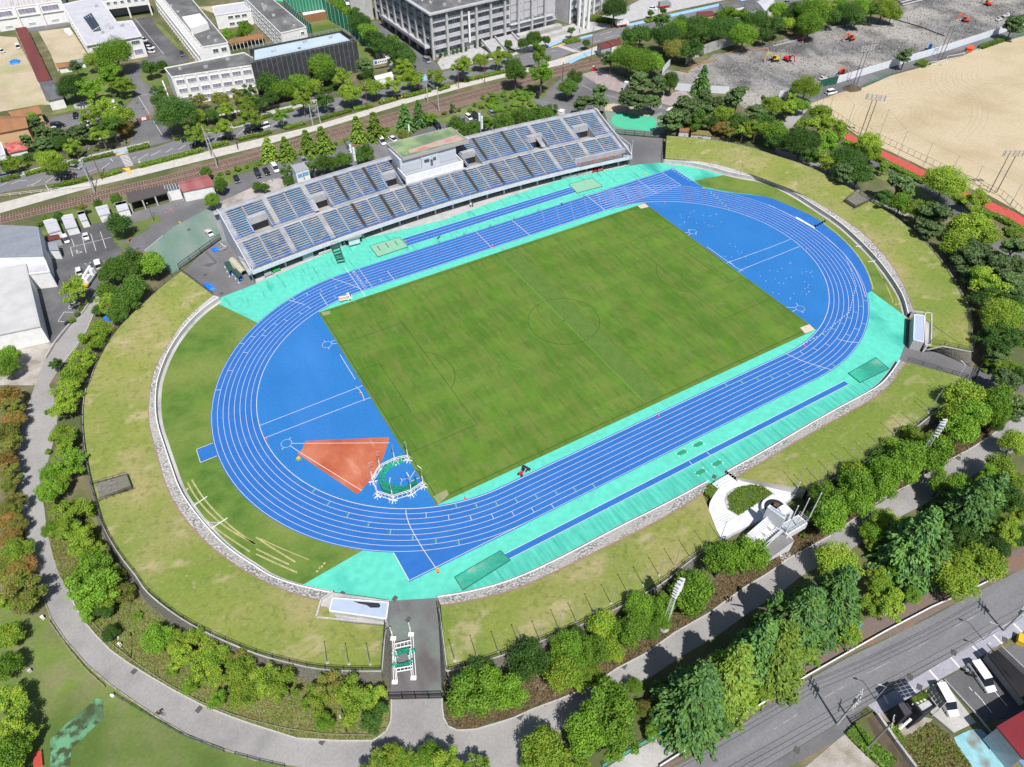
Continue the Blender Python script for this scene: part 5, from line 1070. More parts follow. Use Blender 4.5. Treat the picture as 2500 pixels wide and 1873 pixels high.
# school roadside walls
wallrun('A0,1440 A700,1290 A1090,1250',1.2,DSTONE,'low stone wall under the hedge on the school side of the road',name='stone_wall',group='roadside stone walls');wallrun('A1640,1085 A2203,960 B400,880 B700,810',1.2,DSTONE,'low stone wall in front of the white school wing',name='stone_wall',group='roadside stone walls')
SG=thing('banner','white banner with a blue and red emblem by the side street','banner',(*g('B1090,610'),0));a,b=g('B1020,610'),g('B1170,580')
MB().bar((*a,3.2),(*b,3.2),.1,1.9).build('sheet',WHITE,SG,world=True);c=[(a[0]+(b[0]-a[0])*.12),(a[1]+(b[1]-a[1])*.12)];MB().box((c[0],c[1]-.08,3.2),(1.2,.06,1.2)).build('emblem',BLUEP,SG,world=True);MB().box((c[0]+1.0,c[1]-.02,3.4),(.5,.06,.7)).build('emblem',REDP,SG,world=True)
for k in range(7): f=.28+.1*k;MB().box((a[0]+(b[0]-a[0])*f,a[1]+(b[1]-a[1])*f-.08,3.1+.15*(k%2)),(.45,.05,.5)).build('brush_stroke',BLACK,SG,world=True)
for p in (a,b): MB().tube((*p,0),(*p,4.2),.07).build('post',STEEL,SG,world=True)
gable('event_canopy','white canopy tent below the banner',gl('B1010,650 B1165,612 B1180,650 B1030,680',2.8),2.5,.3,WHITE,WHITE,cat='tent',over=.1)
block('garden_store','white flat roofed store under the dark trees by the grass range','shed',gl('B1085,455 B1110,448 B1190,520 B1150,535',3),3,WHITE,ROOFW);block('garden_store','small pale store beside the end of the green net','shed',gl('B1020,425 B1060,415 B1080,445 B1040,455',3),3,CONCL,ROOFW)
t=thing('school_gate','rusty red school gate with white board across the drive','gate',(*g('A1250,1020'),0));a,b=g('A1195,1055'),g('A1300,1025');MB().bar((*a,.8),(*b,.8),.12,1.5).build('leaf',M('rusty gate',(.30,.12,.09)),t,world=True);c=((a[0]*.6+b[0]*.4),(a[1]*.6+b[1]*.4));MB().box((c[0],c[1]-.1,.9),(2.2,.08,1.1)).build('board',WHITE,t,world=True)
for p in (a,b,g('A1345,960')): MB().box((*p,.9),(.9,.9,1.8)).build('pier',BRICK,t,world=True)
# school stage with stepped white stands at the top right
t=thing('bleachers','white stepped bleachers at the top edge beyond the building site','bleachers',(*g('D1150,40'),0))
for k in range(4): a,b=g('D%d,%d'%(1100+18*k,10+14*k)),g('D%d,%d'%(1380+18*k,-60+14*k));MB().bar((*a,1.6-.35*k),(*b,1.6-.35*k),.9,.4).build('step',CONCL,t,world=True)
# ================================================================ TREES AND PLANTS
def leafmesh(name,C,Nrm,size,seed,elong=1.0,axis=None):
    """many small leaf faces: C centres, Nrm facing directions"""
    rs=np.random.RandomState(seed);n=len(C);N=Nrm/np.linalg.norm(Nrm,axis=1,keepdims=True)
    if axis is None: A=rs.normal(size=(n,3))
    else: A=axis+rs.normal(size=(n,3))*.18
    U=A-(A*N).sum(1,keepdims=True)*N;U/=np.linalg.norm(U,axis=1,keepdims=True)+1e-9;V=np.cross(N,U)
    s=(size*rs.uniform(.6,1.35,n))[:,None]
    U=U*s*elong;V=V*s
    b=rs.uniform(-.25,.25,(n,1))*N*s
    vs=np.stack([C-U-V*.55,C-U*.1-V+b,C+U+b*.3,C-U*.2+V],1).reshape(-1,3)
    me=bpy.data.meshes.new(name);me.vertices.add(4*n);me.vertices.foreach_set('co',vs.ravel().astype(np.float32));me.loops.add(4*n);me.loops.foreach_set('vertex_index',np.arange(4*n,dtype=np.int32));me.polygons.add(n);me.polygons.foreach_set('loop_start',np.arange(0,4*n,4,dtype=np.int32))
    me.update(calc_edges=True);me.materials.append(None);return me
def sph(rs,n):
    v=rs.normal(size=(n,3));return v/np.linalg.norm(v,axis=1,keepdims=True)
def broad(seed,n=8500,lobes=34,size=.034,flat=.78,rough=.10,hole=.0):
    rs=np.random.RandomState(seed);L=sph(rs,lobes*3);L=L[L[:,2]>-.45][:lobes];rad_=rs.uniform(.58,.84,len(L))*rs.choice([1,1,1,.72],len(L));LC=L*rad_[:,None];LC[:,2]=LC[:,2]*flat
    lr=rs.uniform(.19,.33,len(L));k=rs.choice(len(L),n,p=lr**2/sum(lr**2));d=sph(rs,n);d[:,2]=d[:,2]*.85+.12
    C=LC[k]+d*lr[k][:,None]*rs.uniform(.6,1.2,n)[:,None]+rs.normal(size=(n,3))*.028
    m=int(n*.16);C2=sph(rs,m)*rs.uniform(.2,.75,m)[:,None];C2[:,2]*=flat*.8
    C=np.vstack([C,C2]);Nn=np.vstack([d,sph(rs,m)])+rs.normal(size=(n+m,3))*.55+np.array([0,0,.25])
    return leafmesh('crown',C,Nn,size,seed)
def loose(seed,n=6500,size=.036):
    rs=np.random.RandomState(seed);L=[]
    for i in range(24):
        a=rs.uniform(0,6.28);e=rs.uniform(-.25,1.2);r=rs.uniform(.35,.98);L.append((r*math.cos(a)*math.cos(e)*1.02,r*math.sin(a)*math.cos(e),r*math.sin(e)*.95,rs.uniform(.14,.27)))
    L=np.array(L);k=rs.choice(len(L),n,p=L[:,3]**2/sum(L[:,3]**2));d=sph(rs,n);C=L[k,:3]+d*L[k,3:4]*np.array([1.1,1.1,.7])*rs.uniform(.35,1.25,n)[:,None]
    return leafmesh('crown',C,d*.7+rs.normal(size=C.shape)*.6+np.array([0,0,.4]),size,seed)
def conifer(seed,n=5200,size=.05,droop=.35,levels=17,arms=15,top=1.9):
    rs=np.random.RandomState(seed);C=[];A=[]
    for l in range(levels):
        t=(l+.3)/levels;R=(1-t)**.75*(.98)+.04;z=-.75+t*(top+.6);na=max(4,int(arms*(1-t*.65)))
        for a in range(na):
            an=rs.uniform(0,6.283);RR=R*rs.uniform(.72,1.12);m=max(8,int(n/levels/na*(.5+R)));f=rs.uniform(.12,1,m)**.7
            r=f*RR;w=rs.normal(size=m)*.085*(1.25-f)*1.3
            x=r*math.cos(an)-w*math.sin(an);y=r*math.sin(an)+w*math.cos(an);zz=z-droop*f**2*R+rs.normal(size=m)*.025-.3*abs(w)
            C.append(np.stack([x,y,zz],1));A.append(np.tile([math.cos(an),math.sin(an),-droop],(m,1)))
    C=np.vstack(C);A=np.vstack(A);Nn=np.tile([0,0,1.0],(len(C),1))+rs.normal(size=C.shape)*.55+C*np.array([.5,.5,0])
    return leafmesh('crown',C,Nn,size,seed,elong=1.9,axis=A)
def pine(seed,n=4600,size=.045):
    rs=np.random.RandomState(seed);L=[];
    for i in range(30):
        a=rs.uniform(0,6.28);t=rs.uniform(0,1);r=rs.uniform(.25,.85)*(1-.45*t);L.append((r*math.cos(a),r*math.sin(a),-.25+t*.95,rs.uniform(.17,.30)))
    L=np.array(L);k=rs.choice(len(L),n,p=L[:,3]**2/sum(L[:,3]**2));d=sph(rs,n);C=L[k,:3]+d*np.stack([L[k,3]*1.15,L[k,3]*1.15,L[k,3]*.42],1)*rs.uniform(.6,1.1,n)[:,None]
    return leafmesh('crown',C,d*.6+rs.normal(size=C.shape)*.6+np.array([0,0,.5]),size,seed,elong=1.7)
def leafmat(name,c,c2,tr=.25,rough=.62):
    m=bpy.data.materials.new(name);m.use_nodes=True;N=m.node_tree.nodes;Lk=m.node_tree.links;b=N['Principled BSDF'];b.inputs['Roughness'].default_value=rough;b.inputs['Specular IOR Level'].default_value=.25
    geo=N.new('ShaderNodeNewGeometry');oi=N.new('ShaderNodeObjectInfo')
    def noise(s,d):
        n=N.new('ShaderNodeTexNoise');n.inputs['Scale'].default_value=s;n.inputs['Detail'].default_value=d;Lk.new(geo.outputs['Position'],n.inputs['Vector']);r=N.new('ShaderNodeMapRange');r.inputs[1].default_value=.35;r.inputs[2].default_value=.65;Lk.new(n.outputs[0],r.inputs[0]);return r.outputs[0]
    def mix(f,a,bb,mode='MIX'):
        x=N.new('ShaderNodeMix');x.data_type='RGBA';x.blend_type=mode
        if isinstance(f,float):x.inputs[0].default_value=f
        else:Lk.new(f,x.inputs[0])
        for i,v in((6,a),(7,bb)):
            if isinstance(v,tuple):x.inputs[i].default_value=v+(1,)
            else:Lk.new(v,x.inputs[i])
        return x.outputs[2]
    col=mix(noise(.55,3),c,c2);col=mix(noise(3.2,2),col,mix(1.0,col,(1.28,1.2,1.0),'MULTIPLY'))
    ri=N.new('ShaderNodeMapRange');ri.inputs[3].default_value=.74;ri.inputs[4].default_value=1.28;Lk.new(oi.outputs['Random'],ri.inputs[0]);cc=N.new('ShaderNodeCombineColor')
    for i in range(3):Lk.new(ri.outputs[0],cc.inputs[i])
    col=mix(1.0,col,cc.outputs[0],'MULTIPLY');Lk.new(col,b.inputs['Base Color'])
    t=N.new('ShaderNodeBsdfTranslucent');Lk.new(col,t.inputs[0]);ms=N.new('ShaderNodeMixShader');ms.inputs[0].default_value=tr;Lk.new(b.outputs[0],ms.inputs[1]);Lk.new(t.outputs[0],ms.inputs[2]);Lk.new(ms.outputs[0],N['Material Output'].inputs[0]);m.diffuse_color=tuple(c)+(1,);return m
LM=dict(Y=leafmat('yellow green leaves',(.27,.365,.042),(.15,.285,.032)),B=leafmat('mid green leaves',(.10,.195,.030),(.07,.15,.026)),D=leafmat('dark green leaves',(.050,.125,.028),(.075,.155,.026)),O=leafmat('olive brown leaves',(.22,.20,.055),(.15,.22,.035)),P=leafmat('pine needles',(.105,.165,.055),(.07,.13,.05),.12),C=leafmat('cedar needles',(.085,.20,.070),(.12,.24,.050),.15),V=leafmat('lime green cedar',(.21,.31,.045),(.14,.26,.045),.15),S=leafmat('hedge leaves',(.17,.26,.028),(.12,.22,.025)),G=leafmat('fresh green leaves',(.175,.325,.034),(.125,.26,.028)),R=leafmat('russet leaves',(.30,.17,.06),(.20,.19,.04)))
PR_={'b':[broad(s) for s in (1,2,3)]+[broad(4,lobes=22,flat=.9),broad(5,lobes=46,flat=.7)],'o':[loose(s) for s in (41,42,43,44)],'l':[broad(s,n=20000,lobes=75,size=.021) for s in (6,7)],'c':[conifer(s) for s in (11,12,13)],'k':[conifer(s,n=15000,size=.028,levels=24,arms=24,top=1.25,droop=.3) for s in (14,15)],'p':[pine(s) for s in (21,22,23)],'s':[broad(31,n=1500,lobes=16,size=.075,flat=.8),broad(32,n=1500,lobes=14,size=.075,flat=.85)]}
BARK=M('bark',(.10,.08,.06),(.16,.13,.10),3)
def trunkmesh(seed,limbs=6,con=False):
    rs=random.Random(seed);m=MB();m.tube((0,0,-.02),(0.01,0,.5),.055,.04,6);m.tube((.01,0,.5),(0,.02,.95 if con else .72),.04,.012,6)
    for i in range(limbs):
        a=i*6.28/limbs+rs.uniform(-.4,.4);z=.36+.05*i;r=rs.uniform(.25,.42);m.tube((0,0,z),(r*.5*math.cos(a),r*.5*math.sin(a),z+.14),.026,.018,5);m.tube((r*.5*math.cos(a),r*.5*math.sin(a),z+.14),(r*math.cos(a),r*math.sin(a),z+.22),.018,.006,4)
    return m.mesh('trunk',BARK)
TR=[trunkmesh(s) for s in (1,2,3)];TRC=trunkmesh(9,3,True)
KIND=dict(Y=('yellow_green_broadleaf','bright yellow green tree','b',1.7),G=('broadleaf_tree','fresh green tree','b',1.9),B=('broadleaf_tree','mid green tree','b',1.9),D=('dark_green_broadleaf','dark green leafy tree','b',1.8),O=('scrubby_tree','dull olive tree','b',1.5),R=('scrubby_tree','russet leaved tree','b',1.45),P=('pine_tree','dark spreading pine','p',1.9),C=('cedar_tree','bluish green cedar','c',2.6),V=('cedar_tree','lime green cedar','c',2.4),S=('round_shrub','small clipped round shrub','s',1.15))  # broadleaf kinds are sorted by leaf colour; species not identified
ORD=['first','second','third','fourth','fifth','sixth','seventh','eighth','ninth','tenth','eleventh','twelfth','thirteenth','fourteenth','fifteenth','sixteenth','seventeenth','eighteenth','nineteenth','twentieth','twenty-first','twenty-second','twenty-third','twenty-fourth','twenty-fifth']
def tree(k,q,r,label,group,h=None,rng=random):
    e=1.2 if 'clipped trees' in group else 1.0;r*=e
    nm,_,proto,hf=KIND[k]
    base=g(q,0);mp=mpp(base);R=r*.2837*mp*(1.14 if k!='S' else 1)*(1.25 if k in 'CV' and r>120 else 1)
    H=h or min(hf*R*(1.3 if R<4 else 1.1)*(e if e==1 else 1.18),17)
    if k=='S': H=R*1.5
    cz=H*.62 if proto!='c' else H*.45
    x,y=g(q,cz)
    big=R>5.6
    if proto=='b' and not big and rng.random()<(.6 if k in 'YO' else .25) and 'clipped trees' not in group: proto='o'
    lst=PR_[proto if not big else {'b':'l','c':'k'}.get(proto,proto)];me=rng.choice(lst)
    t=thing(nm,label,'shrub' if k=='S' else 'tree',(x,y,0),rng.uniform(0,6.28),group)
    if k!='S': tr=obj('trunk',TRC if proto=='c' else rng.choice(TR),t,sc_=(H*.55,H*.55,H*(.95 if proto=='c' else .85)))
    vz=(H*.46 if proto in 'bso' else H*.4) if proto!='c' else H/2.9
    if proto=='p': vz=H*.42
    zc=H*.56 if proto in 'bpo' else (H*.30 if proto=='c' else R*.62)
    if proto=='s': vz=R*.8
    if proto=='c' and big: vz=H/2.2;zc=H*.44
    o=obj('crown' if k!='S' else 'foliage',me,t,loc=(0,0,zc),sc_=(R*rng.uniform(.94,1.06),R*rng.uniform(.94,1.06),vz));o.material_slots[0].link='OBJECT';o.material_slots[0].material=LM[k]
    return t
NT={}
def trees(region,group,spec,k0=None):
    """spec: 'Kx,y,r[,h]' with a tile letter set by '@T'; labels count from the left within the region"""
    rng=random.Random(region);tl=None;L=[]
    for w_ in spec.split():
        if w_[0]=='@': tl=w_[1];continue
        v=[float(a) for a in w_[1:].split(',')];L.append((w_[0],'%s%g,%g'%(tl,v[0],v[1]),v[2],v[3] if len(v)>3 else None))
    by={}
    for it in L: by.setdefault(it[0],[]).append(it)
    for k,its in by.items():
        its.sort(key=lambda it:pxy(it[1])[0]);n=len(its)
        for i,(k_,q,r,h) in enumerate(its):
            if n==1: lab='%s %s'%(KIND[k][1],region)
            elif i==n-1 and n>2: lab='rightmost %s %s'%(KIND[k][1],region)
            elif i==0: lab='leftmost %s %s'%(KIND[k][1],region)
            else: lab='%s from the left %s %s'%(ORD[i] if i<25 else 'number %d'%(i+1),KIND[k][1],region)
            tree(k,q,r,lab,group,h,rng)
trees('on the school forecourt','trees of the school forecourt','@A G980,440,125 Y800,510,70 G910,565,85 G960,650,100 Y1045,735,85 D610,730,105 G790,750,90 P650,575,55 D1285,580,62 D1390,560,40 Y870,920,95 Y1020,990,105 Y800,1010,80 B960,1100,100 R1060,1090,70 Y870,1170,80 D1500,960,150 D1355,800,60 D1350,860,50')
trees('beside the ochre house','trees beside the ochre house','@A P300,1060,65 P370,1150,85 P500,1160,70 P620,1150,60 P700,1130,75 P230,1210,60 P360,1240,75 G270,1010,50 D560,1220,60 D450,1230,60')
trees('along the school road hedge','roadside trees','@A Y635,1265,68 Y430,1370,85 Y490,1430,80 Y120,1400,60 Y340,1345,45 G60,1440,40 O1700,860,65 Y1700,1000,65 Y1690,1140,88 Y1930,1100,75 Y2150,1010,80 O1900,850,75 O2050,820,65 D2140,790,60 Y1940,950,65 Y2130,900,80 D1820,980,55')
trees('between the classroom blocks','trees between classroom blocks','@A G1960,290,48 G2110,240,60 G2060,290,35')
trees('before the scaffolded hall','trees in front of the scaffolded hall','@B C238,590,52,11 C315,550,52,13 C400,545,58,14 G560,560,112,12 Y745,665,80 D100,710,100 G215,760,85 G370,700,85 Y485,740,72 D130,830,60 Y305,790,55 D600,640,80 D30,880,60 P930,570,78 D960,640,50')
trees('standing along the road verge','street trees along the road verge','@B Y400,880,92 G215,1000,58 D600,860,78 Y808,800,92 Y1000,745,85 Y1205,730,85 Y1345,665,85 Y1270,575,75 Y1540,655,75 Y1780,570,92 Y1930,515,62 Y2070,500,68 Y2170,480,45')
trees('beside the side street','trees between the green net and the side street','@B G740,60,75 G800,110,65 D890,190,90 G960,260,80 D1020,330,85 D1130,390,88 D1235,430,85 D1290,490,85 D1060,390,60 G700,0,60 D850,130,60 G1180,360,60 D1200,520,60')
trees('between railway and stand','cedars between the railway and the stand','@B V110,1280,86,9 V258,1275,80,9 V440,1225,86,10 V572,1195,92,10 V870,1105,84,10 V1020,1080,92,11 C1280,1010,82,11 C1400,975,75,11 G1500,1010,42 O1280,1165,62 D1690,925,30')
trees('behind the grandstand','trees close behind the grandstand','@B B490,1430,68 B570,1400,68 B655,1400,58 B760,1370,66 B930,1320,78 B265,1470,48 B285,1555,50 B70,1610,38 B8,1600,38 B1720,1080,76 B1780,1110,68 B1860,1100,68 B1960,1060,56 B2055,1065,68 B2150,1040,74 @C B35,1000,60 B120,990,80 B200,980,85 B290,990,75 B330,960,60')
trees('by the parking behind the stand','trees by the parking behind the stand','@E G1820,60,58 @A B1770,1475,46 B1895,1590,55 G1890,1540,40 @B G150,1640,1 ' .replace('@B G150,1640,1 ','')+'@B B1530,1010,25')
trees('by the lawn sheds','trees by the lawn sheds','@E D1010,260,92 B1000,50,50 B840,95,38 O700,140,48 D500,205,42')
trees('near the level crossing','trees near the level crossing','@C G235,470,75,12 G250,640,100,13 B30,600,92,13 B545,665,68 B480,745,78 P620,890,88 P760,790,72 P755,870,75 P1000,850,90 P1100,875,92 P1200,865,80 P1090,690,88 P1250,720,82 B1370,690,62,10')
trees('massed beside the building site','trees massed beside the building site','@C D850,520,82 G990,480,110 G1090,520,120 G1220,530,88 D1010,310,80 D1110,290,90 D1330,300,112 G1420,250,92 O1420,410,105 D1540,420,95 D1480,200,80 D1600,230,110 D1740,240,108 O1640,320,70 D1880,230,98 G1950,150,88 G1850,120,78 G2000,290,98 G1930,345,50 D2100,170,98 D2170,290,60 D1300,190,70')
trees('at the top of the building site','trees at the top of the building site','@D G90,80,72 D55,210,88 D200,130,75 Y165,200,66 D230,60,50 D300,100,80 G400,90,118 G370,190,100 Y495,70,75 D540,140,80 Y300,250,48 D700,90,90 G800,60,88 D760,150,70 Y1000,60,98 Y1070,110,75 D900,90,80 G620,40,60 G320,230,60')
trees('near the white hoarding','trees near the white hoarding','@D P1190,480,72,9 P2115,210,88,11 P2190,170,60,9')
trees('behind the ticket office','trees behind the ticket office','@C C1640,680,82,12 P1650,850,95 P1760,880,60 P1500,920,108 P1450,1000,95 P1370,1030,98 P1650,970,98 B1600,1040,78 Y1560,1090,48 P1950,820,98 P1860,870,58 Y1830,980,90 R1790,1090,60 O1865,1120,58 D1960,1050,88 Y1990,1130,65 Y2100,1110,78 P2100,960,88 D2180,1050,78 P2170,860,40 D1720,1050,60')
trees('on the pavement by the office building','small trees by the office building','@C B510,270,33 D640,370,33 B100,370,45 B190,330,62 B290,340,38 D880,60,100,14 B1300,90,28 B1195,110,26 @B B2170,375,32 B2090,415,20')
trees('between bank and sand field','trees between the bend bank and the sand field','@D Y330,745,108 Y200,850,50 Y50,900,88 Y170,930,80 G250,900,55 G310,910,48 Y460,970,78 Y440,1080,105 Y570,1100,98 G60,1130,98 D300,1210,130 D80,1210,88 G500,1250,98 Y280,1075,48 Y880,1215,95 Y900,1320,70 D700,1380,135 Y540,1400,105 D790,1480,108 D350,1330,78 P1130,1580,128 G990,1450,38 Y1530,1560,158 P640,1490,90 Y1000,1420,34')
trees('behind the right bend bank','trees along the right hand bend bank','@H D1000,70,78 G1150,90,88 Y1300,160,98 P1430,200,148 P1400,310,110 Y1790,70,98 Y1760,270,138 Y1650,310,88 Y1640,440,125 P1720,560,128 P1800,500,118 Y1880,350,98 P1950,630,138 P2120,480,108 P2150,620,88 Y1860,770,150 P1750,740,88 Y2010,1050,172 D1900,930,128 P2080,760,118 D2110,960,98 D1980,1270,138 D2090,1250,128 D2150,1100,98 P2000,1400,88 P2160,880,78 G1900,1450,44 Y2000,1510,55 Y2100,1530,65 D2180,1570,78 P2060,1610,110')
trees('in the flagpole row','clipped trees in the flagpole row','@N D1930,830,95 G1850,1030,165 G2010,930,110 G2160,1000,115 @O D140,720,125 Y420,840,115 G470,620,108 B540,560,85 G705,640,98 Y785,440,98 Y860,640,88 G590,800,75 Y680,860,75 Y600,930,58 G1090,260,92 G1030,470,108 G1080,360,85 Y1190,370,48 B1195,485,58 G1300,270,85 G1290,380,65 G1550,130,140 G1570,260,75 @K G1810,1490,118 G2050,1460,120')
trees('in row beyond the monument','clipped trees in the row beyond the monument','@L Y1700,90,125 Y1620,260,98 G1755,250,105 G1650,390,115 Y1840,250,78 G2000,130,108 P2120,190,95 G1980,240,88 D1950,330,58 O1440,450,62 G1440,560,108 G1410,640,80 Y1230,420,70 Y1060,520,66 G1190,610,115 G1180,730,88 D980,620,72 G1000,740,105 G985,880,95 Y740,750,88 G770,870,115 G765,990,100 G500,960,105 G525,1110,120 D640,790,50')
trees('south of the shaded path','trees south of the shaded path','@L Y2120,490,108 Y2010,710,122 G1900,790,96 Y2150,820,78 G1500,840,105 G1640,860,105 C1740,1030,175,16 C1900,950,140,15 C1290,1330,220,18 C1420,1450,150,15 Y1010,1160,105 G900,1270,92 Y880,1355,58 Y600,1510,165 Y950,1640,78 Y1600,1590,175 Y1850,1530,170 Y2050,1260,115 D2050,910,98 Y2130,1130,98 D2110,990,115 D2150,1290,88 D1560,1450,110 D1380,1560,110 D1700,1300,110 D1950,1400,110 D1900,1120,100 G1150,1560,90')
trees('between shaded path and street','trees between the shaded path and the street','@O G830,1150,215 G650,1350,170 G900,1420,160 Y270,1510,180 Y1300,1050,80 O1150,1150,75 C1590,1030,250,19 V1890,850,220,18 C2120,630,200,18 Y1870,1130,85 Y2130,950,105 Y2020,1060,80 G1200,1360,66 Y1370,1250,75 Y550,1620,115 @Q V80,650,210,18 C280,370,215,18 C560,200,210,19 Y520,440,85 Y690,490,105 Y850,290,105 Y1050,260,125 Y960,90,98 Y200,660,120 Y380,700,70 Y1650,50,145 G1250,170,70 C1250,20,88 C30,300,110,14 D400,560,100 D700,330,95 @O D1480,1330,90 D1750,1260,100 G1050,960,70 D1240,1240,80')
trees('inside the curve by the tunnel','trees inside the curve by the tunnel gate','@N Y70,900,125 Y240,950,140 O610,960,130 Y520,1070,110 Y830,1090,160 O790,970,92 Y1000,1060,105 D1020,1240,110 G590,1265,80 D720,990,80')
trees('at the bottom edge below path','trees at the bottom edge beyond the path','@N Y1180,1570,110 Y1060,1640,130 Y1320,1640,110 Y1650,1640,150 G1500,1540,100 Y1900,1670,115 G1400,1580,60 @O G140,1620,70')
trees('on the left lawn','trees on the left lawn','@M O200,150,150 Y60,230,108 Y50,520,105 G50,780,108 Y60,1110,125 Y120,1360,145 G60,1550,145 Y150,1610,105 O100,60,110')
trees('between curved path and left bank','trees between the curved path and the left bank','@M G810,90,170 Y900,170,110 O1060,150,90 G750,310,90 D890,290,80 G1340,540,115 Y1520,560,85 Y1560,700,115 Y1680,570,92 Y1800,710,125 Y1750,850,130 G1480,820,45 Y2050,850,130 Y2110,990,120 O2070,720,92 G1630,960,62 G1870,1080,72 D945,500,72 @I Y570,60,105 Y560,185,98 Y540,430,95 Y570,540,85 G600,660,105 G440,750,85 G420,900,98 Y500,850,78 Y630,1090,125 Y760,1060,68 Y560,1260,105 Y700,1310,108 G430,1240,72 Y740,1440,125 G790,1560,138 Y1000,1620,66 @E Y700,1440,95 Y630,1560,98 D480,1480,55 Y770,1440,68')
trees('dotting the dark left edge','dark trees on the left edge','@I R60,100,100 O80,200,95 R110,300,90 O40,400,100 O90,520,90 R60,640,88 O100,760,92 O70,870,85 O110,1040,105 R60,1160,90 O150,1190,85 R90,1310,92 Y130,1430,110 O60,1500,98 R180,1560,105 @E G60,1410,88 G60,1500,80')
trees('between parking lot and left bank','trees between the parking lot and the left bank','@E B1000,640,112 B1130,600,105 G1300,610,108 B940,690,85 G900,840,72 B1150,810,105 B1080,900,108 Y930,950,85 B1010,1030,85 Y650,840,105 D840,1010,46 Y870,1175,85 Y780,1270,98 G850,1290,72')
trees('in the parking lot border','round shrubs of the parking lot border','@E S745,935,26 S705,960,18 S685,995,28 S660,1040,28 S620,1090,34 S330,262,34 S385,212,34')
trees('on the asphalt islands','shrubs on the asphalt islands','@I S408,222,34 S480,208,30 S408,565,34 @E S625,1395,22')
trees('on the railway lawn','round shrubs on the railway lawn','@A S1070,1215,22 S985,1235,22 S820,1275,24 S240,1405,24 S600,1325,22 S1890,1490,27 S1960,1475,27 S2040,1440,34 S2125,1430,20 @B S683,1228,22 S770,1205,22 S1125,1105,26 S1620,962,25 S1750,937,22 S1840,940,22 S1880,895,24 S1940,905,30 S2000,850,30 S1950,830,26 S20,1405,20')
random.seed(77)
_az=' '.join('S%d,%d,%d'%(random.randint(2010,2200),random.randint(790,960),random.randint(17,27)) for _ in range(26));_az2=' '.join('S%d,%d,%d'%(random.randint(0,185),random.randint(770,950),random.randint(17,28)) for _ in range(30))
def azalea(spec):
    rng=random.Random(5);tl=None;lab='one of the low lime green clipped bushes packed in the azalea bed'
    for w_ in spec.split():
        if w_[0]=='@': tl=w_[1];continue
        v=[float(a) for a in w_[1:].split(',')];t=tree('S','%s%g,%g'%(tl,v[0],v[1]),v[2],lab,'lime green bushes of the azalea bed',None,rng);t.name='azalea_bush'
        t.children[0].material_slots[0].material=LM['G']
azalea('@B '+_az+' @C '+_az2)
trees('beside the right hand exit','shrubs beside the right hand exit','@H S1850,200,36 S1920,205,20 S2110,335,48 S1870,1525,24 S1930,1520,22 @L S310,1278,38 @M S1180,350,48')
for i in range(9):
    t=tree('S','B%d,%d'%(1590+i*36+(50 if i>6 else 0),480-i*9-(20 if i>6 else 0)),17,'row of upright clipped conifers at the foot of the office building','upright clipped conifers',None,random);t.name='clipped_conifer';t.children[0].scale.z*=2.2;t.children[0].location.z*=2;t.children[0].material_slots[0].material=LM['D']
for o in bpy.data.objects:
    if o.name.startswith('clipped_conifer'): o['label']='upright dark clipped conifer in the row at the foot of the office building'
# ---- hedges
def hedge(s,w_,h,label,mat='S',z0=-.05,dens=26,closed=False):
    P=gl(s,h*.5);rs=np.random.RandomState(len(bpy.data.objects)%9999)
    t=thing('hedge',label,'hedge',(*P[0],0),group='clipped hedges')
    if closed:
        MB().prism(P,z0,h*.8).build('core',CORE,t,world=True)
        xs=[p[0] for p in P];ys=[p[1] for p in P];A=(max(xs)-min(xs))*(max(ys)-min(ys));n=int(A*dens);Q=[]
        while len(Q)<n:
            p=(rs.uniform(min(xs),max(xs)),rs.uniform(min(ys),max(ys)))
            n-=0 if inside(p,P) else 1
            if inside(p,P):Q.append((p[0],p[1],h*(.82+.12*math.sin(p[0]*1.1)*math.cos(p[1]*1.3))+rs.uniform(-.06,.12)))
        L=sum(math.dist(a,b) for a,b in zip(P,P[1:]+P[:1]));R=resample(P+[P[0]],int(L*12))
        for a in R: Q.append((a[0]+rs.normal()*.08,a[1]+rs.normal()*.08,rs.uniform(0,h)))
    else:
        L=sum(math.dist(a,b) for a,b in zip(P,P[1:]));R=resample(P,max(2,int(L/1.2)));m=MB()
        for a,b in zip(R,R[1:]): m.bar((*a,h*.4),(*b,h*.4),w_*.8,h*.82)
        m.build('core',CORE,t,world=True);Q=[];n=int(L*w_*dens*1.6);R=resample(P,n);O=offset(R,1)
        for a,b in zip(R,O):
            u=rs.uniform(-.5,.5);e=rs.rand()
            if e<.3: u=.5 if rs.rand()<.5 else -.5;zz=rs.uniform(0,h)
            else: zz=h*(.84+.1*math.sin(a[0]*1.3+a[1]))+rs.uniform(-.07,.1)
            Q.append((a[0]+(b[0]-a[0])*u*w_,a[1]+(b[1]-a[1])*u*w_,zz))
    Q=np.array(Q)-np.array([*P[0],0]);me=leafmesh('foliage',Q,rs.normal(size=Q.shape)*.5+np.array([0,0,.7]),.17,3);o=obj('foliage',me,t);o.data.materials[0]=LM[mat]
    return t
def tufts(s,n,mat,name,sz=.16,z=-.06):
    P=gl(s);rs=np.random.RandomState(n);xs=[p[0] for p in P];ys=[p[1] for p in P];Q=[]
    for i in range(n*3):
        p=(rs.uniform(min(xs),max(xs)),rs.uniform(min(ys),max(ys)))
        if inside(p,P): Q.append((p[0],p[1],z+rs.uniform(0,.12)))
        if len(Q)>=n: break
    Q=np.array(Q);me=leafmesh(name,Q,rs.normal(size=Q.shape)*.6+np.array([0,0,.5]),sz,n);o=obj(name,me);me.materials[0]=mat;o['kind']='stuff'
WGR=leafmat('rough grass',(.17,.22,.05),(.22,.20,.09));DRY=leafmat('dry litter',(.20,.13,.08),(.13,.10,.06))
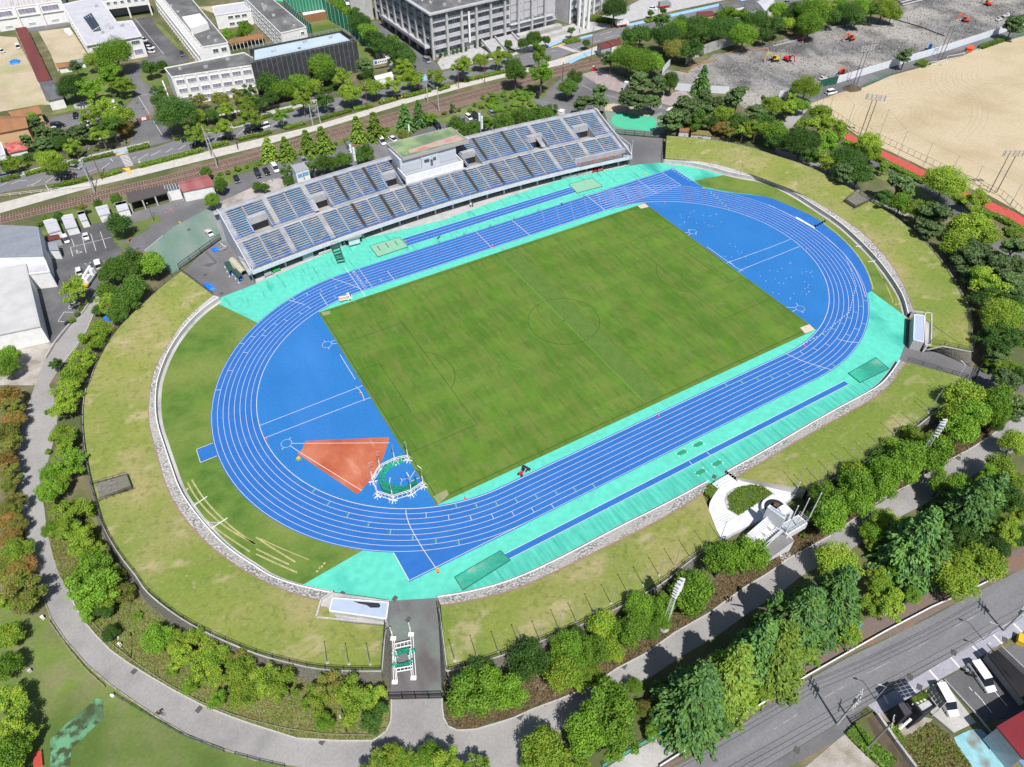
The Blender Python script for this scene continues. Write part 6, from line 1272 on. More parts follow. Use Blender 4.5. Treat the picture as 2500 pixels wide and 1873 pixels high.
tufts('M530,0 M720,400 M950,650 M1260,860 M1750,1130 M2203,1300 N350,1410 N1010,1430 N1120,1350 N1160,1080 N1040,1000 N500,900 N0,740 M1600,500 M1250,240 M1050,0',26000,WGR,'rough_grass')
tufts('I400,1010 I700,1000 I900,1350 I1050,1657 I520,1657 I450,1450',9000,WGR,'rough_grass')
tufts('N1602,1065 N1640,1300 N1740,1345 N2203,1240 O420,1070 O900,810 O1400,500 O2000,110 L200,1480 L800,1110 L1240,850 L1760,540 L2203,190 L1900,200 L1000,800 L0,1300 O1300,400 O400,850 N1700,1000',22000,DRY,'leaf_litter')
tufts('Q1120,1440 Q1400,1270 Q1560,1380 Q1760,1657 Q1760,1900 Q1380,1900 Q1240,1640',7000,WGR,'weeds',.2)
RUB=M('grey rubble',(.36,.34,.32),(.16,.16,.155),.5)
tufts('C1440,700 C1560,560 C2000,430 D450,240 D1100,160 D1300,0 D2900,-200 D2050,250 D590,700 D160,800 D0,880 C2000,900 C1850,790',9000,RUB,'rubble',.3,-.1)
CORE=M('hedge core',(.06,.10,.02))
for i,(s,w_,h,lab,mt) in enumerate((('A1195,1428 A1740,1290',2.2,1.0,'long clipped hedge opposite the school gate','S'),('A440,1610 A790,1525',2.0,.9,'clipped hedge left of the zebra crossing on the railway side','S'),('A860,1520 A1040,1470',2.0,.9,'short clipped hedge just left of the crossing on the railway side','S'),('B0,1170 B130,1132',2,.9,'short hedge by the white van','S'),('B240,1102 B420,1058',2,.9,'verge hedge under the big yellow green street tree','S'),('B550,1022 B820,945',2,.9,'verge hedge left of the dark street tree shade','S'),('B840,940 B1005,908',2,.9,'verge hedge behind the red signal pole','S'),('B1060,882 B1200,850',2,.9,'verge hedge with a yellow sign beside it','S'),('B1270,835 B1500,775',2,.9,'verge hedge opposite the banner','S'),('B1570,772 B1660,740',2,.9,'short verge hedge opposite the side street mouth','S'),('B1780,695 B2140,612',2.2,.9,'verge hedge in front of the office building','S'),('A1800,1262 A1960,1225',2,.9,'verge hedge under the black parked cars','S'),('A2050,1200 A2203,1162',2,.9,'verge hedge at the end of the car queue','S'),
 ('A1100,1292 A1283,1247',2.4,1.0,'thick clipped hedge left of the school entrance','S'),('A1502,1198 A1610,1172',2,.9,'clipped hedge right of the school entrance','S'),('A0,1552 A165,1512',2,.9,'roadside hedge at the left edge','S'),('A215,1500 A400,1452',2,.9,'roadside hedge under the left street trees','S'),('A545,1418 A670,1390',2,.9,'roadside hedge before the stone wall gap','S'),('A700,1385 A980,1318',1.6,.9,'roadside hedge along the stone wall','S'),('A0,1420 A300,1340 A560,1275',3.2,2.0,'tall dark hedge behind the roadside stone wall','D'),('A1800,1120 A1950,1085',2,.9,'school side hedge under the yellow green trees','S'),('A2000,1075 A2100,1050',2,.9,'school side hedge by the white tombstones row','S'),('B0,1025 B140,985',2,.9,'low roadside hedge left of the big street tree','S'),('B180,972 B320,940',2,.9,'low roadside hedge behind the big street tree','S'),('B560,780 B700,745',3,1.6,'dark hedge by the grey steps','D'),
 ('D655,1222 D850,1292',2.2,1.2,'clipped hedge at the upper end of the red path','S'),('D990,1385 D1350,1570',2.4,1.2,'long clipped hedge along the red path','S'),('D940,1360 D990,1385',2.2,1.2,'short hedge block beside the small golden tree','S'),('H1600,30 H1700,92',2.2,1.2,'clipped hedge beside the lower red path, left piece','S'),('H1790,150 H1990,210 H2203,330',2.4,1.3,'long hedge on the lower side of the red path','S'),('H1960,1470 H2080,1530 H2203,1560',5,1.6,'broad bushy hedge by the right-hand exit road','G'),('D1300,560 D1370,530',4,1.4,'hedge clump left of the far goals','S'),('D1830,405 D2030,335',2.5,1.3,'hedge along the far side of the sand field','S'),
 ('C640,155 C740,165 C900,190',5,1.2,'dark planted verge below the big dark tree','S'),('C1150,185 C1340,145',3,.8,'planted strip beside the blue lane','S'),('C450,365 C575,340',4,.5,'low planted island at the zebra crossing','S'),('H2040,330 H2180,350',4,1.0,'clipped oval hedge beside the park path','S'),('Q715,1320 Q880,1490 Q1080,1657',2.6,.6,'bushy overgrown bank beside the canal','G'),('Q1050,1290 Q1150,1420',1.2,.6,'low garden hedge beside the black house','S'),('B2000,890 B2090,960',3,1.0,'clipped hedge at the left of the azalea bed','G'),('A2203,90 A2203,95',.1,.1,'x','S'))):
    if lab!='x': hedge(s,w_,h,lab,mt)
hedge('K1635,905 K1690,868 K1750,862 K1780,900 K1745,945 K1705,975',0,1.2,'small clipped hedge left of the monument entrance',closed=True);hedge('K1912,775 K1990,725 K2040,735 K2065,775 K2020,800 K1950,815',0,1.3,'small clipped hedge right of the monument entrance',closed=True)
hedge('X235,355 X330,275 X480,240 X600,262 X700,330 X345,552 X255,500',0,1.6,'half moon hedge in front of the monument',closed=True)
# ================================================================ MONUMENT, CAGES, POLES, VEHICLES
# --- monument with torch stand
MW=M('white stone paving',(.62,.63,.66),(.56,.57,.60),.5,fine=1.5);MWALL=M('white rendered wall',(.66,.67,.70),(.60,.61,.64),.4)
t=thing('monument_plaza','horseshoe plaza of pale paving round the half moon hedge','plaza',(*g('X300,600'),0))
pz=gl('X80,210 X245,115 X340,190 X400,160 X520,140 X700,150 X850,190 X950,235 X1028,297 X930,340 X840,400 X720,430 X640,560 X305,715 X180,790 X130,690 X70,600 X45,500 X60,400 X150,270',1.2)
MB().prism(pz,-.05,1.05).build('paving',MW,t,world=True)
hp=gl('X600,262 X705,335 X330,555 X235,490 X205,400 X230,320 X300,275 X400,245 X500,238',.8);MB().prism(hp,.5,1.2).build('planter_kerb',CONC,t,world=True)
for i,s in enumerate(('X400,165 X425,245','X460,158 X470,240','X522,150 X520,242','X588,150 X570,250','X660,160 X610,268','X780,195 X650,285','X820,205 X665,298','X860,215 X680,310','X900,225 X695,322','X940,240 X705,335','X80,610 X250,520','X90,640 X270,535','X100,665 X290,550','X115,690 X310,562','X130,215 X290,130','X110,190 X265,110','X160,240 X310,150')):
    a,b=gl(s,1.0);MB().bar((*a,1.03+.002*i),(*b,1.03+.002*i),.09,.08).build('step_edge',M('step joint',(.42,.42,.44)) if i==0 else bpy.data.materials['step joint'],t,world=True)
m=MB();P=gl('X45,500 X60,400 X150,270',1.0);
for s in ('X340,190 X400,160 X520,140 X700,150 X850,190 X950,235 X1028,297','X150,270 X60,400 X45,500 X70,600 X130,690 X180,790'):
    P=resample(smooth(gl(s,1.2),1),16)
    for a,b in zip(P,P[1:]): m.bar((*a,.95),(*b,.95),.22,.7)
m.build('curved_parapet',MWALL,t,world=True)
t=thing('torch_monument','white ceremonial tower with arched torch stand and flights of steps','monument',(*g('X720,700'),0))
TH=4.6
MB().prism(gl('X600,890 X815,690 X900,760 X930,800 X640,952 X600,952',3.4),-.05,3.2).build('lower_room',MWALL,t,world=True)
a0,a1,b0,b1=[Vector((*g(s,3.4),3.28)) for s in ('X600,905 X815,705 X640,985 X925,800').split()] if False else [Vector((*g(s,3.4),3.28)) for s in ('X600,905','X815,705','X680,985','X930,800')]
MB().add([a0,a1,b1,b0],[(0,1,2,3),(3,2,1,0)]).build('ribbed_roof',STEELR,t,world=True)
for k in range(22): f=(k+.5)/22;MB().bar(a0.lerp(a1,f)+Vector((0,0,.05)),b0.lerp(b1,f)+Vector((0,0,.05)),.12,.1).build('roof_rib',CONCL,t,world=True)
MB().prism(gl('X780,640 X970,535 X1070,620 X855,748 X800,690',TH),2.8,TH).build('viewing_deck',MWALL,t,world=True);MB().sheet(gl('X800,640 X965,550 X1050,618 X860,725 X815,685',TH+.03),TH+.03).build('deck_surface',M('deck grey',(.36,.39,.42)),t,world=True)
m=MB();P=[(*p,TH) for p in gl('X970,535 X1065,612 X865,735 X805,690',TH)]
for a,b in zip(P,P[1:]):
    for h in (.5,1.05): m.bar((a[0],a[1],TH+h),(b[0],b[1],TH+h),.06,.06)
    for k in range(7): f=k/6;m.box((a[0]+(b[0]-a[0])*f,a[1]+(b[1]-a[1])*f,TH+.5),(.06,.06,1.1))
m.build('deck_railing',GREYP,t,world=True)
# flights of steps, rising towards the torch
def flight(s0,s1,z0,z1,n,lab):
    A=gl(s0,z0);B=gl(s1,z1);a0,a1=Vector(A[0]),Vector(A[1]);b0,b1=Vector(B[0]),Vector(B[1])
    for i in range(n):
        f,f2=i/n,(i+.93)/n;P=[a0.lerp(b0,f),a1.lerp(b1,f),a1.lerp(b1,f2),a0.lerp(b0,f2)];MB().prism([tuple(p) for p in P],0,z0+(z1-z0)*(i+1)/n).build('step',MWALL,t,world=True)
flight('X380,830 X440,880','X655,575 X700,605',.2,TH,16,'');flight('X560,800 X620,840','X770,650 X815,680',.8,TH,10,'')
for i,(s,z) in enumerate((('X525,765 X580,735 X625,775 X565,805',2.2),('X588,705 X645,672 X690,712 X632,742',3.1),('X650,650 X700,617 X740,655 X690,685',4.0))): MB().prism(gl(s,z),0,z).build('stepped_block',WHITE,t,world=True)
m=MB()
for s,z0,z1 in (('X360,820 X660,560',1.0,TH+.4),('X600,880 X810,690',1.2,TH+.4)): q=s.split();a,b=g(q[0],z0),g(q[1],z1);m.bar((*a,z0-.2),(*b,z1-.2),.35,.8)
m.build('stair_wall',MWALL,t,world=True)
ct=g('X735,455',2.6);MB().prism(arc(ct[0],ct[1],2.6,0,6.28,28),0,2.2).build('round_base',MWALL,t,world=True);MB().prism(arc(ct[0],ct[1],2.1,0,6.28,28),2.2,2.25).build('round_floor',DARK,t,world=True);MB().box((ct[0],ct[1],2.8),(.9,.9,1.1),.5).build('torch_bowl',M('bronze',(.16,.09,.07),rough=.4),t,world=True)
# arch: a tall vertical slab with rounded top and an opening
ab=Vector(g('X715,625',0)[:2]+(0,)) if False else None
p0=Vector((*g('X745,640',TH-.3),0));p1=Vector((*g('X900,560',TH-.3),0));ud=(p1-p0).normalized();vd=Vector((-ud.y,ud.x,0));Wd=3.1;HT=4.2
def slab(off0,off1,mat,nm,r0,r1):
    m=MB();n=18;A=[];B=[]
    for i in range(n+1):
        t_=math.pi*i/n;A.append((math.cos(t_),math.sin(t_)))
    def pt(c,r,off): return p0+ud*(Wd/2-c[0]*r)+vd*off+Vector((0,0,3.2+HT-Wd/2*1.0+c[1]*r))
    for off in (off0,off1):
        I=[pt(c,r0,off) for c in A];O=[pt(c,r1,off) for c in A]
        I=[Vector((I[0].x,I[0].y,3))]+I+[Vector((I[-1].x,I[-1].y,3))];O=[Vector((O[0].x,O[0].y,3))]+O+[Vector((O[-1].x,O[-1].y,3))]
        for a,b,c,d in zip(I,I[1:],O[1:],O): m.add([a,b,c,d],[(0,1,2,3)] if off==off0 else [(3,2,1,0)])
    O=[[pt(c,r,off) for c in A] for r,off in ((r1,off0),(r1,off1),(r0,off0),(r0,off1))]
    O=[[Vector((q[0].x,q[0].y,3))]+q+[Vector((q[-1].x,q[-1].y,3))] for q in O]
    for k in (0,2):
        for a,b,c,d in zip(O[k],O[k][1:],O[k+1][1:],O[k+1]): m.add([a,b,c,d],[(0,1,2,3)])
    m.build(nm,mat,t,world=True)
slab(-.2,1.5,MWALL,'arch',.95,Wd/2+.25)
m=MB();m.bar(p0+ud*.2+vd*(-.9)+Vector((0,0,5.3)),p0+ud*(-.7)+vd*2.6+Vector((0,0,5.3)),.8,4.6);m.build('tapered_fin',MWALL,t,world=True);MB().bar(p0+ud*.15+vd*(-.6)+Vector((0,0,7.64)),p0+ud*(-.6)+vd*2.2+Vector((0,0,7.64)),.5,.08).build('glazed_top',M('blue grey cap',(.28,.33,.42)),t,world=True)
MB().box(tuple(p0+ud*Wd/2+vd*.6+Vector((0,0,5.2))),(1.9,.1,3.2),math.atan2(ud.y,ud.x)).build('arch_panel',M('grey green panel',(.22,.27,.24)),t,world=True)
S('concrete_slab','X760,900 X840,860 X900,950 X800,1040',6,CONC)
# --- flagpoles
def pole(q,top,label,grp='flagpoles on the grass bank',z=2.85,h=5.9,mat=STEEL,nm='flagpole',cat='flagpole',r=.055):
    b=g(q,z);t=thing(nm,label,cat,(*b,z),group=grp);k=('fp',h,r,mat.name)
    if k not in PMS: PMS[k]=[MB().tube((0,0,0),(0,0,h),r*1.3,r*.8,8).mesh('pole',mat),MB().box((0,0,h+.08),(.2,.2,.18),.4,.6).mesh('finial',mat),MB().box((0,0,.08),(.42,.42,.2)).mesh('base',CONCL)]
    for m_ in PMS[k]: obj(m_.name.split('.')[0],m_,t)
    return t
for i,q in enumerate('N615,762 N800,775 N985,778'.split()): pole(q,0,'slim silver flagpole left of the tunnel, %s'%('farthest from the gate','middle one of three','nearest the tunnel wall')[i])
fl='N1712,745 N1898,705 N2085,672 O60,610 O240,578 O405,475 O556,415 O702,332 O850,250 O995,160 O1130,92 K1265,1640 K1400,1562 K1530,1483 K1665,1398 K1790,1333'.split()
for i,q in enumerate(fl): pole(q,0,'slim silver flagpole between tunnel and monument, %s from the tunnel'%ORD[i])
for i,q in enumerate('L245,870 L330,895 L438,840 L545,778 L658,708 L757,655 L857,598 L968,530 L1085,432 L1180,385 L1268,345 L1375,242 L1400,215 L1500,105'.split()): pole(q,0,'slim silver flagpole between monument and exit, %s from the monument'%ORD[i])
for q,lab in (('X945,655','tall white mast on the monument deck, middle'),('X1065,600','tall white mast at the outer corner of the monument deck'),('X835,730','tall white mast at the near corner of the monument deck'),('X930,330','tall thin mast behind the monument steps')): pole(q,0,lab,'masts on the monument',4.4 if 'deck' in lab else .8,8.6 if 'deck' in lab else 4,WHITE,'mast','mast',.09)
# --- floodlight towers over the flag row
def lighttower(q,h,label,rz,z=1):
    b=g(q,z);t=thing('floodlight_tower',label,'floodlight tower',(*b,0),rz,group='white lattice floodlight towers');s=.4
    for x in(-s,s):
        for y in(-s,s): MB().tube((x,y,0),(x*.7,y*.7,h),.05,.035,6).build('leg',WHITE,t)
    m=MB();n=int(h/.9)
    for i in range(n):
        z0=i*h/n;z1=(i+1)*h/n;k=s*(1-.3*i/n)
        for a,b_ in (((-k,-k),(k,-k)),((k,-k),(k,k)),((k,k),(-k,k)),((-k,k),(-k,-k))): m.tube((*a,z0),(*b_,z1),.017,n=3)
    m.build('lattice',WHITE,t)['kind']='stuff'
    MB().tube((0,0,-.05),(0,0,.5),.9,.8,12).build('footing',CONC,t)
    for r in range(5):
        for c in range(3): MB().tube((-.8+c*.8,-.6,h+.3-r*.8),(-.8+c*.8,.2,h+.1-r*.8),.34,.12,8).build('lamp',WHITE,t)
    MB().box((0,0,h-1.7),(.15,.3,3.6)).build('lamp_frame',WHITE,t)
lighttower('O1315,440',15.5,'white lattice floodlight tower rising above the flagpole row near the tunnel',.4);lighttower('L1265,700',14.5,'white lattice floodlight tower rising among trees beyond the monument',.4)
def twinlight(q1,q2,h,label):
    a,b=g(q1),g(q2);t=thing('floodlight_mast',label,'floodlight',(*a,0),group='twin legged floodlights by the sand field')
    for p in (a,b): MB().tube((*p,0),(*p,h),.16,.12,8).build('leg',M('brown steel',(.13,.10,.09)) if 'brown steel' not in bpy.data.materials else bpy.data.materials['brown steel'],t,world=True)
    m=MB();m.bar((*a,h*.55),(*b,h*.55),.1,.1);m.bar((*a,h*.6),(*b,h*.6),.1,.1);m.build('cross_brace',GREYP,t,world=True)
    c=Vector(((a[0]+b[0])/2,(a[1]+b[1])/2));d=Vector((b[0]-a[0],b[1]-a[1])).normalized();m=MB()
    for k in(0,1,2):m.bar((c.x-d.x*3,c.y-d.y*3,h+.1+k*.75),(c.x+d.x*3,c.y+d.y*3,h+.1+k*.75),.12,.1)
    for k in(-3,-1,1,3): m.bar((c.x+d.x*k,c.y+d.y*k,h),(c.x+d.x*k,c.y+d.y*k,h+1.7),.1,.1)
    m.build('lamp_rack',GREYP,t,world=True)
    for r in range(3):
        for k in range(5): x=c.x+d.x*(-2.8+1.4*k);y=c.y+d.y*(-2.8+1.4*k);MB().box((x+.1,y-.25,h+.35+r*.75),(.55,.5,.5),.3,.7).build('lamp',CONCL,t,world=True)
twinlight('D785,1180','D822,1185',13.4,'brown twin legged floodlight beside the red path');twinlight('D1905,1657','D1965,1657',12.4,'brown twin legged floodlight at the right edge of the sand field');twinlight('D735,730','D765,725',13,'grey twin legged floodlight by the parked white van');twinlight('D1465,500','D1500,490',13,'grey twin legged floodlight by the two white goals')
bs=bpy.data.materials['brown steel']
P=gl('D400,940 D430,935 D530,940 D680,1105 D962,1155 D1115,1342 D1325,1450 D1545,1560 D1740,1650 H2060,155 H2203,215')
t=thing('ball_net','tall brown posts and wires along the edge of the sand field','ball net',(*P[0],0))
for p in gl('D410,935 D455,935 D530,940 D675,1105 D962,1155 D1115,1342 D1325,1450 D1545,1560 D1740,1650 H2060,155'): MB().tube((*p,0),(*p,9),.09,.07,6).build('post',GREYP,t,world=True)
P=gl('D530,940 D675,1105 D962,1155 D1115,1342 D1325,1450 D1545,1560 D1740,1650 H2060,155');m=MB()
for a,b in zip(P,P[1:]): m.tube((*a,8.9),(*b,8.9),.025,n=3)
m.build('wire',GREYP,t,world=True)
fence(gl('D560,1000 D760,1140 D960,1210 D1150,1300 D1700,1560 D2000,1690 H2203,215'),0,'brown framed mesh fence between red path and sand field',2.0,2.4,mat=bs,bars=0,rails=(1,.05),group='fences round the sand field');
t=fence(gl('D830,740 D1060,645'),0,'green netted fence panel along the sand field',1.8,3,mat=GREENP,bars=.5,group='fences round the sand field');fence(gl('D1060,650 D1320,580 D1700,440'),0,'brown fence behind the white goals',1.2,2.5,mat=bs,bars=.8,group='fences round the sand field');fence(gl('D1810,430 D1900,395 D2203,300'),0,'green netted fence piece at the far end of the sand field',1.7,3,mat=GREENP,bars=.5,group='fences round the sand field')
# --- park path fences
WOODF=M('weathered rail',(.28,.27,.22));fence(gl('M430,410 M600,650 M750,830 M905,970'),0,'low pale rail fence on the lawn side of the curved path',.7,2,mat=WOODF,bars=0,rails=(.95,.5),group='low fences along the curved path');fence(gl('M975,1035 M1250,1200 M1570,1385 M1930,1525'),0,'low dark rail fence on the lawn side of the curved path',.8,2,mat=M('dark green rail',(.05,.09,.06)),bars=0,rails=(.95,.5),group='low fences along the curved path');fence(gl('M2025,1550 M2203,1600 N250,1657'),0,'low dark rail fence at the bottom edge',.8,2,mat=bpy.data.materials['dark green rail'],bars=0,rails=(.95,.5),group='low fences along the curved path')
fence(gl('M520,20 M650,230 M820,440 M960,600 M1130,735 M1400,920 M1700,1090 M2000,1210 M2203,1270 N250,1330 N600,1380 N1000,1390'),0,'long rope fence along the inner edge of the curved path',.5,3,mat=WOODF,bars=0,rails=(.9,),group='low fences along the curved path')
TEAL=M('teal railing',(.05,.42,.36));fence(gl('O780,1657 O970,1550 O1360,1330'),0,'teal railing above the concrete slabs at the bottom edge',1.1,2,mat=TEAL,bars=.3,group='teal railings beside the street');fence(gl('Q430,635 Q560,590 Q800,450'),0,'teal railing half hidden by cedars beside the street',1.1,2,mat=TEAL,bars=.3,group='teal railings beside the street');fence(gl('Q1170,245 Q1530,75 Q1700,0'),0,'teal railing by the bare soil beside the street',1.1,2,mat=TEAL,bars=.3,group='teal railings beside the street')
# guard rail of the street
P=gl('O1270,1657 O1550,1480 O1830,1310 O2203,1085 Q340,875 Q700,670 Q1000,500 Q1400,290 Q1750,135 Q2040,-10');P=resample(P,90)
t=thing('guard_rail','long white guard rail between brown pavement and street','guard rail',(*P[0],0));m=MB()
for a,b in zip(P,P[1:]): m.bar((*a,.55),(*b,.55),.18,.3)
m.build('beam',WHITE,t,world=True)
for p in P[::2]: MB().tube((*p,0),(*p,.7),.06).build('post',WHITE,t,world=True)
fence(gl('A0,1700 A860,1600 A1200,1520 A1700,1400 A2203,1275 B500,1135 B1000,985 B1400,865 B1800,755 B2130,670'),0,'low white railing between the cream pavement and the railway',1.0,3,mat=WHITE,bars=0,rails=(1,.5),group='railings by the railway')
fence(gl('Q720,1285 Q880,1190'),0,'black railing on the small bridge over the canal',1.1,1.2,bars=.25,group='railings by the canal')
# road markings
m=MB();wm_=MB()
for s in ('A1030,1345 A1100,1332','A1035,1356 A1105,1342','A1042,1367 A1112,1352','A1048,1378 A1118,1363','A1054,1389 A1124,1374','A1060,1400 A1130,1385','A1066,1411 A1136,1396','A1072,1422 A1142,1407','A1078,1433 A1148,1418'): ribbon(m,gl(s),.45,-.07)
for i in range(11): ribbon(m,gl('C%g,%g C%g,%g'%(375+15*i,395+5.2*i,440+15*i,392+5.2*i)),.45,-.07)
for i in range(8): ribbon(m,gl('C%g,%g C%g,%g'%(320+14*i,575-5*i,345+14*i,555-5*i)),.5,-.07)
for i in range(7): ribbon(m,gl('B%g,%g B%g,%g'%(1465+16*i,645-5*i,1500+16*i,615-5*i)),.5,-.07)
for i in range(7): ribbon(m,gl('C%g,%g C%g,%g'%(1330+13*i,955-3*i,1350+13*i,925-3*i)),.4,-.06)
for s in ('A0,1600 A60,1570','A90,1585 A160,1555','A160,1555 A230,1550','A230,1600 A290,1580','A270,1600 A350,1545','A390,1570 A470,1515','A750,1480 A830,1450','A870,1455 A945,1400','A950,1360 A970,1390','A1140,1365 A1170,1345','A1190,1375 A1275,1320','A1300,1340 A1385,1290','A1430,1310 A1490,1270','A1530,1290 A1595,1245','A1850,1200 A1910,1160','A2050,1155 A2100,1110','B130,1085 B180,1050','B240,1030 B270,1015','B680,935 B720,910','B870,880 B900,860','C150,490 C200,485','C330,440 C380,430','C530,410 C590,440','C700,360 C760,345','C800,330 C890,305','C560,410 C640,385','A1190,1400 A1200,1375 ','A1215,1425 A1195,1375','A390,1590 A420,1640','Q50,1330 Q255,1200','Q480,1060 Q655,960','Q850,850 Q1050,748','Q1200,665 Q1380,572','Q1605,448 Q1785,355','C760,300 C860,270','C1000,250 C1080,235','C900,310 C920,305'): ribbon(wm_ if s[0]=='Q' else m,gl(s),.16,-.071)
for s in ('Q860,970 Q1990,445','Q0,1460 Q560,1180'): pass
for s in ('Q995,1035 Q1035,1110','Q1195,925 Q1270,1010','Q1390,820 Q1465,905','Q1575,712 Q1650,798','Q1760,615 Q1840,695','Q1940,515 Q2015,595','Q2115,420 Q2190,495'): ribbon(m,gl(s),.32,-.062);
for s in ('A1190,828 A1400,1170','A1185,826 A1420,780','A1160,160 A1410,470','E610,470 E955,385','E605,470 E627,548','E705,375 E742,520','E780,355 E825,500','E862,335 E910,480','E615,398 E638,460','E645,672 E660,728','E500,1105 E550,1028','E550,1028 E630,1030','E500,1108 E590,1115','E585,995 E640,1005','E585,990 E620,950','E1240,500 E1400,370','E895,590 E905,630','Q1730,965 Q1760,1000','Q1780,1010 Q1850,1085','Q1850,1090 Q1930,1190','Q1950,1000 Q2060,1130','C600,730 C700,780','C800,815 C910,845','C1270,920 C1370,950','C1290,905 C1265,935'): ribbon(m,gl(s),.13,-.055)
struct(m.build('road_marking',LINE));struct(wm_.build('worn_marking',WORN))
m=MB();c=g('E672,512');
ribbon(m,arc(c[0]+.1,c[1]-.2,.55,2.2,6.6,14),.13,-.055);ribbon(m,[(c[0]-.25,c[1]+.9),(c[0]-.1,c[1]),(c[0]+.6,c[1]-.05),(c[0]+.9,c[1]-.7),(c[0]+1.2,c[1]-.6)],.16,-.054);m.sheet(arc(c[0]-.28,c[1]+1.15,.2,0,6.28,10),-.053);struct(m.build('wheelchair_symbol',LINE))
mh=MB()
for q in 'N1310,385 N570,1435 M1155,830 M1710,1160 O70,1220 O965,785 O1700,325 A1180,885 A1235,935 C1080,880 G0,0 F0,0 E722,558 E1765,708 E1905,868 N1195,205 N740,165 K1740,790 Q1600,670 Q1225,880 Q2040,560 Q250,1510 Q1305,968 O1390,1370 E1625,320 E1185,482 L1640,628'.split():
    if '0,0' not in q: c=g(q);mh.box((*c,-.03 if q not in('N1195,205','N740,165','K1740,790') else .0),(1.0,.8,.06),.5)
struct(mh.build('manhole_cover',M('iron cover',(.09,.085,.08))))['kind']='stuff'
c=g('B170,1545');text('止マレ',(c[0]-2,c[1],-.05),2.0,rad(8),LINE,bpy.data.objects['road_marking'],'road_lettering')
# --- utility poles, catenary masts, wires
def upole(q,h,label,arms=2,lean=(0,0),mat=CONCL,stuff=True):
    b=g(q);t=thing('utility_pole',label,'utility pole',(*b,0),.5,group='utility poles');MB().tube((0,0,0),(lean[0],lean[1],h),.19,.13,10).build('pole',mat,t)
    for k in range(arms):
        z=h-.5-k*1.0;x,y=lean[0]*z/h,lean[1]*z/h;MB().box((x,y,z),(2.2,.1,.1)).build('crossarm',STEEL,t)
        for j in (-1,-.5,.5,1): MB().tube((x+j,y,z),(x+j,y,z+.3),.07).build('insulator',WHITE,t)
    if stuff: MB().tube((.35,0,h-3.4),(.35,0,h-2.3),.3,.3,10).build('transformer',GREYP,t)
    return t
upole('Q595,1285',11.5,'concrete utility pole with insulators at the kerb above the canal bridge',4);upole('Q855,1490',11,'slim weathered pole beside the canal',1,stuff=False,mat=M('aged pole',(.25,.23,.2)));upole('Q2028,482',9,'concrete utility pole at the right edge beside the guard posts',3)
for q,h,lab,col in (('A880,1545',12.3,'red brown signal post on the pavement near the zebra crossing',1),('A650,1555',8,'short red brown post among the left street trees',1),('A2050,1290',10,'red brown post beside the railway steps',1),('B1745,760',11.7,'red brown post opposite the office forecourt',1),('B1970,715',12.4,'red brown post right of the clipped conifers',1),('B965,950',11,'red brown post in the verge hedge',1),('B1415,805',7,'red brown post opposite the side street',1),('B600,870',8,'red brown post by the dark street tree',1),('C680,520',13.3,'dark post beside the level crossing road',1),('C435,695',7.4,'black signal post at the level crossing',0),('B680,440',6,'pole hidden in the tree path',1),('C1240,245',10,'brown post on the far pavement',1),('B1325,430',9,'brown post on the side street corner',1)):
    b=g(q);t=thing('signal_post',lab,'post',(*b,0),group='slim posts along road and railway');MB().tube((0,0,0),(0,0,h),.13,.09,6).build('pole',M('red brown paint',(.20,.07,.05)) if 'red brown paint' not in bpy.data.materials else (bpy.data.materials['red brown paint'] if col else BLACK),t);MB().box((0,0,h-.6),(1.1,.1,.1)).build('crossarm',STEEL,t);MB().box((0,0,h-1.6),(.3,.3,.5)).build('box',GREYP,t)
def catenary(q1,q2,h,label):
    a,b=g(q1),g(q2);t=thing('catenary_mast',label,'catenary mast',(*a,0),group='railway catenary masts')
    for p in (a,b): MB().tube((*p,0),(*p,h),.2,.14,8).build('mast',CONCL,t,world=True)
    m=MB();m.bar((*a,h-1),(*b,h-1),.14,.14);m.bar((*a,h-2),(*b,h-1.2),.1,.1);m.build('cross_beam',STEEL,t,world=True);MB().box((*a,h-.4),(1.4,.1,.1)).build('crossarm',STEEL,t,world=True)
catenary('A815,1657','E820,-30',10.5,'grey catenary mast at the left, by the zebra crossing');catenary('A1875,1450','A1820,1350',11,'grey catenary mast above the round shrubs');catenary('B1575,955','B1480,885',9.2,'grey catenary mast frame by the pair of cedars');catenary('B490,1080','B555,1060',8,'grey catenary mast frame behind the cedar row')
WIRE=BLACK
def wire(a,b,label,sag=.8,r=.03):
    t=thing('overhead_wire',label,'wire',a,group='overhead wires');P=[(a[0]+(b[0]-a[0])*f,a[1]+(b[1]-a[1])*f,a[2]+(b[2]-a[2])*f-sag*4*f*(1-f)) for f in [i/12 for i in range(13)]];MB().path(P,r,3).build('cable',WIRE,t,world=True)
p1=g('Q595,1285');p2=g('Q2028,482')
d=Vector((p2[0]-p1[0],p2[1]-p1[1])).normalized()
for k,(o,z) in enumerate(((-1,11.2),(-.4,11.2),(.5,10.2),(0,8.6))):
    n=Vector((-d.y,d.x))*o;wire((p1[0]+n.x,p1[1]+n.y,z),(p2[0]+n.x,p2[1]+n.y,z-1.8),'thin black wire strung above the street between the two utility poles');wire((p1[0]+n.x,p1[1]+n.y,z),(p1[0]+n.x-d.x*45,p1[1]+n.y-d.y*45,z),'thin black wire leaving the canal pole towards the bottom edge')
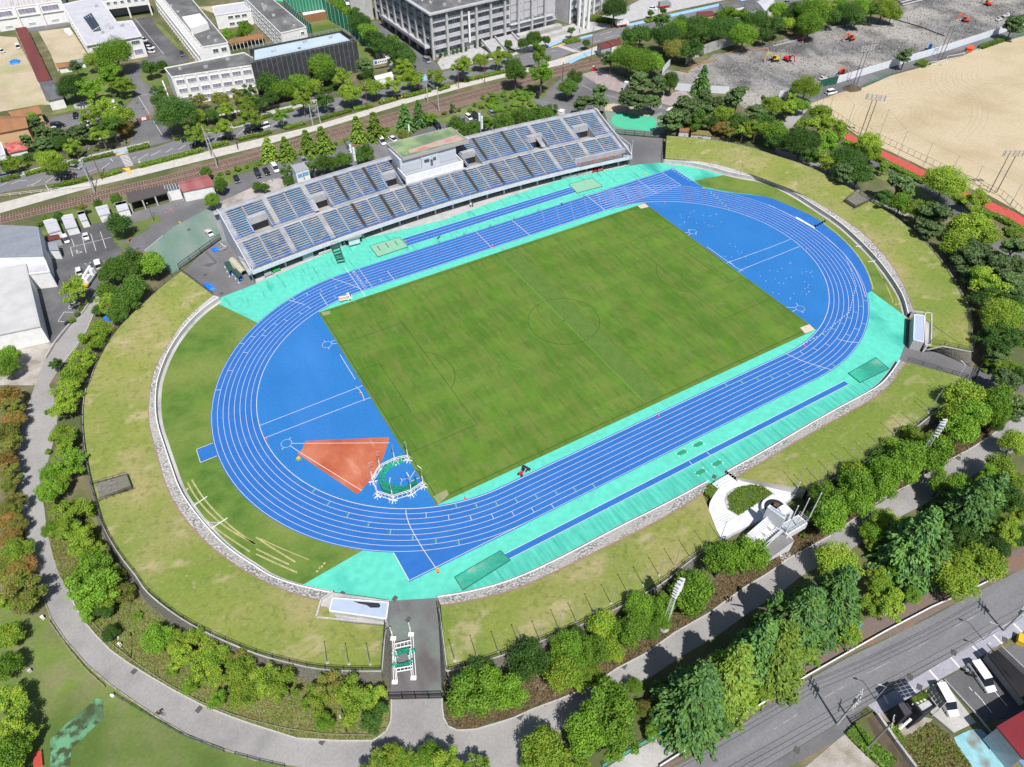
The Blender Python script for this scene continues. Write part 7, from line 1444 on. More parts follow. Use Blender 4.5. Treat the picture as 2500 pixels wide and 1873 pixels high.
# street lamps and small posts
def lamp(q,h,label,mat=STEEL,arm=.9,rz=0):
    b=g(q);t=thing('street_lamp',label,'lamp',(*b,0),rz,group='street and park lamps');MB().tube((0,0,0),(0,0,h),.075,.05,6).build('pole',mat,t);MB().tube((0,0,h),(0,arm,h+.25),.045).build('arm',mat,t);MB().box((0,arm+.2,h+.27),(.25,.6,.12)).build('lamp_head',CONCL,t)
lamp('Q1855,562',5.4,'grey street lamp left of the right utility pole',rz=.8);lamp('Q925,1072',4.8,'grey street lamp by the black house',rz=.8);lamp('Q1865,705',4,'grey post beside the corrugated carport',rz=.8);lamp('Q680,680',3.5,'thin post beside the guard rail');lamp('M1130,715',5,'black park lamp beside the curved path',BLACK);lamp('N785,1370',4,'rusty post with white lamp head by the tunnel trees',bpy.data.materials['red brown paint']);lamp('E1325,240',5,'black lamp on the small grass island',BLACK);lamp('H1620,1620',5,'white lamp above the exit wall',WHITE);lamp('H1975,330',4,'brown lamp by the oval hedge',bs);lamp('D1010,1510',4,'brown lamp among the park trees',bs);lamp('V1605,870',6,'white post at the right end of the stand',WHITE,.1);lamp('C720,710',4,'white post at the edge of the plaza',WHITE,.1);lamp('C1295,890',4,'white post on the pink paving',WHITE,.1)
for i,q in enumerate(('F1578,440','F1795,368','F2015,300','G228,165','G620,40','G20,235')):
    c=g(q);t=thing('timing_post','thin black post pair on the outer edge of the home straight, %s from the left'%ORD[(0,1,2,4,5,3)[i]],'post',(*c,0),group='thin posts along the home straight');
    for s in (-.25,.25): MB().tube((s,0,0),(s*1.3,0,1.2),.03).build('leg',BLACK,t)
    MB().box((0,0,.6),(.6,.05,.05)).build('bar',BLACK,t)
# ---- cages
def cage():
    A=[g('Y%s'%s,.2) for s in ('215,610','310,460','500,365','670,330','865,670','715,775','475,850','275,790')]
    t=thing('throwing_cage','white framed hammer cage with green net lying round the throwing circle','hammer cage',(*A[0],0))
    order=[0,1,2,3];o2=[4,5,6,7,0]
    c=g('Y560,560')
    for i,p in enumerate(A):
        out=Vector((p[0]-c[0],p[1]-c[1])).normalized();sd=Vector((-out.y,out.x));P=Vector((*p,0))
        m=MB()
        for k in(-.7,.7):
            for l in(-.7,.7): m.tube(P+Vector((out.x*k+sd.x*l,out.y*k+sd.y*l,0)),P+Vector((0,0,1.7)),.045,n=5)
        m.bar(P+Vector((out.x*-.9,out.y*-.9,.12)),P+Vector((out.x*.9,out.y*.9,.12)),.16,.16);m.bar(P+Vector((sd.x*-.9,sd.y*-.9,.12)),P+Vector((sd.x*.9,sd.y*.9,.12)),.16,.16);m.build('trestle',WHITE,t,world=True)
        MB().tube(P,P+Vector((0,0,3.4)),.13,.11,8).build('upright',WHITE,t,world=True);MB().tube(P+Vector((0,0,3.4)),P+Vector((out.x*.1,out.y*.1,6)),.07,.06,6).build('extension_pole',STEEL,t,world=True);MB().tube(P+Vector((out.x*.1,out.y*.1,6)),P+Vector((-out.x*.8,-out.y*.8,6.5)),.07,.06,6).build('net_arm',WHITE if i>3 else STEEL,t,world=True)
    for i,j in ((0,1),(1,2),(2,3),(4,5),(5,6),(6,7),(7,0)):
        a,b=Vector((*A[i],0)),Vector((*A[j],0));m=MB()
        for z in (.15,1.25): m.bar(a+Vector((0,0,z)),b+Vector((0,0,z)),.11,.1)
        for k in range(1,4): q=a.lerp(b,k/4);m.bar(q+Vector((0,0,.15)),q+Vector((0,0,1.25)),.1,.1)
        m.bar(a+Vector((0,0,1.7)),b+Vector((0,0,1.7)),.1,.1);m.build('side_frame',WHITE,t,world=True)
    R=smooth([g('Y%s'%s,.3) for s in ('590,260','520,330','400,400','310,500','290,620','330,730','480,790','640,760','740,700','800,650','755,560')],2);I=smooth([g('Y%s'%s,.05) for s in ('610,370','520,400','410,470','365,550','370,600','440,640','560,670','650,660','720,620','755,590','750,550')],2)
    NETG=M('bunched green net',(.01,.20,.13),(.02,.30,.20),2.5,stretch=(1,1,1),bump=.8,bscale=3)
    R=resample(R,50);I=resample(I,50);m=MB();pv=[(p[0],p[1],.95+.12*math.sin(i*1.1)) for i,p in enumerate(R)]
    for f in (.25,.5,.75,1):
        nx=[(a[0]+(b[0]-a[0])*f,a[1]+(b[1]-a[1])*f,(.95*(1-f)**1.5+.06+.1*abs(math.sin(i*.9+f*6))*(1-f*.6))) for i,(a,b) in enumerate(zip(R,I))];m.loft(pv,nx,0,0);pv=nx
    m.loft([(p[0],p[1],0) for p in R],[(p[0],p[1],.95) for p in R],0,0);m.build('net',NETG,t,world=True)
cage()
def cage2():
    G=lambda s,z=.8:Vector((*g('N'+s,z),z))
    t=thing('cage_sections','folded white cage sections with green net parked in the tunnel road','cage sections',(*g('N1270,720'),0))
    for a,b in (('1168,490','1205,930'),('1190,560','1215,920'),('1325,455','1355,905'),('1350,520','1378,900'),('1175,650','1185,930'),('1320,650','1340,900')):
        MB().bar(G(a),G(b),.12,.12).build('long_rail',WHITE,t,world=True)
    for a,b in (('1185,600','1335,565'),('1195,635','1340,605'),('1200,810','1345,785'),('1205,838','1350,812')): MB().bar(G(a,1.3),G(b,1.3),.16,.16).build('cross_rail',WHITE,t,world=True)
    for k in range(4):
        for y0,y1 in ((598,632),(806,836)): MB().bar(G('%d,%d'%(1210+k*32,y0-k*7),1.3),G('%d,%d'%(1212+k*32,y1-k*7),1.3),.09,.09).build('rung',WHITE,t,world=True)
    for a in ('1182,550','1335,515','1195,925','1355,890'): c=g('N'+a,.5);MB().box((*c,.5),(.95,.7,.25),-.5).build('end_plate',WHITE,t,world=True)
    for a in ('1165,500','1322,460','1215,705','1335,680','1322,740','1185,715'): c=g('N'+a,.3);MB().tube((*c,0),(*c,2.2),.12,.1).build('post',WHITE,t,world=True)
    for s in ('1195,690 1240,665 1290,650 1340,660 1370,650','1180,770 1220,790 1290,780 1330,750 1355,735'):
        P=[g('N'+q,.8) for q in s.split()];P=resample(smooth(P,2),24);m=MB()
        for i,(a,b) in enumerate(zip(P,P[1:])): m.bar((*a,.75+.08*math.sin(i*1.7)),(*b,.75+.08*math.sin(i*1.7+1.7)),.75,.3)
        m.build('net',bpy.data.materials['bunched green net'],t,world=True)
cage2()
# ---- goals lying behind the bends
def goal(q,label):
    P=gl(q,.3);a,b,c,d=[Vector((*p,.12)) for p in P];t=thing('football_goal',label,'football goal',(*P[0],0),group='white goals parked behind the bends')
    MB().tube(a,b,.09,n=8).build('crossbar',WHITE,t,world=True);MB().tube(a,c,.09,n=8).build('goalpost',WHITE,t,world=True);MB().tube(b,d,.09,n=8).build('goalpost',WHITE,t,world=True)
    u=(a.lerp(b,.08)+Vector((0,0,1.5)),b.lerp(a,.08)+Vector((0,0,1.5)))
    m=MB();m.tube(a,u[0],.04);m.tube(b,u[1],.04);m.tube(u[0],c.lerp(a,.45),.04);m.tube(u[1],d.lerp(b,.45),.04);m.build('net_stay',WHITE,t,world=True);m=MB()
    for (p,q_,r) in ((a,u[0],c.lerp(a,.45)),(b,u[1],d.lerp(b,.45))):
        for k in range(6): m.tube(p.lerp(q_,k/6),r.lerp(q_,k/6),.014,n=3);m.tube(p.lerp(r,k/6),q_.lerp(r,k/6),.014,n=3)
    m.build('net',WHITE,t,world=True)['kind']='stuff'
goal('I1650,1045 I1815,1230 I1780,955 I1955,1140','white football goal tipped over on the grass behind the left bend');goal('H855,457 H965,585 H755,460 H863,590','white football goal tipped over on the grass behind the right bend')
for s,lab in (('D1362,590 D1500,568','left one of two white goals on the sand field'),('D1525,535 D1675,505','right one of two white goals on the sand field')):
    a,b=[Vector((*p,0)) for p in gl(s)];t=thing('training_goal',lab,'football goal',(*a,),group='goals on the sand field');u=(b-a).normalized();v=Vector((-u.y,u.x,0))*2;h=Vector((0,0,2.4))
    MB().tube(a,a+h,.08).build('goalpost',WHITE,t,world=True);MB().tube(b,b+h,.08).build('goalpost',WHITE,t,world=True);MB().tube(a+h,b+h,.08).build('crossbar',WHITE,t,world=True);m=MB();m.tube(a,a+v,.06);m.tube(b,b+v,.06);m.tube(a+v,b+v,.06);m.tube(a+h,a+v,.05);m.tube(b+h,b+v,.05);m.build('rear_frame',WHITE,t,world=True)
# ---- vehicles
PAINT=dict(w=M('white car paint',(.72,.72,.72),rough=.25,spec=.6),k=M('black car paint',(.012,.012,.015),rough=.2,spec=.6),s=M('silver car paint',(.32,.34,.36),rough=.3,metal=.3),g=M('grey blue car paint',(.14,.17,.21),rough=.3),r=REDP,o=ORANGE,y=YEL,b=BLUEP)
CG=M('car glass',(.015,.02,.03),rough=.06,spec=.8);TYR=M('tyre',(.02,.02,.02));LAMPM=M('headlight',(.75,.75,.7),rough=.2);TAIL=M('tail light',(.45,.02,.02),rough=.3)
def loftbody(sec,w,taper=.9):   # side profile sections: (x, z0, z1, halfwidth factor)
    m=MB();n=len(sec);V=[]
    for x,z0,z1,f in sec:
        h=w/2*f;V+=[(x,-h,z0),(x,-h,z0+(z1-z0)*.62),(x,-h*taper,z1),(x,h*taper,z1),(x,h,z0+(z1-z0)*.62),(x,h,z0)]
    F=[]
    for i in range(n-1):
        for j in range(6): a=i*6+j;b=i*6+(j+1)%6;F.append((a,a+6,b+6,b))
    F.append((0,1,2,3,4,5));F.append(tuple((n-1)*6+j for j in(5,4,3,2,1,0)));m.add(V,F);return m
CARS={}
def vproto(kind):
    L,W,H={'sedan':(4.5,1.75,1.42),'van':(4.7,1.8,1.9),'kei':(3.4,1.48,1.7),'truck':(3.4,1.48,1.78),'lorry':(6.6,2.2,3.0)}[kind];P=[]
    if kind in('sedan','van','kei'):
        hb=.78 if kind=='sedan' else .95;f=.3
        P.append(('body',loftbody([(-L/2,.35,hb*.9,.86),(-L/2+.15,.22,hb,.97),(-L*.2,.2,hb+.03,1),(L*.2,.2,hb,1),(L/2-.55,.22,hb*.88,.98),(L/2-.12,.25,hb*.75,.92),(L/2,.32,hb*.6,.8)],W,.93),'P'))
        if kind=='sedan': c=[(-L*.40,hb-.05,hb+.02,.86),(-L*.26,hb-.05,H-.04,.80),(0,hb-.05,H,.80),(L*.10,hb-.05,H-.03,.80),(L*.27,hb-.05,hb+.02,.86)];ro=[(-L*.25,H-.04,H+.015,.72),(0,H-.03,H+.03,.74),(L*.10,H-.04,H+.01,.72)]
        else: c=[(-L*.485,hb-.05,hb+.1,.9),(-L*.46,hb-.05,H-.06,.84),(0,hb-.05,H,.86),(L*.16,hb-.05,H-.05,.86),(L*(.33 if kind=='van' else .36),hb-.05,hb+.02,.9)];ro=[(-L*.46,H-.07,H+.0,.8),(0,H-.04,H+.03,.82),(L*.16,H-.06,H-.01,.8)]
        P.append(('window_band',loftbody(c,W,.9),'G'));P.append(('roof',loftbody(ro,W,.97),'P'))
    elif kind=='truck':
        P.append(('cab',loftbody([(L*.14,.3,1.0,1),(L*.16,.3,H-.04,.97),(L*.34,.3,H,.97),(L*.44,.3,1.15,1),(L/2,.32,.95,.98)],W,.92),'P'));m=loftbody([(L*.38,1.12,1.15,.86),(L*.37,1.1,H-.15,.84),(L*.43,1.1,1.2,.86)],W,.95)
        m=MB();m.add([(L*.355,-.62,H-.08),(L*.355,.62,H-.08),(L*.452,.66,1.14),(L*.452,-.66,1.14)],[(0,3,2,1)]);m.add([(L*.36,-.62,H-.1),(L*.45,-.70,1.12),(L*.2,-.74,1.12),(L*.2,-.72,H-.15)],[(0,3,2,1),(0,1,2,3)]);m.add([(L*.36,.62,H-.1),(L*.45,.70,1.12),(L*.2,.74,1.12),(L*.2,.72,H-.15)],[(0,3,2,1),(0,1,2,3)]);P.append(('windscreen',m,'G'))
        m=MB();m.box((-L*.18,0,.62),(L*.62,W-.04,.08));
        for s in(-1,1): m.box((-L*.18,s*(W/2-.03),.8),(L*.62,.05,.34))
        m.box((-L/2+.02,0,.8),(.05,W-.1,.34));m.box((L*.12,0,.95),(.05,W-.1,.6));P.append(('cargo_bed',m,'P'));P.append(('bed_floor',MB().box((-L*.18,0,.67),(L*.6,W-.2,.02)),'B'));P.append(('chassis',MB().box((0,0,.42),(L*.9,.8,.2)),'T'))
    else:
        P.append(('cab',loftbody([(L*.30,.4,2.0,1),(L*.32,.4,2.25,.97),(L*.44,.4,2.2,.97),(L*.49,.4,1.3,1),(L/2,.4,1.0,.98)],W,.92),'P'));m=MB();m.add([(L*.452,-.9,2.1),(L*.452,.9,2.1),(L*.496,.95,1.3),(L*.496,-.95,1.3)],[(0,3,2,1)]);P.append(('windscreen',m,'G'));P.append(('cargo_box',MB().box((-L*.1,0,1.9),(L*.76,W,2.2)),'P'));P.append(('side_stripe',MB().box((-L*.1,0,1.0),(L*.765,W+.03,.5)),'R'));P.append(('chassis',MB().box((0,0,.55),(L*.9,.9,.25)),'T'))
    r=.31 if kind!='lorry' else .42;wm=MB().tube((0,-.1,0),(0,.1,0),r,r,12);hm=MB().tube((0,-.115,0),(0,.115,0),r*.55,r*.55,8)
    me=[(n,m.mesh(n,PAINT['w']),k,(0,0,0)) for n,m,k in P];wme=wm.mesh('wheel',TYR);hme=hm.mesh('hubcap',STEEL)
    for x in (-L*.31,L*.31):
        for s in(-1,1): me.append(('wheel',wme,'T',(x,s*(W/2-.11),r)))
    hl=MB().box((0,0,0),(.12,.3,.16)).mesh('headlight',LAMPM);tl=MB().box((0,0,0),(.08,.22,.22)).mesh('tail_light',TAIL)
    zz=.62 if kind!='lorry' else .8
    for s in(-1,1): me.append(('headlight',hl,'L',(L/2-.06,s*W*.36,zz)));me.append(('tail_light',tl,'R',(-L/2+.02,s*W*.38,zz+.1)))
    return me,hme
def car(kind,col,q,front,label,grp=None,z=-.07):
    if kind not in CARS: CARS[kind]=vproto(kind)
    a=g(q,.5);b=g(front,.5);rz=math.atan2(b[1]-a[1],b[0]-a[0]);nm={'sedan':'parked_car','van':'minivan','kei':'small_car','truck':'small_truck','lorry':'box_lorry'}[kind]
    t=thing(nm,label,{'sedan':'car','van':'van','kei':'car','truck':'truck','lorry':'lorry'}[kind],(*a,z),rz,grp)
    for n,me,k,loc in CARS[kind][0]:
        o=obj(n,me,t,loc=loc);o.material_slots[0].link='OBJECT';o.material_slots[0].material={'P':PAINT[col],'G':CG,'T':TYR,'L':LAMPM,'R':TAIL,'B':M('cargo bed floor',(.40,.33,.26)) if 'cargo bed floor' not in bpy.data.materials else bpy.data.materials['cargo bed floor']}[k]
        if n=='wheel': obj('hubcap',CARS[kind][1],o)
    return t
CL='''kei w A1235,345 A1290,348 white small car at the top of the row by the school office
sedan k A1268,380 A1325,385 black car in the row by the school office
sedan w A1285,408 A1340,410 white car below the black one by the school office
kei w A1300,443 A1350,447 lowest white car in the row by the school office
kei k A1568,465 A1585,500 black small car beside the long classroom block
van w A152,400 A140,380 white van parked on the sand yard beside the long red roof
sedan w A3,438 A-30,430 white car at the left edge of the sand yard
sedan k A650,995 A640,1030 black car by the round stone pond on the school side
van k A500,1082 A550,1075 black van behind the pine trees beside the ochre house
sedan w A463,1112 A420,1100 white car behind the pine trees beside the ochre house
van w A980,905 A990,940 white van half hidden under the school forecourt trees
sedan k A1045,900 A1065,930 black car under the school forecourt trees
sedan w A740,1065 A700,1060 white car under the big yellow green forecourt tree
kei w A845,940 A850,960 white small car among the forecourt trees
sedan s A640,1440 A700,1445 silver car driving near the zebra crossing
sedan g A30,1508 A-30,1520 grey blue car at the left end of the road
sedan k A1705,1245 A1640,1262 black car in the shade of the street trees right of the school entrance
sedan k A575,1530 A520,1545 black car beneath the left street trees
sedan k A2150,1128 A2203,1115 black car at the head of the shaded road queue
sedan k A1612,1195 A1580,1205 black car half hidden at the hedge right of the entrance
sedan k A1950,1190 A2000,1178 black car in the middle of the shaded road queue
van w B62,1092 B0,1110 white van driving on the road above the round conifers
sedan k B5,1118 B-40,1130 black car just behind the white van on the road
van w B165,1450 B190,1490 white van parked beside the control room
sedan k B90,1475 B115,1510 black car parked left of the white van
van k B15,1497 B35,1530 black van parked left of the black car
sedan k A2035,1540 A2050,1575 black car parked apart near the red roofed garage
van w B1085,1218 B1115,1255 white van with open tailgate behind the press box
sedan w B1180,1198 B1215,1222 white car behind the press box roof
van k B1562,1090 B1590,1115 black van parked right of the press box under a tree
van g B1775,1040 B1790,1065 grey blue van behind the stand near the azalea bed
kei w B1830,1012 B1855,1030 white small car behind the stand near the azalea bed
van k B1888,1005 B1910,1030 black van behind the stand near the azalea bed
sedan s B2030,975 B2060,1000 silver car partly under trees near the azalea bed
sedan s B412,1378 B430,1410 silver car half hidden behind the conifer row
van g B803,1268 B820,1300 grey blue van beside the left floodlight post
van s B1470,522 B1500,545 silver van waiting in the side street mouth
kei w E570,405 E585,440 white small car in the upper parking row, leftmost
truck w E740,380 E755,425 white small truck in the upper parking row
kei w E682,680 E670,640 white small car in the lower parking row, leftmost
sedan g E765,645 E755,610 grey blue car between two white cars in the lower parking row
van w E845,620 E835,590 white van in the lower parking row, rightmost
truck w E1800,350 E1835,385 cream white small truck at the sliding gate
truck w F770,912 F830,900 white small truck standing on the inner lane of the home straight
lorry w C945,218 C1010,208 white box lorry with red stripe on the far road
lorry s C1312,55 C1350,50 grey box lorry parked by the colonnaded building
sedan w C1210,72 C1240,75 white car beside the grey lorry
van w D545,795 D590,785 white van parked beside the sand field fence
truck w D475,678 D440,690 white small truck on the building site behind the dark green hoarding
truck w D2045,138 D2090,130 white truck with crane on the far building site, right one
truck w D1990,168 D1950,180 white truck on the far building site, left one
sedan g D155,22 D100,30 grey blue car at the top edge above the trees
sedan g C2185,50 C2160,60 dark blue grey car near the flat roofed white building
van w Q1840,880 Q1930,1010 long white minivan parked in the dark lot beside the street
van w Q1530,1080 Q1590,1190 white compact van parked beside the black house
sedan w C60,350 C100,340 white car behind trees before the office building
sedan k B2203,440 C30,430 black car in front of the office terrace'''
for ln in CL.split('\n'):
    k,c,q,f,lab=ln.split(' ',4);o=car(k,c,q,f,lab)
    if 'beside the black house' in lab or 'dark lot' in lab: o.scale=(1.08,1.06,1.0)
# truck tarps on the kei truck, bucket truck
c=g('E760,735',1);t=thing('crane_truck','white crane truck with yellow rear bumper in the lower parking row','truck',(*c,-.07),rad(60))
MB().box((-.3,0,.75),(6,2.1,.4)).build('chassis',GREYP,t);MB().box((2.1,0,1.5),(1.6,2.05,1.9),0,.85).build('cab',WHITE,t);MB().box((-.8,0,1.5),(2.4,1.6,1.1)).build('engine_housing',WHITE,t);MB().bar((-1.5,.2,2.4),(3.2,.2,2.6),.6,.5).build('crane_boom',WHITE,t);MB().box((-3.2,0,.9),(.7,2.3,.5)).build('rear_bumper',YEL,t);MB().box((2.9,0,1.9),(.1,1.7,.7)).build('windscreen',CG,t)
for x in (-2,2.1):
    for s in(-1,1): MB().tube((x,s*.9,.42),(x,s*1.1,.42),.42,n=12).build('wheel',TYR,t)
# excavators
def excavator(q,rz,mat,label,boom=1,s=1.0,brz=0):
    c=g(q);t=thing('excavator',label,'excavator',(*c,-.05),rz,group='excavators on the building site');s*=.78;t.scale=(s,s,s)
    for y in(-1.05,1.05):
        m=MB();m.box((0,y,.45),(3.4,.5,.55));m.tube((-1.7,y-.25,.45),(-1.7,y+.25,.45),.42,n=10);m.tube((1.7,y-.25,.45),(1.7,y+.25,.45),.42,n=10);m.build('crawler_track',TYR,t)
    MB().tube((0,0,.6),(0,0,1.05),.8,n=12).build('turntable',GREYP,t);m=MB();m.box((-.5,0,1.55),(3.0,2.5,.95),0,.94);m.build('upper_body',mat,t);MB().box((-1.7,0,1.7),(.7,2.4,1.0),0,.9).build('counterweight',mat,t);MB().box((.55,.75,2.2),(1.3,.95,1.3),0,.85).build('cab',CG,t);MB().box((.55,.75,2.9),(1.2,.9,.12)).build('cab_roof',mat,t)
    if boom: m=MB();m.bar((.8,-.2,1.7),(2.9,-.2,4.1),.45,.5);m.bar((2.9,-.2,4.1),(4.6,-.2,3.6),.4,.42);m.build('boom',mat,t);MB().bar((4.6,-.2,3.7),(5.1,-.2,1.2),.32,.36).build('dipper_arm',mat,t);MB().box((5.0,-.2,.8),(.8,1.0,.9),0,.6).build('bucket',GREYP,t);m=MB();m.tube((1.3,-.2,1.6),(2.5,-.2,3.2),.09);m.tube((3.2,-.2,4.4),(4.5,-.2,4.0),.08);m.build('hydraulic_ram',STEEL,t)
excavator('D705,345',math.pi,ORANGE,'orange excavator with raised boom in the middle of the building site',s=1.1);excavator('D50,525',2.9,YEL,'yellow excavator beside the red one on the building site',s=1.15);excavator('D165,525',-1.6,REDP,'red excavator facing the camera on the building site');excavator('D635,635',3.6,ORANGE,'orange excavator behind the white hoarding');excavator('D270,350',-1.9,REDP,'small red excavator near the trees of the building site',s=.75);excavator('D1690,185',2.6,ORANGE,'orange excavator beyond the grey floodlight');excavator('D1885,45',1.4,ORANGE,'orange excavator at the top edge of the building site')
# mower
c=g('K95,752');t=thing('ride_on_mower','red ride on mower on the turquoise strip beside the back straight','mower',(*c,0),rad(205));t.scale=(.8,.8,.8)
MB().box((.9,0,.75),(1.1,.85,.6),0,.7).build('bonnet',M('crimson bodywork',(.55,.02,.06),rough=.3),t);MB().box((-.1,0,.85),(.6,.6,.25)).build('seat',BLACK,t);MB().box((-.4,0,1.15),(.15,.6,.55)).build('backrest',BLACK,t);MB().box((0,0,.45),(2.2,1.0,.2)).build('chassis',GREYP,t);MB().tube((.35,0,.9),(.2,0,1.35),.04).build('steering_column',BLACK,t)
for x,y in ((1.3,.5),(1.3,-.5),(-.7,.6),(-.7,-.6)): MB().tube((x,y-.12,.38),(x,y+.12,.38),.38,n=12).build('wheel',TYR,t)
for x,y in ((-1.5,.8),(-1.5,-.8),(-1.5,0)): MB().box((x,y,.3),(.7,.75,.35)).build('cutting_unit',BLACK,t)
# motorcycles
def moto(q,rz,mat,label):
    c=g(q);t=thing('motorcycle',label,'motorcycle',(*c,-.05),rz,group='parked motorcycles and bicycles')
    for x in(-.68,.68): MB().tube((x,-.06,.3),(x,.06,.3),.3,n=12).build('wheel',TYR,t)
    MB().box((.05,0,.62),(.8,.28,.35),0,.7).build('engine_body',mat,t);MB().box((-.45,0,.85),(.7,.26,.14)).build('seat',BLACK,t);MB().box((.35,0,.95),(.45,.3,.25),0,.6).build('fuel_tank',mat,t);MB().tube((.6,-.35,1.1),(.6,.35,1.1),.03).build('handlebar',STEEL,t);MB().tube((.55,0,1.1),(.75,0,.3),.04).build('fork',STEEL,t)
moto('Q1715,845',2.1,STEEL,'silver touring motorcycle beside the long white minivan');moto('Q1755,880',2.1,BLACK,'black motorcycle beside the long white minivan');moto('E590,1130',.3,BLACK,'dark motorcycle by the lowest round shrub');moto('E665,950',.2,BLACK,'black bicycle row under the parking lot tree');moto('E640,965',.2,GREYP,'grey bicycle under the parking lot tree')
# people: one continuous skinned body each
SKIN=M('skin',(.45,.26,.18));HAIR=M('black hair',(.012,.011,.01))
CLO={}
def person(q,rz,label,top,bottom,pose='walk'):
    z=0 if q[0] in 'FGK' else -.05;c=g(q,z);t=thing('person',label,'person',(*c,z),rz)
    sw=.22 if pose=='walk' else .06;hip=.92 if pose!='bend' else .86
    if pose=='bend': J=[(0,0,hip),(.16,0,1.12),(.34,0,1.3),(.44,0,1.36),(.52,0,1.40),(.60,0,1.36)]
    else: J=[(0,0,hip),(.01,0,1.15),(.02,0,1.38),(.03,0,1.50),(.04,0,1.60),(.05,0,1.69)]
    R_=[.15,.145,.165,.06,.095,.085];E=[(i,i+1) for i in range(5)]
    for s in(-1,1):
        b=len(J);k=sw*s;J+=[(.0,s*.1,hip-.06),(k*.6+.03,s*.11,.48),(k,s*.11,.08),(k+.14,s*.12,.04)];R_+=[.095,.065,.045,.04];E+=[(0,b),(b,b+1),(b+1,b+2),(b+2,b+3)]
        b=len(J);S_=J[2];a=-k;J+=[(S_[0],s*.2,S_[2]-.02),(S_[0]+a*.35+(.05 if pose=='bend' else -.02),s*.25,S_[2]-.30),(S_[0]+a*.8+.08,s*.25,S_[2]-.55),(S_[0]+a*.9+.11,s*.25,S_[2]-.64)];R_+=[.06,.045,.034,.03];E+=[(2,b),(b,b+1),(b+1,b+2),(b+2,b+3)]
    me=bpy.data.meshes.new('body');me.from_pydata(J,E,[]);o=obj('body',me,t);sk=o.modifiers.new('s','SKIN');
    for i,v in enumerate(me.skin_vertices[0].data): v.radius=(R_[i],R_[i])
    me.skin_vertices[0].data[0].use_root=True
    o.modifiers.new('d','SUBSURF').levels=1;o.modifiers['d'].render_levels=1
    dg=bpy.context.evaluated_depsgraph_get();ev=o.evaluated_get(dg);nm=bpy.data.meshes.new_from_object(ev);o.modifiers.clear();o.data=nm;nm.materials.clear()
    for m_ in (top,bottom,SKIN,BLACK): nm.materials.append(m_)
    hz=J[3][2]
    for p in nm.polygons:
        x,y,z_=p.center;p.material_index=1 if z_<hip+.03 and abs(y)<.22 else 0
        if z_>hz-.01: p.material_index=2
        if z_<.1: p.material_index=3
        if abs(y)>.2 and z_<J[2][2]-.28: p.material_index=2
        p.use_smooth=True
    h=J[5];rs=MB();rs.tube((h[0]-.02,0,h[2]-.02),(h[0]-.02,0,h[2]+.09),.105,.05,8);rs.build('hair',HAIR,t)
    return t
NAVY=M('navy cloth',(.02,.025,.05));TW=M('white shirt',(.7,.7,.7));TK=M('dark shirt',(.03,.03,.035))
person('G430,108',2.4,'person in white top walking on the outer lane of the home straight',TW,NAVY);person('F1845,128',.5,'person in white top bending at the kerb below the stand',TW,NAVY,'bend');person('F1865,125',2.2,'person in dark top standing beside the one bending below the stand',TK,NAVY,'stand');person('O1855,240',2.5,'person in black walking on the shaded path, left one',TK,TK);person('O1880,232',2.3,'person in dark red top walking on the shaded path, right one',M('dark red cloth',(.16,.02,.02)),TK);person('B1610,570',0,'person in white standing at the street corner before the office',TW,NAVY,'stand');person('B1918,690',3,'person in black walking on the cream pavement',TK,TK);person('C580,280',.2,'person in black on the pavement by the pylons',TK,TK);person('B1103,890',0,'person in white walking on the cream pavement beside the hedge',TW,NAVY);person('D885,625',1,'person in dark clothes beside the white hoarding',TK,NAVY)
# cyclist on the curved path
c=g('M1380,1205');t=thing('bicycle','black bicycle ridden along the curved path','bicycle',(*c,-.07),rad(-40))
for x in(-.52,.52):
    m=MB()
    for k in range(14): a=k*6.283/14;b=(k+1)*6.283/14;m.tube((x+.34*math.cos(a),0,.34+.34*math.sin(a)),(x+.34*math.cos(b),0,.34+.34*math.sin(b)),.025,n=4)
    m.build('wheel',TYR,t)
m=MB();m.tube((-.52,0,.34),(-.1,0,.34),.02);m.tube((-.1,0,.34),(.4,0,.75),.02);m.tube((-.2,0,.8),(.4,0,.78),.02);m.tube((-.1,0,.34),(-.22,0,.85),.02);m.tube((.52,0,.34),(.38,0,.95),.02);m.tube((-.52,0,.34),(-.2,0,.8),.02);m.build('frame',BLACK,t);MB().box((-.22,0,.9),(.25,.14,.06)).build('saddle',BLACK,t);MB().tube((.38,-.28,.98),(.38,.28,.98),.02).build('handlebar',BLACK,t)
p_=person('M1382,1190',rad(-40),'person in black riding a bicycle on the curved path',TK,TK,'bend');p_.location=(c[0]-.12,c[1]+.1,0.05)
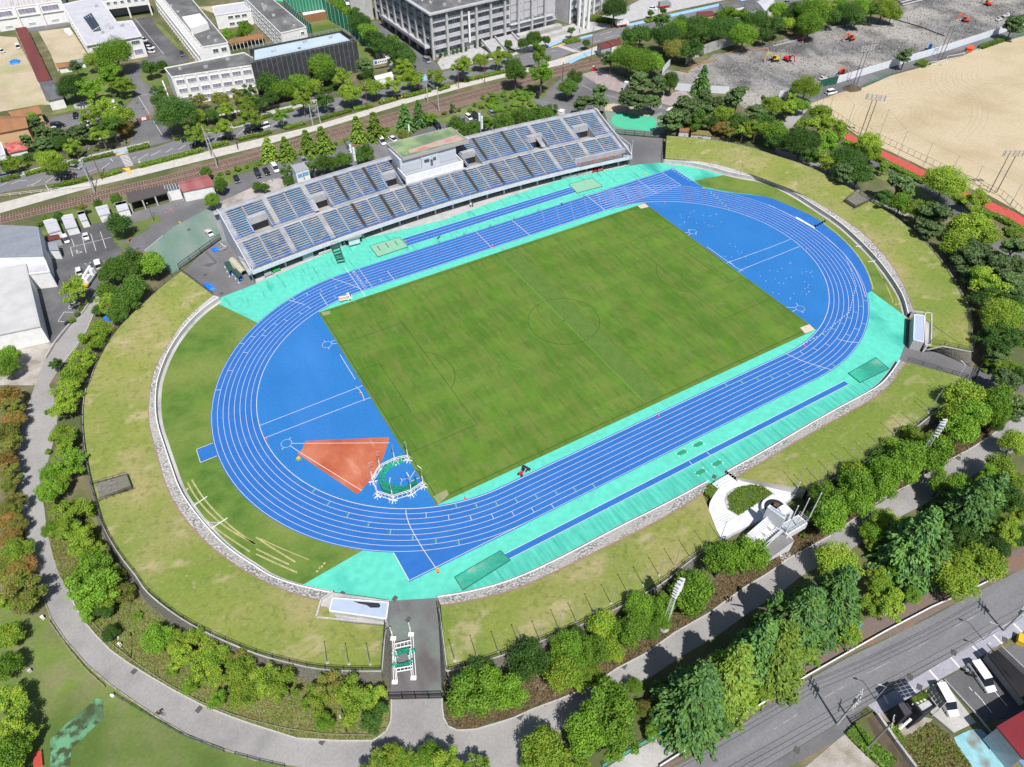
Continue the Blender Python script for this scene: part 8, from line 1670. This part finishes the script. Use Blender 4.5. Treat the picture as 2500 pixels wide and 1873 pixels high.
# cones and markers
cm=[MB().tube((0,0,0.05),(0,0,.7),.17,.03,8).mesh('cone_body',REDP),MB().box((0,0,.025),(.38,.38,.05)).mesh('cone_base',REDP),MB().tube((0,0,.35),(0,0,.5),.108,.075,8).mesh('white_band',WHITE)]
def cone(q,label,z=0.0,s=1.15,grp='red traffic cones'):
    c=g(q,z);t=thing('traffic_cone',label,'cone',(*c,z),group=grp);t.scale=(s,s,s)
    for m_ in cm: obj(m_.name.split('.')[0],m_,t)
for q,l in (('E1430,185','red cone on the access road, lowest of four'),('E1475,155','red cone on the access road, second lowest of four'),('E1528,115','red cone on the access road, second highest of four'),('E1582,78','red cone on the access road, highest of four'),('A1268,492','red cone at the end of the school car row'),('A1312,478','red cone right of the school car row'),('A1255,330','red cone above the school car row'),('J95,468','red marker cone inside the left bend by the javelin line'),('J1800,975','red marker cone on the turquoise strip by the pitch corner'),('J1567,1612','red marker cone at the tip of the start line by the pit sheet'),('H325,490','red marker cone on the right bend lanes'),('H312,1330','red marker cone on the lower right bend lanes'),('K1260,270','red marker cone on the back straight'),('G1310,92','red marker cone at the top of the right bend'),('G1030,90','red marker cone at the hurdle line near the pitch corner'),('F1285,428','red marker cone at the end of the jump runway'),('F2035,465','red marker cone on the inner lane of the home straight'),('F2125,490','red marker cone on the turquoise strip by the halfway line'),('J900,75','red marker cone on the javelin arc')): cone(q,l,0 if q[0] in 'JHKGF' else -.06)
for i,q in enumerate('V858,945 V875,942 V892,940 V1092,900 V1278,865 V1390,848 V1190,880'.split()): cone(q,'red cone on the walkway at the right end of the stand, %s from the left'%ORD[(0,1,2,3,5,6,4)[i]],3.2,1.2,'cones on the stand walkway')
for q,lab in (('J368,637','yellow distance marker box beside the clay sector'),('E1548,262','yellow bin on the green painted yard'),('C1148,1508','yellow marker by the sprint start'),('J1565,1595','small yellow marker beside the red cone at the start line')): c=g(q);t=thing('marker_box',lab,'marker',(*c,0 if q[0] in 'JC' else -.05));MB().box((0,0,.25),(.9 if q[1]=='3' else .5,.7 if q[1]=='3' else .5,.5),.4,.8).build('box',YEL,t);MB().box((0,0,.52),(.3,.3,.04)).build('lid',YEL,t)
# tarpaulins
def tarp(s,label,h=.6,mat=TARP):
    P=gl(s);c=(sum(p[0] for p in P)/len(P),sum(p[1] for p in P)/len(P));t=thing('tarpaulin',label,'tarpaulin',(*c,0));rs=random.Random(label);P=resample(P+[P[0]],17)[:-1];m=MB();pv=[(p[0],p[1],.0) for p in P]+[(P[0][0],P[0][1],0)]
    for f,z in ((.85,.75),(.5,1.0),(.15,.85)):
        nx=[(c[0]+(p[0]-c[0])*f,c[1]+(p[1]-c[1])*f,h*z*rs.uniform(.6,1.15)) for p in P];nx.append(nx[0]);m.loft(pv,nx,0,0);pv=nx
    m.sheet([p[:2] for p in pv[:-1]],h*.85);m.build('sheet',mat,t,world=True)
tarp('E1745,790 E1790,775 E1865,830 E1800,850','bright blue tarpaulin heap at the corner of the left bank');tarp('E885,1090 E920,1065 E985,1080 E945,1115','bright blue tarpaulin heap between trees and curved path');tarp('E1815,490 E1850,470 E1890,490 E1850,520','bright blue tarpaulin beside the stacked equipment at the gate');tarp('A80,535 A120,512 A180,520 A165,545 A95,558','bright blue tarpaulin on the school sand yard');tarp('A548,255 A600,245 A632,290 A600,310 A555,280','white covered boat shaped heap on the school sand yard',1.0,WHITE)
tarp('F2155,770 F2203,750 F2203,765 F2170,785','green net bundle at the corner of the stand',.4,NET) if 0 else None
# finish stand and judges' booth
t=thing('judges_steps','dark green tiered judges steps beside the stand','judges stand',(*g('F745,610'),0))
A0,A1=Vector((*g('F700,612'),0)),Vector((*g('F765,600'),0));B0,B1=Vector((*g('F640,470'),0)),Vector((*g('F700,440'),0));DGR=M('dark green steel',(.03,.07,.055))
for i in range(8):
    f=i/8;a=A0.lerp(B0,f);b=A1.lerp(B1,f);z=.3+i*.42;MB().bar((a.x,a.y,z),(b.x,b.y,z),.5,.08).build('step',DGR,t,world=True)
    m=MB()
    for p in(a,b): m.tube((p.x,p.y,0),(p.x,p.y,z+.9),.04)
    m.bar((a.x,a.y,z+.9),(b.x,b.y,z+.9),.05,.05);m.build('frame',DGR,t,world=True)
t=thing('photo_finish_booth','small glazed finish booth with greenish roof beside the judges steps','booth',(*g('F850,465'),0));P=gl('F800,460 F905,430 F900,395 F800,425');P=[g('F805,470'),g('F900,445'),g('F890,400'),g('F795,425')]
MB().prism(P,0,.4).build('plinth',BLACK,t,world=True);MB().prism([(p[0],p[1]) for p in P],.4,2.3).build('glazed_body',M('silver glazing',(.42,.5,.55),(.6,.66,.7),1,rough=.2),t,world=True);c=(sum(p[0] for p in P)/4,sum(p[1] for p in P)/4);MB().prism([(c[0]+(p[0]-c[0])*1.45,c[1]+(p[1]-c[1])*1.45) for p in P],2.7,2.85).build('roof',GPAINT,t,world=True)
for p in P: MB().tube((*p,2.2),(*p,2.75),.05).build('roof_post',STEEL,t,world=True)
# team benches, arch shelter and clutter at the left end
for i,(s) in enumerate(('S262,1445 S330,1425 S385,1530 S325,1570','S365,1545 S420,1525 S500,1610 S450,1655')):
    P=gl(s,1.6);t=thing('team_shelter',('upper','lower')[i]+' blue and dark green team shelter at the left end of the stand','shelter',(*P[0],0),group='team shelters');MB().prism(P,1.5,1.7).build('roof',DGR,t,world=True);MB().bar((*P[1],.85),(*P[2],.85),.1,1.6).build('back_panel',BLUEP,t,world=True)
    for k in (0,3): MB().tube((*P[k],0),(*P[k],1.6),.06).build('post',BLUEP,t,world=True)
    MB().bar((*[(P[0][k]+P[1][k])/2 for k in(0,1)],.5),(*[(P[2][k]+P[3][k])/2 for k in(0,1)],.5),.5,.1).build('bench_seat',BLUEP,t,world=True)
    for k in range(3): f=k/2;MB().tube((P[0][0]+(P[3][0]-P[0][0])*f-.2,P[0][1]+(P[3][1]-P[0][1])*f,.0),(P[0][0]+(P[3][0]-P[0][0])*f-.2,P[0][1]+(P[3][1]-P[0][1])*f,.35),.18,n=8).build('weight',WHITE,t,world=True)
t=thing('arch_shelter','ribbed pale yellow arched shelter by the left end of the stand','shelter',(*g('S450,1500'),0));a,b=Vector((*g('S375,1430',.5),0)),Vector((*g('S540,1610',.5),0));u=(b-a).normalized();v=Vector((-u.y,u.x,0));AY=M('yellowed translucent sheet',(.45,.42,.28),(.38,.34,.2),1,rough=.4)
Lh=(b-a).length
for i in range(9):
    p=a+u*Lh*i/9;q=a+u*Lh*(i+.9)/9;A=[tuple(p+v*1.1*math.cos(t_)+Vector((0,0,.3+1.5*math.sin(t_)))) for t_ in [k*math.pi/8 for k in range(9)]];B=[tuple(q+v*1.1*math.cos(t_)+Vector((0,0,.3+1.5*math.sin(t_)))) for t_ in [k*math.pi/8 for k in range(9)]];MB().loft(A,B,0,0).build('arch_panel',AY,t,world=True);MB().path([(x,y,z+.03) for x,y,z in A],.05,4).build('rib',WHITE,t,world=True)
rs=random.Random(2)
t=thing('equipment_pile','heap of white pipes and grey machine parts beside the sliding gate','equipment pile',(*g('S240,1260'),0))
for i in range(14): p=g('S%d,%d'%(rs.randint(170,300),rs.randint(1190,1310)));a=rs.uniform(0,3.1);MB().bar((p[0],p[1],.15+rs.uniform(0,.5)),(p[0]+1.3*math.cos(a),p[1]+1.3*math.sin(a),.2+rs.uniform(0,.5)),.14,.14).build('pipe',rs.choice([WHITE,GREYP,STEEL]),t,world=True)
for s,lab,mt in (('F135,650 F195,630 F205,655 F145,680','green covered cart under the edge of the stand',M('bright green cover',(.03,.35,.08))),('F65,690 F125,668 F135,690 F75,715','grey covered cart under the edge of the stand',GREYP),('V1070,1005 V1145,985 V1150,1020 V1085,1040','dark red mat trolley at the right end of the stand, left one',M('dark red vinyl',(.35,.03,.05))),('V1155,985 V1225,975 V1228,1005 V1160,1025','faded red mat trolley at the right end of the stand, right one',M('faded red vinyl',(.38,.12,.10)))):
    P=gl(s,.8);t=thing('equipment_cart',lab,'cart',(*P[0],0));MB().prism(P,.35,.95).build('cover',mt,t,world=True)
    for p in P: MB().tube((p[0],p[1],0),(p[0],p[1],.35),.1,n=8).build('wheel',BLACK,t,world=True)
c=g('F330,580');t=thing('folding_chairs','two red folding chairs below the stand fascia','chairs',(*c,0));
for k in range(2): MB().box((k*.9,0,.45),(.6,.5,.08)).build('seat',REDP,t);MB().box((k*.9,.25,.8),(.6,.08,.5)).build('backrest',REDP,t);m=MB();[m.tube((k*.9+x,y,0),(k*.9+x,y,.45),.02) for x in(-.25,.25) for y in(-.2,.2)];m.build('leg_frame',STEEL,t)
for s,lab in (('V665,1140 V870,1095','left of two pale folded barriers below the right end of the stand'),('V880,1090 V1080,1050','right of two pale folded barriers below the right end of the stand'),('F540,535 F650,500','pale barrier at the judges steps')): a,b=gl(s,.4);t=thing('barrier',lab,'barrier',(*a,0),group='pale barriers below the stand');MB().bar((*a,.5),(*b,.5),.1,.7).build('panel',CONCL,t,world=True);MB().bar((*a,.9),(*b,.9),.16,.08).build('top_rail',WHITE,t,world=True)
c=g('F1577,395');t=thing('hurdle_trolley','small green frame standing on the turquoise strip beside the home straight','trolley',(*c,0),.6);MB().box((0,0,.5),(1.5,.1,.1)).build('top_bar',DGR,t);MB().box((0,.5,.15),(1.4,.1,.1)).build('foot_bar',DGR,t);m=MB();[m.tube((x,0,0),(x*.8,.3,.6),.05) for x in(-.6,0,.6)];m.build('stay',DGR,t)
a,b=g('H405,300'),g('H485,255');t=thing('steeplechase_barrier','blue water jump barrier on the outside of the right bend','barrier',(*a,0));MB().bar((*a,.85),(*b,.85),.16,.14).build('beam',BLUEP,t,world=True);m=MB()
for k in range(5): f=k/4;x,y=a[0]+(b[0]-a[0])*f,a[1]+(b[1]-a[1])*f;m.box((x,y,.42),(.12,.5,.84))
m.build('trestle',BLACK,t,world=True)
P=gl('H240,208 H275,225 H405,302 H395,310 H240,222');struct(MB().sheet(P,.022).build('water_jump_kerb',LINE))
# benches, boxes, details
for q,rz,lab,mt in (('E1155,322',.9,'orange brown park bench on the grass island, upper one',M('orange timber',(.35,.13,.06))),('E1110,405',.9,'orange brown park bench on the grass island, lower one',bpy.data.materials.get('orange timber')),('M345,1585',1.55,'long red topped bench at the bottom left edge',M('red bench top',(.50,.07,.05)))):
    mt=mt or bpy.data.materials['orange timber'];c=g(q,.4);t=thing('park_bench',lab,'bench',(*c,0),rz);L_=1.8 if 'orange' in lab else 2.6;m=MB()
    for k in range(3 if 'orange' in lab else 7): MB().box((0,-.2+k*.17 if L_<3 else -.55+k*.18,.45),(L_,.14,.06)).build('slat',mt,t)
    for s in(-1,1): MB().box((s*L_*.4,0,.2),(.1,.5 if L_<3 else 1.1,.42)).build('leg',CONC,t)
for q,lab,sz,mt in (('A1010,455','x',None,None),('C220,820','dark telephone box shaped kiosk beside the azalea bed',(1.1,1.1,2.3),BLACK),('C980,745','white round advertising column on the plaza',(1.4,1.4,3.6),WHITE),('C705,590','red and white vending box at the level crossing',(1.2,.9,1.8),REDP),('H1720,1330','small white box on the bend bank by the exit',(.9,.7,.9),WHITE),('Q2175,560','yellow container at the right edge beside the street',(1.7,1.0,1.1),YEL),('D1395,405','small blue roofed booth on the white hoarding',(1.5,1.2,2.4),BLUEP),('C425,965','white covered stack behind the stand',(2.2,1.8,1.2),WHITE),('D1740,420','orange container beside the sand field',(4.5,2.2,1.3),ORANGE),('A600,1470','x',None,None),('M365,370','white litter box beside the curved path fence',(.45,.45,.7),WHITE),('M1030,600','white litter box by the rope fence',(.45,.45,.7),WHITE),('M968,1040','white round stone at the lawn fence end',(.5,.5,.35),WHITE),('M255,828','small pale box on the left lawn',(.5,.5,.5),CONCL)):
    if sz is None: continue
    c=g(q,sz[2]/2);t=thing('kiosk' if sz[2]>1.7 else 'storage_box',lab,'kiosk' if sz[2]>1.7 else 'box',(*c,-.05),.45)
    MB().box((0,0,sz[2]/2),sz,0,.97).build('body',mt,t);MB().box((0,0,sz[2]+.05),(sz[0]*1.06,sz[1]*1.06,.1)).build('lid',mt if mt is not REDP else WHITE,t)
# round stone pond, sign boards
c=g('A720,905');t=thing('stone_pond','round pond rimmed with pale stones by the school drive','pond',(*c,0))
for k in range(18): a=k*.349;MB().box((3*math.cos(a),2.6*math.sin(a),.25),(.9,.7,.6),a,.7).build('stone',CONCL,t)
MB().tube((0,0,0),(0,0,.12),2.6,n=20).build('water',M('pond water',(.05,.07,.06),rough=.05),t)
a,b=g('A855,1225'),g('A1015,1190');t=thing('notice_board','long white notice board under trees by the school gate','notice board',(*a,0));MB().bar((*a,1.8),(*b,1.8),.12,1.5).build('board',WHITE,t,world=True)
for p in (a,b): MB().box((*p,1.2),(.15,.15,2.5)).build('post',STEEL,t,world=True)
# --- black house, carport and red roof at the lower right
HB=M('black siding',(.025,.025,.028),(.04,.04,.045),.5,stretch=(1,1,4));ZH=6.2
t=thing('black_house','small black house with roof garden and tilted solar panels beside the canal','house',(*g('Z560,420'),0))
MB().prism(gl('Z485,295 Z575,243 Z665,350 Z575,405',ZH),0,ZH).build('wall',HB,t,world=True);P=gl('Z485,295 Z575,243 Z665,350 Z575,405',ZH+.5);m=MB()
for a,b in zip(P,P[1:]+P[:1]): m.bar((*a,ZH+.3),(*b,ZH+.3),.15,.6)
m.build('roof_parapet',HB,t,world=True)
MB().prism(gl('Z400,335 Z485,295 Z535,375 Z450,420',4.6),0,4.6).build('annex_wall',HB,t,world=True);MB().sheet(gl('Z405,338 Z483,300 Z528,375 Z455,415',4.7),4.66).build('annex_roof',M('slate purple roof',(.06,.055,.07)),t,world=True)
MB().prism(gl('Z480,410 Z545,378 Z570,400 Z505,440',3.0),0,3.0).build('porch',HB,t,world=True);MB().sheet(gl('Z525,390 Z548,380 Z565,398 Z540,412',3.05),3.05).build('porch_deck',M('orange deck',(.45,.16,.07)),t,world=True)
MB().sheet(gl('Z540,345 Z610,310 Z655,350 Z580,395',ZH+.03),ZH+.03).build('roof_deck',CONCL,t,world=True)
for i in range(4):
    for j in range(2): c=g('Z%d,%d'%(515+24*i,302+22*j-11*i),ZH+.2);MB().box((*c,ZH+.15),(.9,.45,.3),.45).build('planter',WHITE,t,world=True);o=obj('roof_plant',PR_['s'][0],t,loc=(c[0]-t.location[0],c[1]-t.location[1],ZH+.4),sc_=(.5,.35,.35));o.material_slots[0].link='OBJECT';o.material_slots[0].material=LM['S']
q=[Vector((*g(s,z),z)) for s,z in (('Z598,245',7.0),('Z645,203',5.4),('Z735,325',5.4),('Z690,370',7.0))];SOLC=bpy.data.materials['solar cell']
for i in range(3):
    for j in range(5):
        f=lambda u,v:(q[0].lerp(q[1],u)).lerp(q[3].lerp(q[2],u),v);c=[f(i/3+.01,j/5+.01),f(i/3+.32,j/5+.01),f(i/3+.32,j/5+.19),f(i/3+.01,j/5+.19)];MB().add(c,[(0,1,2,3),(3,2,1,0)]).build('solar_panel',SOLC,t,world=True)
m=MB();[m.tube(p,(p.x,p.y,ZH-.2 if k in(0,3) else 0),.06) for k,p in enumerate(q)];m.build('panel_frame',WHITE,t,world=True)
for i in range(9): a=g('Z%d,%d'%(408+9*i,500-8*i),.4+.3*i);b=g('Z%d,%d'%(425+9*i,512-8*i),.4+.3*i);MB().bar((*a,.4+.3*i),(*b,.4+.3*i),.26,.06).build('stair_tread',WHITE,t,world=True)
P=gl('Q1890,690 Q1975,645 Q2203,865 Q2350,1000 Q2350,1230 Q2170,1050',2.6);t=thing('carport','dark corrugated carport roof between the parking lot and the driveway','carport',(*P[0],0));MB().prism(P,2.4,2.6).build('roof',HB,t,world=True)
a0,a1,b0,b1=[Vector((*g(s,2.65),2.65)) for s in ('Q1890,695','Q1975,650','Q2200,1080','Q2350,1000')]
for k in range(12): f=(k+.5)/12;MB().bar(a0.lerp(a1,f),b0.lerp(b1,f),.1,.1).build('corrugation',BLACK,t,world=True)
for s in ('Q1880,695 Q2203,1100','Q1980,640 Q2210,860'): a,b=gl(s,1.4);MB().bar((*a,1.3),(*b,1.3),.12,2.6).build('side_rail',CONCL,t,world=True)
P=gl('Q1968,1308 Q2203,1168 Q2700,870 Q2900,1300 Q2203,1592',5.4);P=gl('Q1968,1308 Q2203,1168 Q2450,1020 Q2500,1340 Q2203,1592',5.4)
t=thing('red_roofed_building','building with dark red metal roof cut by the lower right corner','building',(*P[0],0));c=(sum(p[0] for p in P)/5,sum(p[1] for p in P)/5);MB().prism([(c[0]+(p[0]-c[0])*.93,c[1]+(p[1]-c[1])*.93) for p in P],0,5.1).build('wall',WALLB,t,world=True);MB().prism(P,5.1,5.4).build('roof',M('crimson metal roof',(.24,.035,.04),(.20,.03,.035),.3,rough=.45),t,world=True)
a0,a1,b0,b1=[Vector((*g(s,5.4),5.43)) for s in ('Q1972,1312','Q2203,1585','Q2203,1172','Q2440,1400')]
for k in range(26): f=(k+.5)/26;MB().bar(a0.lerp(a1,f),b0.lerp(b1,f),.06,.06).build('roof_seam',bpy.data.materials['crimson metal roof'],t,world=True)
P=gl('Q1980,1400 Q2203,1600 Q2203,1800 Q1990,1430',3);MB().prism(gl('Q1975,1400 Q2010,1385 Q2230,1600 Q2203,1657',2.8),2.6,2.8).build('lean_to_roof',M('steel blue roof',(.13,.22,.36)),t,world=True)
wallrun('Q930,1210 Q1130,1500 Q1260,1670',.9,CONC,'concrete wall on the house side of the canal',name='canal_wall',group='canal walls',th=.4,pan=3);wallrun('Q850,1500 Q985,1657',.5,CONCL,'white pipe edge on the gravel side of the canal',name='canal_wall',group='canal walls',pan=3)
wallrun('Q1400,1200 Q1600,1370 ',.4,CONC,'low kerb wall of the concrete driveway beside the house',name='kerb_wall',group='low kerb walls',pan=3);wallrun('Q1510,905 Q1850,1275 Q2100,1600',.4,CONC,'low kerb wall between driveway and parking lot',name='kerb_wall',group='low kerb walls',pan=3)
# school walls of the parking, kerb walls
wallrun('E395,1430 E490,1270 E600,1140',.45,CONCL,'white kerb wall between parking lot and curved path, lower piece',name='kerb_wall',group='low kerb walls',pan=3,th=.3);wallrun('E700,1050 E820,880 E890,790',.3,CONCL,'white kerb wall between parking lot and curved path, upper piece',name='kerb_wall',group='low kerb walls',pan=3,th=.3)
for i in range(9):
    q='A%g,%g'%(1795+33*i,1035-9*i);c=g(q);t=thing('gravestone_block','white block in the row behind the verge hedge, %s from the left'%ORD[i],'stone block',(*c,0),.1,group='row of white blocks by the school hedge');MB().box((0,0,.4),(1.1,.5,.8),0,.85).build('block',WHITE,t)
# dirt heaps and rubble on the building site
for q,r,h,lab in (('D330,430',6,2.2,'grey heap of excavated earth near the red excavators'),('D220,590',2.4,.7,'small rubble heap in front of the red excavator'),('C1800,490',4,1.0,'heap of broken concrete beside the old footing'),('D720,760',3.5,1.6,'heap of dark soil beside the sand field fence')):
    c=g(q);t=thing('earth_heap',lab,'earth heap',(*c,-.1));rs=random.Random(q);m=MB();n=18;pv=[(r*1.2*math.cos(k*6.283/n)*rs.uniform(.85,1.1),r*math.sin(k*6.283/n)*rs.uniform(.85,1.1),0) for k in range(n)];pv.append(pv[0])
    for f in (.75,.5,.25):
        nx=[(p[0]*f*rs.uniform(.9,1.1),p[1]*f*rs.uniform(.9,1.1),h*(1-f)*rs.uniform(.8,1.2)) for p in pv[:-1]] if f==.75 else [(p[0]*.7*rs.uniform(.9,1.1),p[1]*.7*rs.uniform(.9,1.1),h*(1-f)*rs.uniform(.85,1.15)) for p in pv[:-1]];nx.append(nx[0]);m.loft(pv,nx,0,0);pv=nx
    m.add(pv[:-1]+[(0,0,h)],[(i,(i+1)%n,n) for i in range(n)]);m.build('heap',DIRT if 'soil' not in lab else CANAL,t)
# roof clutter
for nm,z,qs in (('classroom_block',10,'A1470,60 A1530,110 A1660,290 A1800,330 A1860,360'),('school_wing',10.6,'A1550,600 A1770,585 A1960,520 B20,520'),('science_block',9,'B150,140 B250,200 B330,230 A2150,-5'),('office_building',18.7,'B1500,30 B1620,50 B1750,20 B1900,0 B1430,10'),('school_office',8.4,'A920,225 A960,250 A830,60 A1050,230 A880,290'),('scaffolded_hall',12,'B150,450 B420,370 B640,330')):
    t=bpy.data.objects[nm]
    for i,q in enumerate(qs.split()):
        c=g(q,z);MB().box((*c,z+.45),(1.1+.3*(i%2),.9,.8),.3*i,.92).build('roof_unit',STEEL if i%2 else CONCL,t,world=True);MB().tube((c[0]+.9,c[1],z),(c[0]+.9,c[1],z+1.1),.12,n=8).build('vent_pipe',GREYP,t,world=True)
